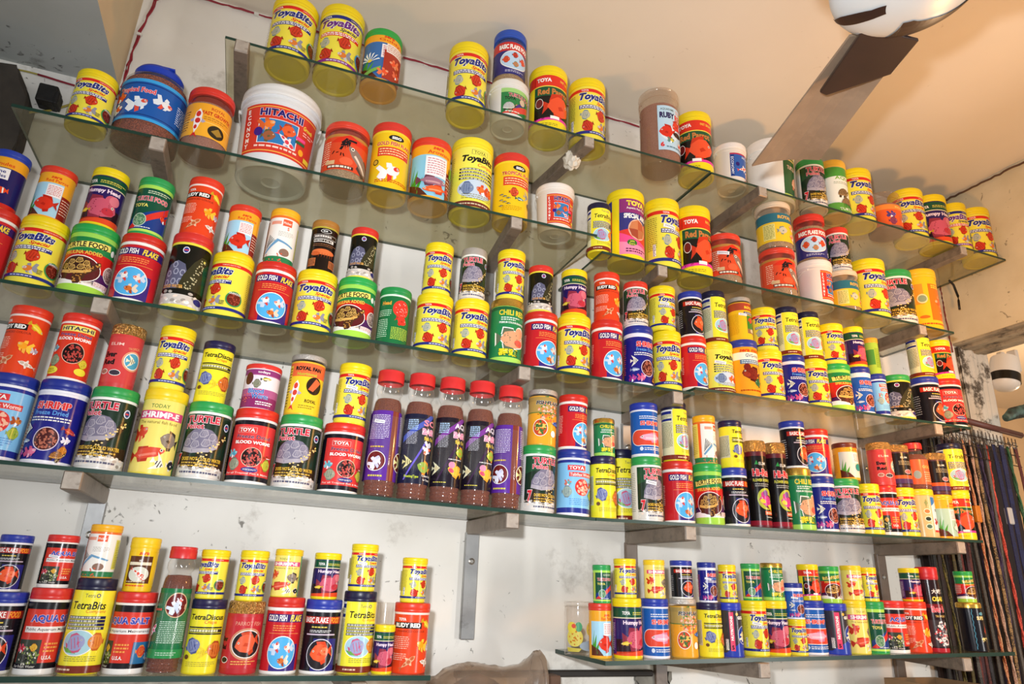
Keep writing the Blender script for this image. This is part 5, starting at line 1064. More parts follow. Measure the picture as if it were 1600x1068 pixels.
@typ('blackbrown', 4.0, 'brown-lidded black tub with crayfish picture', 'black crayfish tub', lid='a87432', body='4a2c1c', rim='b8a83c')
def _(a):
    a.B(.1, 3.42, '1c120e'); a.E(.0, 3.1, .42, .16, 'e8e4dc'); a.E(.0, 3.1, .38, .13, BK); a.L(-.22, 3.05, .2, 3.15, 1, WH, .8); a.R(-.95, 2.55, .95, 2.85, 'd8d4cc'); a.R(-.93, 2.57, .93, 2.83, '2c1c14'); a.L(-.85, 2.62, .85, 2.78, 1, 'e8e0d8', .8); a.R(-.9, 2.25, .7, 2.48, 'e0dcd4'); a.L(-.85, 2.28, .65, 2.45, 1, '2c1c14', .8); a.L(-.9, 1.9, 1.0, 2.15, 2, '8c5c3c', .4)
    a.E(.0, 1.5, .9, .22, 'd8703c'); a.E(-.6, 1.35, .35, .16, 'c85c2c')
    for i in range(6): a.P([(-.3 + i * .2, 1.4), (-.25 + i * .2, 1.4), (-.35 + i * .22, 1.05)], 'b04c24')
    a.R(-1.2, .4, -.5, 1.0, 'c06c3c'); a.L(-1.15, .45, -.55, .95, 6, '2c1c14', .5); a.R(.5, .4, 1.3, .95, 'c06c3c'); a.L(.55, .45, 1.25, .9, 6, '2c1c14', .5)
@typ('picker', 4.15, 'yellow-lidded white tub with orange trim and fish drawing', 'white tub with yellow lid', lid='f0b022', body='e0a040')
def _(a):
    a.B(.1, 3.56, 'f0ece4'); a.B(3.4, 3.56, 'e8702c'); a.R(-1.0, 2.9, -.2, 3.15, 'e89c84'); a.R(-.1, 2.8, .55, 3.3, 'e8603c'); a.T('Picker', -.05, 2.95, .5, 3.12, 'f8e8dc', .02); a.T('S', .25, 2.5, .4, 2.75, 'e8704c', .04); a.L(-.3, 2.0, .8, 2.4, 4, 'a8a098', .35)
    for i in range(6): a.P([(-1.15 + i * .1, 1.0 + i * .12), (-1.1 + i * .1, 1.0 + i * .12), (-.9 + i * .12, 2.1 - i * .1), (-.96 + i * .12, 2.1 - i * .1)], '3c3c3c')
    a.P([(-1.2, .8), (-.3, 1.8), (.9, 1.4), (.8, 1.3), (-.2, 1.6), (-1.1, .7)], '6c9cc0'); a.E(.3, .85, .36, .28, '8c6c5c'); a.B(.1, .5, '2c7c4c'); a.dots(0, .3, .5, 'd85c3c', 14, .12); a.dots(-.9, .3, .4, 'd85c3c', 10, .12); a.R(1.2, .7, 2.2, 3.0, 'd8d05c'); a.L(1.3, .8, 2.1, 2.9, 16, '8c8c2c', .4); a.R(-1.6, .5, -1.35, 3.4, 'e8602c'); a.R(-2.8, .5, -1.6, 3.4, 'ecd868'); a.L(-2.7, .8, -1.7, 3.2, 16, 'a89c3c', .4)
@typ('greenred', 3.7, 'plain green tub with red spotted fish', 'plain green tub', lid='238a46', body='1f7c42', rim='d8ecd8')
def _(a):
    a.B(.1, 3.16, '1c6c3c'); a.T('Head', -1.0, 2.5, -.35, 2.75, 'e8a03c', .04); a.fish('parrot', .45, 1.55, .4, 'd8382c', 'b82c20', False, -.3); a.E(.35, 2.3, .58, .56, 'd83a2c'); a.dots(.35, 2.3, .5, 'f4d0c8', 26, .06); a.L(-1.2, 1.75, -.3, 2.2, 4, 'c8e8c8', .35); a.L(-1.2, .4, -.45, 1.6, 10, 'c8e8c8', .35); a.L(-.2, .3, 1.0, 1.1, 9, 'c8e04c', .4)
@typ('greenyellow', 4.8, 'thin green and yellow tub', 'thin green tub', lid='e8a02c', body='8cac3c')
def _(a): a.B(.1, 4.1, '9cc044'); a.R(-PI, 1.2, -.5, 3.2, '4c8c3c'); a.L(-.4, .8, 1, 3.4, 20, '5c7424', .4)
@typ('nutrition', 4.0, 'dark grey tub with vertical pink strip and blue lid', 'pink-stripped dark tub', lid='2c3cb4', body='2c3cb4')
def _(a):
    a.B(.1, .3, '2c40a8'); a.B(.3, 3.42, '38343c'); a.P([(-1.2, .3), (1.8, .3), (1.8, 1.2), (.2, 1.1)], '2c40a8'); a.R(-.75, .45, -.35, 3.3, 'e0486c'); a.T('NUTRITIONS', -1.45, 2.0, .35, 2.22, WH, .05, ang=PI / 2); a.T('5', -.65, .55, -.45, .85, '2c1420', .04); a.T('GOLD', .05, 2.75, .95, 3.0, WH, .06); a.E(-.0, 3.15, .14, .12, 'd8b03c'); a.E(.6, 1.6, .62, .68, 'd8dce4', 26); a.E(.6, 1.6, .58, .64, '1c3c9c', 26); a.fish('gold', .5, 1.6, .38, 'e0d09c', 'f0e8d0', False, 1.2, 'e8c878'); a.fish('gold', .95, .75, .26, 'e8602c', 'd8402c', True); a.R(-1.15, .5, -.9, 1.3, WH); a.L(-1.14, .5, -.91, 1.3, 10, BK, .5)
@typ('osaka', 7.8, 'tall red-capped black can with cluster of red and white fish', 'tall red-capped black can', lid='c0262a', body='b02430', yl=6.7)
def _(a):
    a.B(.1, 6.6, '241014'); a.B(.1, .4, 'b02430'); a.R(-1.5, .5, 1.6, 2.9, '3c3438'); a.dots(.05, 1.7, 1.15, 'e8e4e4', 60, .13); a.dots(.05, 1.7, 1.15, 'c83438', 36, .09); a.dots(.05, 1.7, 1.15, '5c5c64', 26, .1)
    a.T('大崎食', -.7, 5.3, .75, 5.75, 'f0ece8', .02); a.T('OSAKA', -.75, 4.6, .9, 5.05, 'ecd84c', .05, .1); a.B(4.0, 4.35, '7c1c24'); a.T('Ever Red', -.95, 3.6, .95, 4.15, 'd84c5c', .05, out='f4d8dc', ow=.02); a.T('TROPICAL FISH', -.7, 3.15, .8, 3.35, 'd8b86c', .02)
@typ('superred', 3.95, 'black tub with gold lid, red fish and wavy blue line', 'gold-lidded black tub', lid='gold', body='16161e', style='goldcap', yl=3.5)
def _(a):
    a.B(.1, 3.46, '11121c'); a.E(.2, 3.05, .3, .14, '5c9cb0'); a.T('SUPER RED', -.4, 2.55, 1.1, 2.85, 'e8d890', .05); a.P([(.2, 1.6), (.5, 2.2), (1.4, 2.3), (1.6, 1.2), (.8, 1.1)], 'b8281c'); a.R(.7, 2.1, 1.5, 2.3, 'd8502c'); a.T('紅龍', -.3, .75, .9, 1.15, 'f0e090', .04)
    for i in range(14): a.R(-.8 + .05 * (i % 2), .2 + i * .23, -.76 + .05 * (i % 2), .43 + i * .23, '5cb0d8')
@typ('beta', 3.55, 'yellow-lidded pale tub with blue sky and red betta fish', 'pale betta tub', lid='f0c822', body='d0b478')
def _(a):
    a.B(.1, 3.05, 'c8b480'); a.R(-.1, .4, 1.8, 2.95, 'cfe0ee'); a.P([(-.1, 2.95), (1.0, 2.95), (-.1, 2.3)], '3c7cc4'); a.T('BETTA', .25, 1.9, .95, 2.1, '3c2c2c', .04); a.fish('gold', .45, 1.15, .34, 'c82c3c', 'a82434'); a.R(-.1, .4, 1.8, .55, 'c83c3c')
    for i in range(3): a.E(-.5, .8 + i * .55, .26, .2, 'e8e0c8'); a.E(-.5, .8 + i * .55, .2, .14, ('4c6c5c', '2c3c34', 'c87c4c')[i]); a.fish('koi', -.5, 2.5, .3, '6c8c5c', 'a8a05c', False, 1.5, '7c9c6c')
def aqua_art(a):
    a.B(.06, .28, 'f0eeea'); a.B(.28, 3.4, '17141a'); a.R(-1.35, .55, 3.0, 3.0, 'd83a2c'); a.T('AQUA SALT', -.85, 2.35, 1.7, 2.75, '3c4cb0', .06, out='f0d4d8', ow=.03); a.R(-1.1, 1.92, 1.9, 2.2, 'f0ece8'); a.T('Public Aquarium Maintenance', -1.0, 1.97, 1.8, 2.14, '2c2c34')
    a.R(-1.3, .5, -.05, 1.6, '384034'); a.fish('gold', -.95, 1.2, .26, 'c8243c', 'e05c6c'); a.dots(-.5, .95, .5, '8c9c50', 30, .12); a.dots(-.6, .9, .5, 'd8d4c4', 20, .1); a.fish('disc', -.35, 1.25, .18, 'e0b43c', 'c87c2c'); a.fish('disc', -.7, .75, .2, '20201c', '5c5c4c'); a.L(.1, 1.0, .8, 1.5, 3, 'f0a04c', .5); a.T('U.S.A.', .1, .7, .6, .88, WH, .03)
    a.R(1.0, .5, 2.3, 1.55, '2c6c9c'); a.fish('disc', 1.5, 1.1, .3, 'd8402c', 'e08c3c'); a.fish('gold', 2.0, .85, .22, '5c8cb8', 'a0c0d8'); a.T('For Fresh Water', -1.2, .34, -.1, .46, 'd8d4cc'); a.R(-2.2, .28, -1.55, 3.4, '17141a'); a.L(-2.1, .8, -1.6, 2.8, 12, 'a8a4a0', .4)
@typ('aqua', 4.0, 'black-banded red salt tub with white base', 'black-banded salt tub', lid='d4302a', body='eceae6', rim='f2eee8')
def _(a): aqua_art(a)
@typ('cup', 5.5, 'empty translucent plastic cup', 'empty plastic cup', body='clear', shape='cup', kind='plastic_cup', cat='cup')
def _(a): pass
@typ('clearfish', 3.3, 'clear jar printed with small yellow and blue fish', 'clear printed jar', lid='clear', body='clear', shape='printjar', kind='storage_jar', cat='jar', style='clearlid', yl=2.95)
def _(a):
    a.E(-.7, 1.1, .6, .55, 'd8c85c'); a.dots(-.7, 1.1, .5, 'c8781c', 16, .13); a.E(-.9, 1.7, .35, .35, 'e0cc48'); a.E(-.4, 1.75, .24, .3, '4c9c6c'); a.E(-.75, 1.8, .16, .14, 'd8503c'); a.E(.55, 1.6, .4, .45, 'd8bc4c'); a.dots(.55, 1.6, .36, '6c4c30', 14, .16); a.P([(.6, 2.0), (1.3, 2.4), (1.5, 1.5), (1.0, 1.3)], '3c5c9c'); a.E(.35, .6, .7, .3, '9cacb8'); a.fish('gold', .9, 1.0, .34, 'd0b43c', '4c7c9c'); a.P([(-1.3, .5), (-.2, .45), (-.4, .25), (-1.2, .25)], 'c8b848')
def bottle_fishes(a, kind):
    H1, H0 = 5.35, 1.0
    if kind == 'purple':
        a.B(H0, H1, '5c2c94'); a.R(.25, H0, .75, H1, '7c3428'); a.L(-1.2, 3.5, .1, 5.1, 15, 'd8d0e8', .4); a.L(-1.0, 2.97, .0, 3.1, 1, 'd8b84c', .7)
        a.E(-.55, 2.15, .62, .62, WH, 26); a.E(-.55, 2.15, .58, .58, '6c1c1c', 26); a.fish('gold', -.5, 2.15, .48, 'd8d8f0', 'e8e8f8', False, .8, 'c8c8e8'); a.E(1.1, 2.2, .5, .6, WH, 24); a.E(1.1, 2.2, .46, .56, '5c1c1c', 24); a.fish('angel', 1.1, 2.2, .4, 'e0dc9c', '4c4c2c'); a.L(.85, 3.2, 1.6, 5.1, 16, 'd8d0e8', .4); a.L(-.9, 1.15, .1, 1.35, 1, 'd8c84c', .5)
        a.R(-2.8, H0, -1.4, H1, '5c2c94'); a.E(-1.5, 2.2, .001, .001, BK)
    elif kind == 'green':
        a.B(H0, H1, '1c7444'); a.E(.25, 4.3, .72, .80, 'd8b890', 26); a.E(.25, 4.3, .66, .74, '6c1c1c', 26); a.fish('gold', .25, 4.25, .5, 'd0dcf0', 'dce8f8', False, .7, 'c8d8f0'); a.fish('gold', .45, 4.6, .22, 'd84c34', 'e0dce8'); a.L(-.6, 1.9, 1.1, 3.3, 12, 'c8e4d0', .4); a.B(H0, 1.55, '2c8c4c'); a.L(-.5, 1.15, .7, 1.4, 2, 'a8c8b0', .5); a.fish('koi', -1.0, 2.7, .5, 'e8dce0', 'c8385c', False, 1.1, 'd0a0c0'); a.L(-1.3, 3.9, -.6, 4.1, 1, 'd85c4c', .7)
    elif kind == 'orange':
        a.B(.4, 2.5, 'e8643c'); a.T('GOLD', -.3, 1.75, .7, 2.0, 'e8b05c', .04); a.E(-.75, 1.2, .3, .35, '8c9c9c'); a.L(-.2, .6, .9, 1.5, 5, 'f0b88c', .4)
    else:
        c = {'aqua': '1c1420', 'black': '1a1c34'}[kind]
        a.B(H0, H1, c); a.P([(-1.5, 3.9), (-1.5, 3.5), (.9, H1), (.4, H1)], '7c3c94' if kind == 'aqua' else '4c5cb0'); a.P([(-1.2, 1.2), (-1.1, 1.2), (.2, 3.6), (.1, 3.7)], '6c5cc8' if kind == 'black' else '3c2444')
        a.L(-1.2, 4.3, -.5, 5.0, 6, 'a8c4e0', .6); a.L(-1.2, 3.4, -.5, 4.2, 9, 'c8c8d0', .35)
        a.T('AQS' if kind == 'aqua' else 'SO', -.15, 4.6, .95, 5.0, 'e8e0ec' if kind == 'aqua' else 'e88c9c', .03); a.T('BASIC' if kind == 'aqua' else 'BASIC', -.2, 4.05, 1.05, 4.45, 'e88cac', .07, out='f0e0e8', ow=.03); a.T('fish food', -.05, 3.7, 1.0, 3.95, 'e0c84c', .03)
        if kind == 'aqua': a.fish('parrot', .45, 3.15, .42, '9cb840', 'd88c2c', True); a.L(-.4, 2.65, .9, 2.75, 1, 'd8d8d8', .6); a.fish('horn', .1, 2.0, .5, 'e8b83c', 'd89c2c', True, -.4, 'd84c6c'); a.E(-.15, 2.35, .22, .2, 'd88cac'); a.fish('angel', -1.15, 2.1, .36, 'e8e4c0', 'a8842c'); a.L(-1.3, 1.2, -.4, 1.3, 1, 'd8c84c', .5)
        else: a.fish('gold', .2, 3.1, .44, 'e0dce8', 'd0d0e0', True, 1.3, 'e0603c'); a.fish('parrot', .1, 2.0, .48, '8ca848', 'd8842c', True, -.3); a.fish('angel', -.95, 2.3, .36, 'e8dc9c', '3c3c2c'); a.T('Colour Enhancing', .0, 1.42, 1.2, 1.58, WH, .02); a.T('for Tropical Fish', .1, 1.18, 1.1, 1.34, WH, .02); a.T('FloatingType', -1.1, 1.3, -.2, 1.5, 'c8d83c', .02)
for nm, ln, sh in (('purple', 'tall red-capped bottle of brown granules with purple label', 'purple-label bottle'), ('black', 'tall red-capped bottle with dark blue orange-capped fish label', 'dark blue-label bottle'), ('aqua', 'tall red-capped bottle with black and pink label', 'black-label bottle'), ('green', 'tall red-capped glittery bottle with green label', 'green-label bottle')):
    typ('bottle' + nm, 8.1, ln, sh, lid='d03030', body='clear', shape='bottle', contents='brown', kind='fish_food_bottle', cat='bottle', style='bottlecap', ly=(1.0, 5.35), yl=7.3)(lambda a, nm=nm: bottle_fishes(a, nm))
typ('bottleorange', 4.0, 'small red-capped brown bottle with orange label', 'small orange-label bottle', lid='c8302c', body='clear', shape='minibottle', contents='brown', kind='fish_food_bottle', cat='bottle', style='bottlecap', ly=(.4, 2.5), yl=3.45)(lambda a: bottle_fishes(a, 'orange'))
JARS = [
  (1, 'S1', 'bits', -0.0769, 1.6204, 1.2693, 0.0605, 0.2002, 0, 0, ''),
  (2, 'S1', 'bitspurple', 0.0488, 1.6214, 1.2695, 0.061, 0.2215, 0, 0, ''),
  (3, 'S1', 'seragold', 0.1671, 1.6135, 1.2698, 0.0535, 0.1804, 0, 0, ''),
  (4, 'S1', 'bits', 0.4232, 1.6189, 1.2703, 0.0589, 0.2286, 0, 0, ''),
  (5, 'S1', 'tubturtle', 0.5563, 1.6218, 1.2706, 0.0618, 0.1407, 0, 0, ''),
  (6, 'S1', 'basicclear', 0.5534, 1.6218, 1.4113, 0.0516, 0.1912, 5, 0, ''),
  (7, 'S1', 'parrot', 0.6852, 1.6204, 1.2709, 0.0604, 0.233, 0, 0, ''),
  (8, 'S1', 'bits', 0.8195, 1.6193, 1.2711, 0.0593, 0.233, 0, 8, ''),
  (9, 'S1', 'rubyjar', 1.0913, 1.6264, 1.2717, 0.0664, 0.2856, 0, 0, ''),
  (10, 'S1', 'parrot', 1.2219, 1.62, 1.272, 0.06, 0.2338, 0, -25, ''),
  (11, 'S1b', 'tubblue', 1.3595, 1.6149, 1.2661, 0.0549, 0.1573, 0, 0, ''),
  (12, 'S1b', 'bigturtle', 1.5691, 1.6577, 1.2627, 0.0858, 0.2497, 0, 0, ''),
  (13, 'S1b', 'pellet', 1.7025, 1.6071, 1.2606, 0.0471, 0.1989, 0, 0, 'green'),
  (14, 'S1b', 'aquaturtle', 1.805, 1.6119, 1.259, 0.0519, 0.2219, 0, 0, ''),
  (15, 'S1b', 'bits', 1.9216, 1.62, 1.2571, 0.06, 0.2219, 0, 0, ''),
  (16, 'S1b', 'orangeclear', 2.0534, 1.62, 1.255, 0.06, 0.159, 0, 0, ''),
  (17, 'S1b', 'bits', 2.178, 1.62, 1.2529, 0.06, 0.2078, 0, -28, ''),
  (18, 'S1b', 'humpy', 2.3008, 1.619, 1.251, 0.0587, 0.2144, 0, -22, ''),
  (19, 'S1b', 'bitspurple', 2.41, 1.6072, 1.2493, 0.0472, 0.2073, 0, -30, ''),
  (20, 'S1b', 'bits', 2.5379, 1.62, 1.2472, 0.06, 0.2212, 0, -10, ''),
  (21, 'S2', 'bits', -0.4781, 1.6031, 0.9413, 0.0431, 0.144, 0, 0, ''),
  (22, 'S2', 'tropical', -0.362, 1.6362, 0.9419, 0.0735, 0.2188, 0, 0, ''),
  (23, 'S2', 'fastgrow', -0.2317, 1.6142, 0.9425, 0.0542, 0.1738, 0, 0, ''),
  (24, 'S2', 'bigbucket', -0.0677, 1.663, 0.9433, 0.103, 0.2371, 0, 0, ''),
  (25, 'S2', 'dragon', 0.1057, 1.6188, 0.9442, 0.0588, 0.1753, 0, 0, ''),
  (26, 'S2', 'sisogold', 0.2224, 1.613, 0.9448, 0.0531, 0.2084, 0, 0, ''),
  (27, 'S2', 'serablue', 0.3355, 1.6162, 0.9453, 0.0562, 0.1931, 0, 0, ''),
  (28, 'S2', 'bitscomplete', 0.4555, 1.6197, 0.9459, 0.0597, 0.2282, 0, 8, ''),
  (29, 'S2', 'sisotropical', 0.5731, 1.6124, 0.9465, 0.0524, 0.2111, 0, 8, ''),
  (30, 'S2', 'tubred', 0.7151, 1.618, 0.9472, 0.0581, 0.1486, 0, 0, ''),
  (31, 'S2b', 'tetra', 0.8412, 1.5859, 0.8995, 0.034, 0.1594, 0, 0, ''),
  (32, 'S2b', 'special', 0.9496, 1.6176, 0.8985, 0.0576, 0.2381, 0, 10, ''),
  (33, 'S2b', 'bits', 1.0768, 1.6151, 0.8973, 0.0551, 0.2398, 0, 25, ''),
  (34, 'S2b', 'parrot', 1.1925, 1.6165, 0.8962, 0.0563, 0.244, 0, -5, ''),
  (35, 'S2b', 'dragon', 1.3061, 1.6132, 0.8953, 0.0533, 0.174, 0, -10, ''),
  (36, 'S2b', 'dragon', 1.5224, 1.6172, 0.8932, 0.0572, 0.173, 0, -5, ''),
  (37, 'S2b', 'royal', 1.5224, 1.6172, 1.0663, 0.0583, 0.1713, 36, -8, ''),
  (38, 'S2b', 'tubred', 1.6786, 1.6175, 0.8918, 0.0574, 0.1641, 0, 25, ''),
  (39, 'S2b', 'basicblue', 1.6786, 1.6175, 1.0559, 0.0509, 0.1768, 38, -30, ''),
  (40, 'S2b', 'royal', 1.7907, 1.6109, 0.8908, 0.0509, 0.1506, 0, 0, ''),
  (41, 'S2b', 'pellet', 1.7907, 1.6109, 1.0414, 0.0388, 0.1689, 40, -25, 'red'),
  (42, 'S2b', 'bits', 1.9205, 1.62, 0.8896, 0.06, 0.2226, 0, 0, ''),
  (43, 'S2b', 'pellet', 2.0447, 1.62, 0.8885, 0.06, 0.2081, 0, -40, 'green'),
  (44, 'S2b', 'yellowbox', 2.1683, 1.6194, 0.8874, 0.0594, 0.2369, 0, -20, ''),
  (45, 'S3', 'flake', -0.5868, 1.601, 0.5388, 0.041, 0.1584, 0, 0, ''),
  (46, 'S3', 'marine', -0.5945, 1.601, 0.6972, 0.0354, 0.1395, 45, -15, ''),
  (47, 'S3', 'bits', -0.4977, 1.6051, 0.5379, 0.0449, 0.157, 0, -5, ''),
  (48, 'S3', 'seraparrot', -0.502, 1.6051, 0.695, 0.0354, 0.1285, 47, 0, ''),
  (49, 'S3', 'turtlefood', -0.4021, 1.6075, 0.537, 0.0474, 0.1617, 0, 0, ''),
  (50, 'S3', 'humpy', -0.4039, 1.6075, 0.6986, 0.0374, 0.1482, 49, 0, ''),
  (51, 'S3', 'flake', -0.3054, 1.6059, 0.536, 0.0459, 0.1618, 0, -8, ''),
  (52, 'S3', 'turtletoya', -0.3078, 1.6059, 0.6978, 0.0378, 0.1479, 51, 0, ''),
  (53, 'S3', 'terrapin', -0.2067, 1.6035, 0.535, 0.0435, 0.1871, 0, 0, ''),
  (54, 'S3', 'ruby', -0.2047, 1.6035, 0.7221, 0.0385, 0.1502, 53, 0, ''),
  (55, 'S3', 'bits', -0.114, 1.6059, 0.534, 0.0459, 0.1588, 0, -45, ''),
  (56, 'S3', 'seraparrot', -0.1094, 1.6059, 0.6928, 0.0368, 0.1309, 55, 0, ''),
  (57, 'S3', 'flake', -0.0177, 1.6062, 0.533, 0.0462, 0.1565, 0, 0, ''),
  (58, 'S3', 'picker', -0.018, 1.6062, 0.6895, 0.0351, 0.1476, 57, 0, ''),
  (59, 'S3', 'bits', 0.0792, 1.6071, 0.5321, 0.0471, 0.157, 0, 0, ''),
  (60, 'S3', 'blackbrown', 0.0802, 1.6071, 0.6891, 0.0332, 0.1414, 59, 0, ''),
  (61, 'S3', 'turtlefood', 0.1772, 1.6071, 0.5311, 0.0471, 0.1578, 0, -22, ''),
  (62, 'S3', 'terrapin', 0.1783, 1.6071, 0.6888, 0.0343, 0.1436, 61, 0, ''),
  (63, 'S3', 'greenred', 0.2721, 1.5995, 0.5301, 0.0395, 0.1504, 0, 0, ''),
  (64, 'S3', 'bits', 0.3759, 1.6068, 0.529, 0.0468, 0.1556, 0, 10, ''),
  (65, 'S3', 'bits', 0.376, 1.6068, 0.6847, 0.0377, 0.1478, 64, 0, ''),
  (66, 'S3', 'bits', 0.4758, 1.6057, 0.528, 0.0458, 0.1606, 0, 8, ''),
  (67, 'S3', 'pellet', 0.4725, 1.6057, 0.6887, 0.0351, 0.1492, 66, -8, 'silver'),
  (68, 'S3', 'chili', 0.5738, 1.605, 0.527, 0.045, 0.1802, 0, 0, ''),
  (69, 'S3', 'bits', 0.5796, 1.605, 0.7072, 0.0385, 0.1483, 68, 5, ''),
  (70, 'S3', 'flake', 0.6732, 1.6057, 0.526, 0.0457, 0.1619, 0, 5, ''),
  (71, 'S3', 'terrapin', 0.6688, 1.6057, 0.6879, 0.0345, 0.1405, 70, 0, ''),
  (72, 'S3', 'bits', 0.7728, 1.6064, 0.525, 0.0464, 0.1716, 0, 5, ''),
  (73, 'S3', 'humpy', 0.7721, 1.6064, 0.6965, 0.0369, 0.1409, 72, -15, ''),
  (74, 'S3', 'flake', 0.8745, 1.6042, 0.524, 0.0443, 0.1756, 0, 5, ''),
  (75, 'S3', 'ruby', 0.8747, 1.6042, 0.6996, 0.0373, 0.149, 74, -8, ''),
  (76, 'S3', 'shrimp', 0.9743, 1.6019, 0.5229, 0.042, 0.1768, 0, 5, ''),
  (77, 'S3', 'pellet', 0.9689, 1.6019, 0.6998, 0.0353, 0.1385, 76, -15, 'red'),
  (78, 'S3', 'bits', 1.0687, 1.6009, 0.522, 0.041, 0.1784, 0, -20, ''),
  (79, 'S3', 'bits', 1.058, 1.6009, 0.7004, 0.0388, 0.1393, 78, 10, ''),
  (80, 'S3b', 'flake', 1.1598, 1.5998, 0.538, 0.0399, 0.1612, 0, 5, ''),
  (81, 'S3b', 'basic', 1.1598, 1.5998, 0.6992, 0.0355, 0.1428, 80, 5, ''),
  (82, 'S3b', 'bitscomplete', 1.2498, 1.6074, 0.5389, 0.0473, 0.1564, 0, 10, ''),
  (83, 'S3b', 'tetra', 1.2498, 1.6074, 0.6953, 0.0355, 0.1689, 82, 20, ''),
  (84, 'S3b', 'marin', 1.344, 1.6036, 0.5397, 0.0436, 0.1777, 0, 0, ''),
  (85, 'S3b', 'royalyellow', 1.344, 1.6036, 0.7174, 0.0355, 0.1419, 84, 10, ''),
  (86, 'S3b', 'bits', 1.4354, 1.6049, 0.5406, 0.0446, 0.1596, 0, 0, ''),
  (87, 'S3b', 'bits', 1.4354, 1.6049, 0.7002, 0.0382, 0.1415, 86, -25, ''),
  (88, 'S3b', 'shrimp', 1.5244, 1.6013, 0.5413, 0.0413, 0.1561, 0, 0, ''),
  (89, 'S3b', 'tetra', 1.5244, 1.6013, 0.6974, 0.0345, 0.1628, 88, 0, ''),
  (90, 'S3b', 'bits', 1.613, 1.6045, 0.5421, 0.0442, 0.1539, 0, 0, ''),
  (91, 'S3b', 'tetra', 1.613, 1.6045, 0.6961, 0.0353, 0.164, 90, 0, ''),
  (92, 'S3b', 'turtlefood', 1.7069, 1.6071, 0.543, 0.0465, 0.1537, 0, 15, ''),
  (93, 'S3b', 'bits', 1.7069, 1.6071, 0.6967, 0.0404, 0.1384, 92, 0, ''),
  (94, 'S3b', 'shrimplight', 1.7942, 1.599, 0.5438, 0.0381, 0.1555, 0, 0, ''),
  (95, 'S3b', 'humpy', 1.7942, 1.599, 0.6993, 0.0338, 0.1391, 94, 10, ''),
  (96, 'S3b', 'tubifex', 1.8619, 1.5879, 0.5444, 0.0279, 0.1402, 0, 10, ''),
  (97, 'S3b', 'greenyellow', 1.857, 1.5879, 0.6846, 0.0232, 0.1244, 96, 0, ''),
  (98, 'S3b', 'terrapin', 1.9636, 1.6058, 0.5454, 0.0458, 0.1513, 0, -35, 'green'),
  (99, 'S3b', 'basic', 2.0975, 1.6039, 0.5466, 0.0439, 0.1626, 0, 5, ''),
  (100, 'S3b', 'tetra', 2.0975, 1.6039, 0.7092, 0.0364, 0.1602, 99, 15, ''),
  (101, 'S3b', 'bloodblack', 2.201, 1.6112, 0.5475, 0.0512, 0.1693, 0, -10, ''),
  (102, 'S3b', 'parrot', 2.201, 1.6112, 0.7169, 0.0412, 0.1429, 101, 0, ''),
  (103, 'S4', 'tubifex', -0.4759, 1.6038, 0.1822, 0.0438, 0.1693, 0, 0, ''),
  (104, 'S4', 'ruby', -0.4786, 1.6038, 0.3515, 0.0367, 0.1449, 103, -15, ''),
  (105, 'S4', 'shrimp', -0.3836, 1.6052, 0.1806, 0.0452, 0.1707, 0, -8, ''),
  (106, 'S4', 'bloodred', -0.3869, 1.6052, 0.3513, 0.037, 0.145, 105, 0, ''),
  (107, 'S4', 'pellet', -0.2911, 1.6041, 0.1791, 0.0441, 0.169, 0, -12, 'green'),
  (108, 'S4', 'everred', -0.2957, 1.6041, 0.3481, 0.0339, 0.1406, 107, 0, ''),
  (109, 'S4', 'shrimpe', -0.1956, 1.6027, 0.1774, 0.0427, 0.1797, 0, 0, ''),
  (110, 'S4', 'bits', -0.1999, 1.6027, 0.3571, 0.0357, 0.1427, 109, 6, ''),
  (111, 'S4', 'pellet', -0.1035, 1.6046, 0.1758, 0.0446, 0.1646, 0, 0, 'green'),
  (112, 'S4', 'discus', -0.1117, 1.6046, 0.3404, 0.0331, 0.1399, 111, 5, ''),
  (113, 'S4', 'bloodblack', -0.008, 1.6055, 0.1742, 0.0456, 0.1636, 0, 0, ''),
  (114, 'S4', 'bloodworm', -0.0102, 1.6055, 0.3378, 0.0392, 0.1026, 113, 0, ''),
  (115, 'S4', 'pellet', 0.0887, 1.6063, 0.1725, 0.0463, 0.1627, 0, -12, 'green'),
  (116, 'S4', 'koi', 0.0847, 1.6063, 0.3352, 0.0401, 0.1424, 115, -8, ''),
  (117, 'S4', 'bloodblack', 0.1869, 1.6065, 0.1708, 0.0465, 0.157, 0, 12, ''),
  (118, 'S4', 'bits', 0.194, 1.6065, 0.3279, 0.0379, 0.1462, 117, 22, ''),
  (119, 'S4', 'bottlepurple', 0.2775, 1.5972, 0.1692, 0.0373, 0.3003, 0, 0, ''),
  (120, 'S4', 'bottleblack', 0.3548, 1.5973, 0.1679, 0.0373, 0.3044, 0, 18, ''),
  (121, 'S4', 'bottleaqua', 0.4322, 1.5972, 0.1666, 0.0372, 0.3069, 0, 15, ''),
  (122, 'S4', 'bottleaqua', 0.5102, 1.598, 0.1653, 0.0379, 0.3095, 0, 13, ''),
  (123, 'S4', 'bottlepurple', 0.5878, 1.5968, 0.164, 0.0369, 0.3096, 0, -20, ''),
  (124, 'S4', 'pellet', 0.6754, 1.6026, 0.1624, 0.0427, 0.1657, 0, 15, 'green'),
  (125, 'S4', 'fishflake', 0.6811, 1.6026, 0.3281, 0.0382, 0.1462, 124, 0, ''),
  (126, 'S4', 'tubifex', 0.7737, 1.6033, 0.1607, 0.0433, 0.167, 0, 5, ''),
  (127, 'S4', 'flake', 0.7694, 1.6033, 0.3277, 0.0387, 0.1446, 126, 20, ''),
  (128, 'S4b', 'discus', 0.8571, 1.5937, 0.161, 0.0337, 0.1581, 0, 0, ''),
  (129, 'S4b', 'chili', 0.8618, 1.5937, 0.3191, 0.0286, 0.1004, 128, 0, ''),
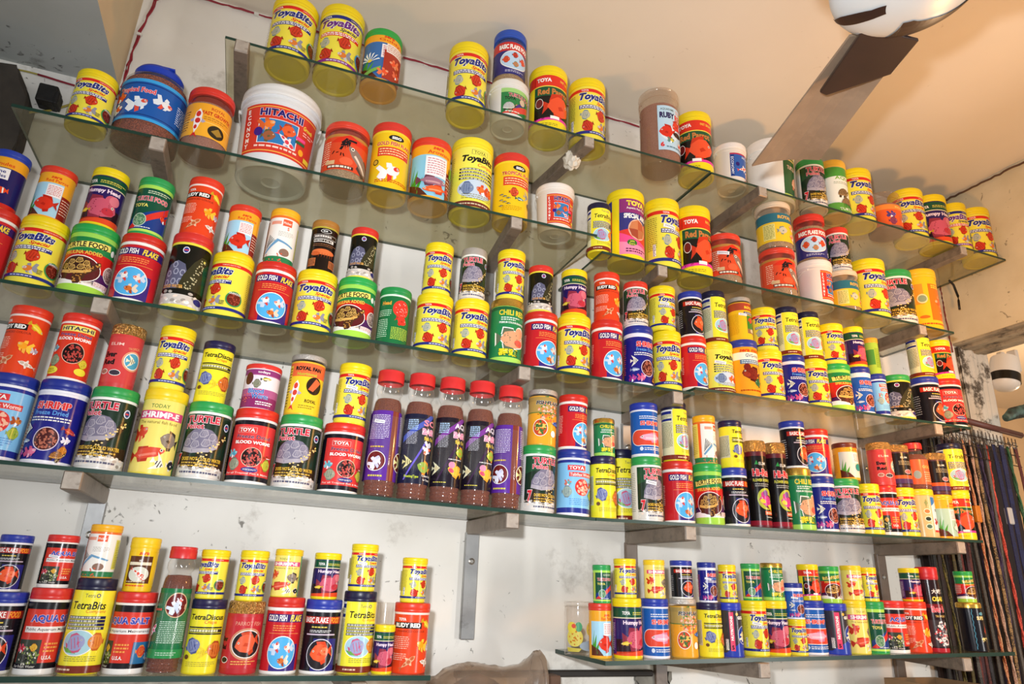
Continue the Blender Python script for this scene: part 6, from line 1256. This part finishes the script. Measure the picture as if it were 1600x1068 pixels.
  (130, 'S4b', 'tetra', 0.9679, 1.6917, 0.1628, 0.0397, 0.1988, 0, 0, ''),
  (131, 'S4b', 'pellet', 0.992, 1.6002, 0.1632, 0.0402, 0.1674, 0, 20, 'green'),
  (132, 'S4b', 'shrimpfish', 0.9899, 1.6002, 0.3305, 0.0383, 0.1469, 131, 0, ''),
  (133, 'S4b', 'flake', 1.0911, 1.6014, 0.1648, 0.0414, 0.1634, 0, -8, ''),
  (134, 'S4b', 'tetra', 1.0875, 1.6014, 0.3282, 0.0352, 0.1646, 133, 25, ''),
  (135, 'S4b', 'turtlefood', 1.1876, 1.5991, 0.1663, 0.0391, 0.1642, 0, -20, ''),
  (136, 'S4b', 'picker', 1.186, 1.5991, 0.3305, 0.0315, 0.1364, 135, 25, ''),
  (137, 'S4b', 'basic', 1.2732, 1.5967, 0.1677, 0.0367, 0.1594, 0, -15, ''),
  (138, 'S4b', 'discus', 1.2732, 1.5967, 0.3271, 0.0327, 0.1345, 137, 30, ''),
  (139, 'S4b', 'hired', 1.3503, 1.5918, 0.169, 0.0318, 0.2431, 0, -5, ''),
  (140, 'S4b', 'hired', 1.4218, 1.5919, 0.1701, 0.0319, 0.243, 0, 0, ''),
  (141, 'S4b', 'chili', 1.503, 1.6005, 0.1715, 0.0406, 0.1761, 0, -5, ''),
  (142, 'S4b', 'basic', 1.503, 1.6005, 0.3475, 0.0361, 0.1403, 141, 5, ''),
  (143, 'S4b', 'shrimp', 1.5872, 1.6005, 0.1728, 0.0405, 0.1581, 0, 0, ''),
  (144, 'S4b', 'flake', 1.5872, 1.6005, 0.3308, 0.0395, 0.1414, 143, -50, ''),
  (145, 'S4b', 'pellet', 1.6814, 1.6083, 0.1744, 0.0478, 0.1579, 0, -12, 'green'),
  (146, 'S4b', 'bits', 1.765, 1.594, 0.1757, 0.034, 0.1483, 0, -12, ''),
  (147, 'S4b', 'serabrown', 1.71, 1.6083, 0.3323, 0.0357, 0.1134, 145, 0, ''),
  (148, 'S4b', 'aqua', 1.8354, 1.5938, 0.1768, 0.0338, 0.1472, 0, -35, ''),
  (149, 'S4b', 'everred', 1.8354, 1.5938, 0.324, 0.0365, 0.1335, 148, -10, ''),
  (150, 'S4b', 'bits', 1.908, 1.5963, 0.178, 0.0361, 0.1461, 0, -12, ''),
  (151, 'S4b', 'hired2', 1.9115, 1.5963, 0.3241, 0.0369, 0.1335, 150, 0, ''),
  (152, 'S4b', 'beta', 1.9885, 1.6025, 0.1793, 0.0418, 0.1472, 0, 0, ''),
  (153, 'S4b', 'bottleorange', 1.9947, 1.6027, 0.3265, 0.0386, 0.149, 152, 0, ''),
  (154, 'S4b', 'serared2', 2.0693, 1.5962, 0.1806, 0.0363, 0.1346, 0, 0, ''),
  (155, 'S4b', 'hired2', 2.0726, 1.5962, 0.3152, 0.0368, 0.1328, 154, 0, ''),
  (156, 'S4b', 'parrot', 2.151, 1.599, 0.1818, 0.0388, 0.1515, 0, -30, ''),
  (157, 'S4b', 'tetra', 2.1558, 1.599, 0.3333, 0.037, 0.1555, 156, -10, ''),
  (158, 'S5', 'basic', -0.3878, 1.5958, -0.1884, 0.0357, 0.1371, 0, 0, ''),
  (159, 'S5', 'basic', -0.3943, 1.5958, -0.0514, 0.027, 0.1002, 158, 0, ''),
  (160, 'S5', 'aqua', -0.3152, 1.5943, -0.1887, 0.0343, 0.1464, 0, 15, ''),
  (161, 'S5', 'aqua', -0.3179, 1.5943, -0.0422, 0.0268, 0.0952, 160, 20, ''),
  (162, 'S5', 'tetra', -0.2438, 1.5944, -0.1889, 0.0344, 0.1666, 0, 0, ''),
  (163, 'S5', 'picker', -0.2485, 1.5944, -0.0223, 0.0281, 0.0986, 162, -10, ''),
  (164, 'S5', 'aqua', -0.1707, 1.6, -0.1891, 0.0362, 0.1443, 0, -35, ''),
  (165, 'S5', 'serasmall', -0.175, 1.6, -0.0448, 0.0273, 0.101, 164, 0, ''),
  (166, 'S5', 'bottlegreen', -0.1027, 1.59, -0.1893, 0.03, 0.2322, 0, 0, ''),
  (167, 'S5', 'discus', -0.0374, 1.5944, -0.1895, 0.0329, 0.1357, 0, 0, ''),
  (168, 'S5', 'bits', -0.0413, 1.5944, -0.0538, 0.0279, 0.0937, 167, -35, ''),
  (169, 'S5', 'parrotgold', 0.0346, 1.5979, -0.1898, 0.0365, 0.1339, 0, 0, ''),
  (170, 'S5', 'bits', 0.0346, 1.5979, -0.0559, 0.0287, 0.0982, 169, 0, ''),
  (171, 'S5', 'flake', 0.1111, 1.5973, -0.19, 0.0372, 0.1438, 0, 0, ''),
  (172, 'S5', 'shrimpe', 0.1029, 1.5973, -0.0462, 0.0286, 0.0947, 171, -15, ''),
  (173, 'S5', 'basic', 0.1884, 1.5973, -0.1903, 0.0371, 0.1418, 0, -10, ''),
  (174, 'S5', 'humpy', 0.1847, 1.5973, -0.0485, 0.0283, 0.0934, 173, 12, ''),
  (175, 'S5', 'tetra', 0.2631, 1.5981, -0.1905, 0.0349, 0.1608, 0, 8, ''),
  (176, 'S5', 'bits', 0.2624, 1.5981, -0.0297, 0.0294, 0.0971, 175, 18, ''),
  (177, 'S5', 'humpy', 0.32, 1.582, -0.1907, 0.022, 0.0956, 0, 0, ''),
  (178, 'S5', 'cup', 0.3344, 1.6727, -0.1908, 0.0208, 0.1372, 0, 0, ''),
  (179, 'S5', 'ruby', 0.3807, 1.6002, -0.1909, 0.039, 0.1409, 0, -8, ''),
  (180, 'S5', 'bits', 0.3785, 1.6002, -0.05, 0.0285, 0.0942, 179, 30, ''),
  (181, 'S5b', 'clearfish', 0.8357, 1.6892, -0.1634, 0.0372, 0.1251, 0, 0, ''),
  (182, 'S5b', 'seraparrot', 0.8594, 1.6167, -0.1629, 0.0286, 0.1239, 0, 0, ''),
  (183, 'S5b', 'humpy', 0.9234, 1.5961, -0.1619, 0.0361, 0.1368, 0, 12, ''),
  (184, 'S5b', 'turtletoya', 0.865, 1.6167, -0.039, 0.0231, 0.0898, 182, 0, ''),
  (185, 'S5b', 'bits', 0.9202, 1.5961, -0.0251, 0.0282, 0.0929, 183, 0, ''),
  (186, 'S5b', 'shrimpfish', 1.0024, 1.594, -0.1603, 0.034, 0.1367, 0, 0, ''),
  (187, 'S5b', 'shrimpe', 1.0042, 1.594, -0.0236, 0.0272, 0.0925, 186, -10, ''),
  (188, 'S5b', 'fishflake', 1.0851, 1.5939, -0.1588, 0.0339, 0.1371, 0, -5, ''),
  (189, 'S5b', 'basic', 1.0856, 1.5939, -0.0217, 0.0281, 0.0927, 188, 0, ''),
  (190, 'S5b', 'discus', 1.1629, 1.5913, -0.1573, 0.0313, 0.1287, 0, 0, ''),
  (191, 'S5b', 'shrimp', 1.1629, 1.5913, -0.0287, 0.0241, 0.0987, 190, 5, ''),
  (192, 'S5b', 'nutrition', 1.2264, 1.5897, -0.1562, 0.0298, 0.1293, 0, 0, ''),
  (193, 'S5b', 'bits', 1.2264, 1.5897, -0.0269, 0.023, 0.0939, 192, -10, ''),
  (194, 'S5b', 'bits', 1.3062, 1.5936, -0.1546, 0.0336, 0.1346, 0, 5, ''),
  (195, 'S5b', 'turtletoya', 1.3062, 1.5936, -0.0201, 0.0251, 0.0934, 194, -15, ''),
  (196, 'S5b', 'humpy', 1.3755, 1.5942, -0.1534, 0.0331, 0.1352, 0, -25, ''),
  (197, 'S5b', 'chili', 1.3781, 1.5942, -0.0181, 0.0291, 0.0962, 196, -10, ''),
  (198, 'S5b', 'bits', 1.4369, 1.5837, -0.1523, 0.0237, 0.0896, 0, -15, ''),
  (199, 'S5b', 'shrimplight', 1.4356, 1.5837, -0.0627, 0.0256, 0.0915, 198, 0, ''),
  (200, 'S5b', 'shrimpfish', 1.502, 1.6046, -0.151, 0.0414, 0.1366, 0, -10, ''),
  (201, 'S5b', 'parrot', 1.513, 1.6046, -0.0145, 0.0286, 0.0952, 200, -5, ''),
  (202, 'S5b', 'nutrition', 1.5809, 1.5951, -0.1496, 0.0352, 0.1301, 0, 0, ''),
  (203, 'S5b', 'turtlefood', 1.5809, 1.5951, -0.0195, 0.0269, 0.098, 202, -15, ''),
  (204, 'S5b', 'shrimpe', 1.6538, 1.5956, -0.1483, 0.035, 0.1385, 0, -5, ''),
  (205, 'S5b', 'shrimpe', 1.6631, 1.5956, -0.0098, 0.0281, 0.0936, 204, -5, ''),
  (206, 'S5b', 'turtletoya', 1.7228, 1.5915, -0.147, 0.0315, 0.1359, 0, -5, ''),
  (207, 'S5b', 'bits', 1.7228, 1.5915, -0.0111, 0.023, 0.0923, 206, 0, ''),
  (208, 'S5b', 'aqua', 1.7977, 1.6025, -0.1456, 0.0414, 0.1384, 0, 0, ''),
  (209, 'S5b', 'ruby', 1.8838, 1.602, -0.1441, 0.0416, 0.1374, 0, -30, ''),
  (210, 'S5b', 'humpy', 1.8981, 1.6022, -0.0066, 0.028, 0.0934, 209, 5, ''),
  (211, 'S5b', 'osaka', 1.9564, 1.5893, -0.1427, 0.0293, 0.2355, 0, 0, ''),
  (212, 'S5b', 'superred', 2.1158, 1.5943, -0.1397, 0.0343, 0.1364, 0, 0, ''),
  (213, 'S5b', 'turtlefood', 2.1158, 1.5943, -0.0033, 0.0262, 0.0901, 212, 10, ''),
]
# ================================================================ container geometry
GOLD = plastic('e0b068', .22, .9, 1.0, 9.0)
GOLDS = plastic('d0aa4c', .25, .8)
SILV = plastic('b8b2aa', .35, .35, .3, 12.0)
def prof_cap(y0, H, r=1.0, inner=.93, rd=.07):
    return [(inner * .9, y0 + .02), (r - .012, y0), (r, y0 + .02), (r, y0 + (H - y0) * .30), (r - .010, y0 + (H - y0) * .34), (r, y0 + (H - y0) * .38), (r, H - rd * 1.3), (r - rd * .35, H - rd * .3), (r - rd, H), (r - rd - .03, H - .012), (0, H - .012)]
def shape_of(t):
    """body profile, label radius function, contents profile, lid radius"""
    H, yl, sh = t['H'], t['yl'], t['shape']
    if sh == 'can':
        b = [(0, .05), (.78, .05), (.84, .0), (.93, .0), (.955, .03), (.96, .08), (.96, yl + .04), (.8, yl + .05), (0, yl + .05)]
        return b, (lambda y: .966), None, 1.0
    if sh in ('jar', 'printjar', 'cup', 'minibottle'):
        nr = {'jar': .90, 'printjar': .93, 'cup': .97, 'minibottle': .62}[sh]
        if sh == 'cup': b = [(0, .05), (.76, .05), (.8, .0), (.83, .03), (.97, H - .12), (1.0, H - .1), (1.0, H), (.96, H), (.94, H - .1), (.81, .1), (0, .1)]; return b, (lambda y: .9), None, 1.0
        if sh == 'minibottle':
            b = [(0, .04), (.85, .04), (.93, 0), (.97, .08), (.97, 2.6), (.88, 2.85), (.66, 3.05), (.62, 3.2), (.62, yl + .02), (.58, yl + .02)]
            return b, (lambda y: .978), [(0, .08), (.93, .08), (.94, 2.55), (.84, 2.8), (.62, 3.0), (0, 3.0)], .72
        b = [(0, .06), (.78, .06), (.86, .0), (.93, .01), (.965, .06), (.965, yl - .32), (.95, yl - .22), (nr + .01, yl - .10), (nr, yl - .02), (nr, yl + .05), (nr - .03, yl + .05)]
        lv = yl - .38
        return b, (lambda y: .972), ([(0, .09), (.90, .09), (.935, .12), (.935, lv), (.80, lv + .04), (0, lv + .02)] if sh == 'jar' else None), .99 if sh == 'jar' else .97
    if sh == 'bigjar':
        b = [(0, .08), (.7, .08), (.85, .0), (.95, .03), (1.0, .12), (1.0, yl - .42), (.97, yl - .26), (.88, yl - .12), (.74, yl - .03), (.72, yl + .05), (.7, yl + .05)]
        return b, (lambda y: 1.006), [(0, .1), (.88, .1), (.965, .14), (.965, yl - .44), (.93, yl - .28), (.8, yl - .18), (0, yl - .14)], .73
    if sh == 'bucket':
        f = lambda y: .84 + .125 * y / H
        b = [(0, .06), (.2, .06), (.24, .03), (.3, .06), (.74, .06), (.79, .0), (.83, .0), (.845, .04), (f(yl - .22), yl - .22), (f(yl) + .015, yl - .20), (f(yl) + .015, yl - .14), (f(yl - .1), yl - .12), (f(yl - .06), yl - .06), (f(yl) + .02, yl - .04), (f(yl) + .02, yl + .02), (0, yl + .03)]
        return b, (lambda y: f(y) + .004), None, 1.0
    if sh == 'bottle':
        b = [(0, .08), (.7, .08), (.85, .0), (.93, .04), (.97, .14), (.95, .24), (.92, .28), (.97, .38), (.97, .46), (.92, .52), (.96, .62), (.96, .70), (.92, .76), (.97, .9), (.98, 1.0), (.98, 4.3), (.95, 5.0), (.90, 5.6), (.84, 6.05), (.72, 6.3), (.70, 6.38), (.80, 6.52), (.85, 6.66), (.84, 7.0), (.76, 7.2), (.72, yl + .1), (.68, yl + .1)]
        def rad(y):
            return .988 if y < 4.3 else .988 - (y - 4.3) * .045
        c = [(0, .12), (.82, .12), (.92, .2), (.87, .28), (.92, .4), (.88, .52), (.92, .66), (.88, .76), (.945, 1.0), (.945, 4.3), (.915, 5.0), (.865, 5.6), (.81, 6.0), (.70, 6.2), (0, 6.24)]
        return b, rad, c, .84
def build_type(nm, lid):
    """meshes shared by every tub of one kind: list of (part name, mesh, materials)"""
    t = TY[nm]; k = lid or ''
    if k in t['mesh']: return t['mesh'][k]
    H, yl = t['H'], t['yl']; parts = []
    bp, rad, cont, lr = shape_of(t)
    def fin(me, mats, ang=35):
        for m in mats: me.materials.append(m)
        me.shade_smooth(); me.set_sharp_from_angle(angle=math.radians(ang)); return me
    base = next(iter(t['mesh'].values()), None)
    if base: parts = [p for p in base if p[0] not in ('lid',)]
    else:
        n = 64 if t['shape'] in ('bigjar', 'bucket') else 48
        if t['body'] == 'clear': mat = M_CLEARB if t.get('contents') == 'mauve' else M_CLEAR
        else: mat = plastic(t['body'])
        bm = bmesh.new(); add_lathe(bm, bp, n); mats = [mat]
        if t['rim']:
            add_lathe(bm, [(.962, yl - .13), (.982, yl - .12), (.985, yl - .02), (.962, yl)], n, mat=1); mats.append(plastic(t['rim']))
        parts.append(('body', fin(to_me(bm), mats)))
        if cont: parts.append(('contents', fin(lathe_me(cont, 40), [{'tan': M_GRAN2, 'brown': M_GRAN, 'mauve': M_GRAN3}[t['contents']]])))
        a = Art(); t['art'](a)
        if len(a.bm.faces):
            me = a.mesh(rad); me.materials.append(M_LABEL)
            rot = t.get('art_rot', 0)
            if rot: me.transform(Matrix.Rotation(math.radians(rot), 4, 'Z'))
            parts.append(('label', me))
        else: a.bm.free()
        if t['shape'] == 'bucket' or t.get('ears'):
            bm = bmesh.new()
            if t['shape'] == 'bucket':
                zr = yl - .17; R1 = .99
                for sx in (-1, 1):
                    add_tube(bm, [(sx * (R1 - .05), 0, zr), (sx * (R1 + .035), 0, zr)], .055, 12)
                pts = [(R1 * 1.015 * math.cos(u) , -.12 - .50 * math.sin(u) * .3, zr - .80 * math.sin(u) * 1.0) for u in [PI * i / 24 for i in range(25)]]
                # wire bail hanging down round the front rim
                pts = [((R1 + .02) * math.cos(u), (R1 + .02) * math.sin(u), zr - .45 * math.sin(u)) for u in [PI * i / 28 for i in range(29)]]
                add_tube(bm, pts, .018, 6)
            else:
                for sx in (-1, 1):
                    add_tube(bm, [(sx * .95, 0, 3.35), (sx * 1.06, 0, 3.3), (sx * 1.08, 0, 3.0), (sx * 1.05, 0, 2.7), (sx * .96, 0, 2.55)], .04, 8)
            parts.append(('handle', fin(to_me(bm), [plastic('dcdad4', .35) if t['shape'] == 'bucket' else M_CLEARB], 60)))
    # lid
    st = t['style']; lc = {'green': '2f9a4c', 'red': 'd23a2a', 'silver': 'c4beb4'}.get(lid, t['lid'])
    me = None
    if t['shape'] != 'cup':
        if lid == 'silver': me = fin(lathe_me([(.9, yl), (1.0, yl + .02), (1.0, yl + .28), (.96, H), (.9, H - .03), (0, H - .03)]), [SILV])
        elif st == 'cap' and t['shape'] == 'bucket':
            me = fin(lathe_me([(.95, yl - .03), (.995, yl - .03), (1.0, yl), (1.0, yl + .06), (.985, yl + .09), (.99, yl + .16), (.985, H - .05), (.95, H), (.90, H - .02), (.88, H - .06), (0, H - .06)], 64), [plastic(lc)])
        elif st == 'cap': me = fin(lathe_me(prof_cap(yl, H, lr, lr - .07)), [plastic(lc)])
        elif st == 'thin': me = fin(lathe_me([(.9, yl + .15), (1.0, yl + .17), (1.0, yl + .38), (.97, H - .02), (.92, H), (.88, H - .02), (0, H - .02)]), [SILV])
        elif st in ('gold', 'goldcap'):
            cr_ = (lambda an, z: 1 + .006 * math.sin(an * 17 + z * 9)) if st == 'gold' else (lambda an, z: 1 + .004 * math.cos(an * 48))
            r_ = .97 if st == 'gold' else .995
            me = fin(lathe_me([(r_ - .03, yl), (r_, yl + .02), (r_, H - .12), (r_ - .03, H - .03), (r_ - .08, H), (r_ - .11, H - .02), (0, H - .02)], 96, fn=cr_), [GOLD if st == 'gold' else GOLDS], 50)
        elif st == 'clearlid':
            me = fin(lathe_me([(.94, yl), (.99, yl), (1.0, yl + .04), (.985, yl + .08), (.975, H - .12), (.99, H - .1), (.99, H - .03), (.95, H), (.91, H - .02), (.88, H - .06), (0, H - .06)]), [M_CLEARB if lc != 'clear' or t.get('contents') else M_CLEAR])
        elif st == 'flip':
            bm = bmesh.new(); add_lathe(bm, [(.70, yl), (.75, yl + .02), (.76, yl + .22), (.72, yl + .28), (.70, H - .05), (.66, H - .02), (0, H - .02)], 56)
            add_box(bm, .15, .50, -.62, -.25, H - .06, H); me = fin(to_me(bm), [plastic(lc)])
        elif st == 'bottlecap':
            me = fin(lathe_me([(lr - .04, yl), (lr, yl + .02), (lr, yl + (H - yl) * .66), (lr - .02, yl + (H - yl) * .7), (lr - .01, H - .05), (lr - .06, H), (0, H)], 72, fn=lambda an, z: 1 + .008 * math.cos(an * 36)), [plastic(lc)])
    if me: parts = parts + [('lid', me)]
    t['mesh'][k] = parts
    return parts
STICK = {33, 79, 118, 119, 85, 176, 180, 161, 194, 131, 205, 207, 35, 82, 191, 199}
def sticker_mesh(H, rad):
    a = Art(); y = H * .56
    a.P([(-.95, y + .05), (-.25, y - .06), (-.22, y + .14), (-.92, y + .25)], 'eeeef0')
    for i in range(6): x = -.82 + i * .09; a.P([(x, y + .10 - .016 * i), (x + .045, y + .09 - .016 * i), (x + .045, y + .17 - .016 * i), (x, y + .18 - .016 * i)], '8c8c98'); a.n -= 1
    me = a.mesh(lambda q: rad(q) + .035, 'sticker'); me.materials.append(M_LABEL); return me

# ================================================================ words that single out each container
SHW = {'S1': 'top shelf', 'S1b': 'top shelf', 'S2': 'second shelf', 'S2b': 'second shelf', 'S3': 'third shelf', 'S3b': 'third shelf',
       'S4': 'fourth shelf', 'S4b': 'fourth shelf', 'S5': 'lower left shelf', 'S5b': 'lower right shelf'}
DESC = {}
for j in JARS:
    i, s, ty, x, y, z, r, h, on, rot, lid = j
    t = TY[ty]; lg, st = t['long'], t['short']
    if lid and ty == 'pellet':
        lg = lid + '-lidded ' + lg; st = lid + '-lidded turtle tub'
    if lid and ty == 'terrapin': lg = 'green-lidded black tub with turtle raising its head'; st = 'green-lidded raised-head tub'
    DESC[i] = (lg, st)
byid = {j[0]: j for j in JARS}
def row(j): return SHW[j[1]], 1 if j[8] else 0
def nb(j, d):
    c = [k for k in JARS if row(k) == row(j) and (k[3] - j[3]) * d > 0]
    return min(c, key=lambda k: abs(k[3] - j[3])) if c else None
def rel_st(j):
    if j[8]: return 'on the ' + DESC[j[8]][1]
    up = [k for k in JARS if k[8] == j[0]]
    return 'under the ' + DESC[up[0][0]][1] if up else 'with nothing stacked on it'
def rel_l(j): k = nb(j, -1); return 'right of the ' + DESC[k[0]][1] if k else 'at the left end'
def rel_r(j): k = nb(j, 1); return 'left of the ' + DESC[k[0]][1] if k else 'at the right end'
def ordn(j):
    same = sorted([k for k in JARS if row(k) == row(j) and DESC[k[0]][1] == DESC[j[0]][1]], key=lambda k: k[3])
    w_ = ['first', 'second', 'third', 'fourth', 'fifth', 'sixth', 'seventh', 'eighth', 'ninth', 'tenth', 'eleventh', 'twelfth', 'thirteenth', 'fourteenth', 'fifteenth'][same.index(j)]
    return '%s, %s from left among such tubs in %s row, %s' % (DESC[j[0]][1], w_, 'upper' if j[8] else 'lower', SHW[j[1]])
TEMPL = [lambda j: DESC[j[0]][0],
         lambda j: DESC[j[0]][0] + ', ' + SHW[j[1]],
         lambda j: DESC[j[0]][0] + ', ' + rel_st(j),
         lambda j: DESC[j[0]][1] + ' ' + rel_st(j) + ', ' + SHW[j[1]],
         lambda j: DESC[j[0]][1] + ' ' + rel_l(j) + ', ' + SHW[j[1]] + (', upper row' if j[8] else ''),
         lambda j: DESC[j[0]][1] + ' ' + rel_r(j) + ', ' + SHW[j[1]] + (', upper row' if j[8] else ''),
         lambda j: DESC[j[0]][1] + ' ' + rel_st(j) + ', ' + rel_l(j) + ', ' + SHW[j[1]],
         lambda j: DESC[j[0]][1] + ' ' + rel_st(j) + ', ' + rel_r(j) + ', ' + SHW[j[1]],
         ordn]
LABEL = {}
for T_ in TEMPL:
    allw = {}
    for j in JARS: allw.setdefault(T_(j), []).append(j[0])
    for s_, ids in allw.items():
        if len(ids) == 1 and ids[0] not in LABEL and 4 <= len(s_.replace(',', '').split()) <= 16: LABEL[ids[0]] = s_

# ================================================================ set every container on its shelf
PLACED = {}
PROTO = {}
for j in JARS:
    i, s, ty, x, y, z, r, h, on, rot, lid = j
    t = TY[ty]
    parts = build_type(ty, lid)
    tilt = math.atan(SHELF[s][3])
    if on:
        bx_, by_, bz_, bh_ = PLACED[on]
        z0 = bz_ + bh_ + .0002; x0 = x + math.sin(tilt) * -bh_ * .5
    else: z0 = surf(s, x) + .0003; x0 = x
    PLACED[i] = (x0, y, z0, h)
    root = empty(t['kind'], (0, 0, 0), LABEL.get(i, DESC[i][0]), t['cat'], 'fish food containers on the ' + SHW[s])
    if t['cat'] == 'cup': del root['group']
    root.matrix_world = Matrix.Translation((x0, y, z0)) @ Matrix.Rotation(-tilt, 4, 'Y') @ Matrix.Rotation(math.radians(rot + ((i * 37) % 9 - 4) * .7), 4, 'Z') @ Matrix.Diagonal((r, r, h / t['H'], 1))
    key = (ty, lid)
    if key not in PROTO:
        PROTO[key] = []
        for (pn, me) in parts:
            o = bpy.data.objects.new(pn, me); COL.objects.link(o); o.parent = root; PROTO[key].append(o)
    else:
        for p in PROTO[key]:
            o = p.copy(); COL.objects.link(o); o.parent = root
    if i in STICK:
        if ('st', ty) not in PROTO: PROTO[('st', ty)] = sticker_mesh(t['H'], shape_of(t)[1])
        o = bpy.data.objects.new('price_sticker', PROTO[('st', ty)]); COL.objects.link(o); o.parent = root
        o['label'] = 'white price sticker'
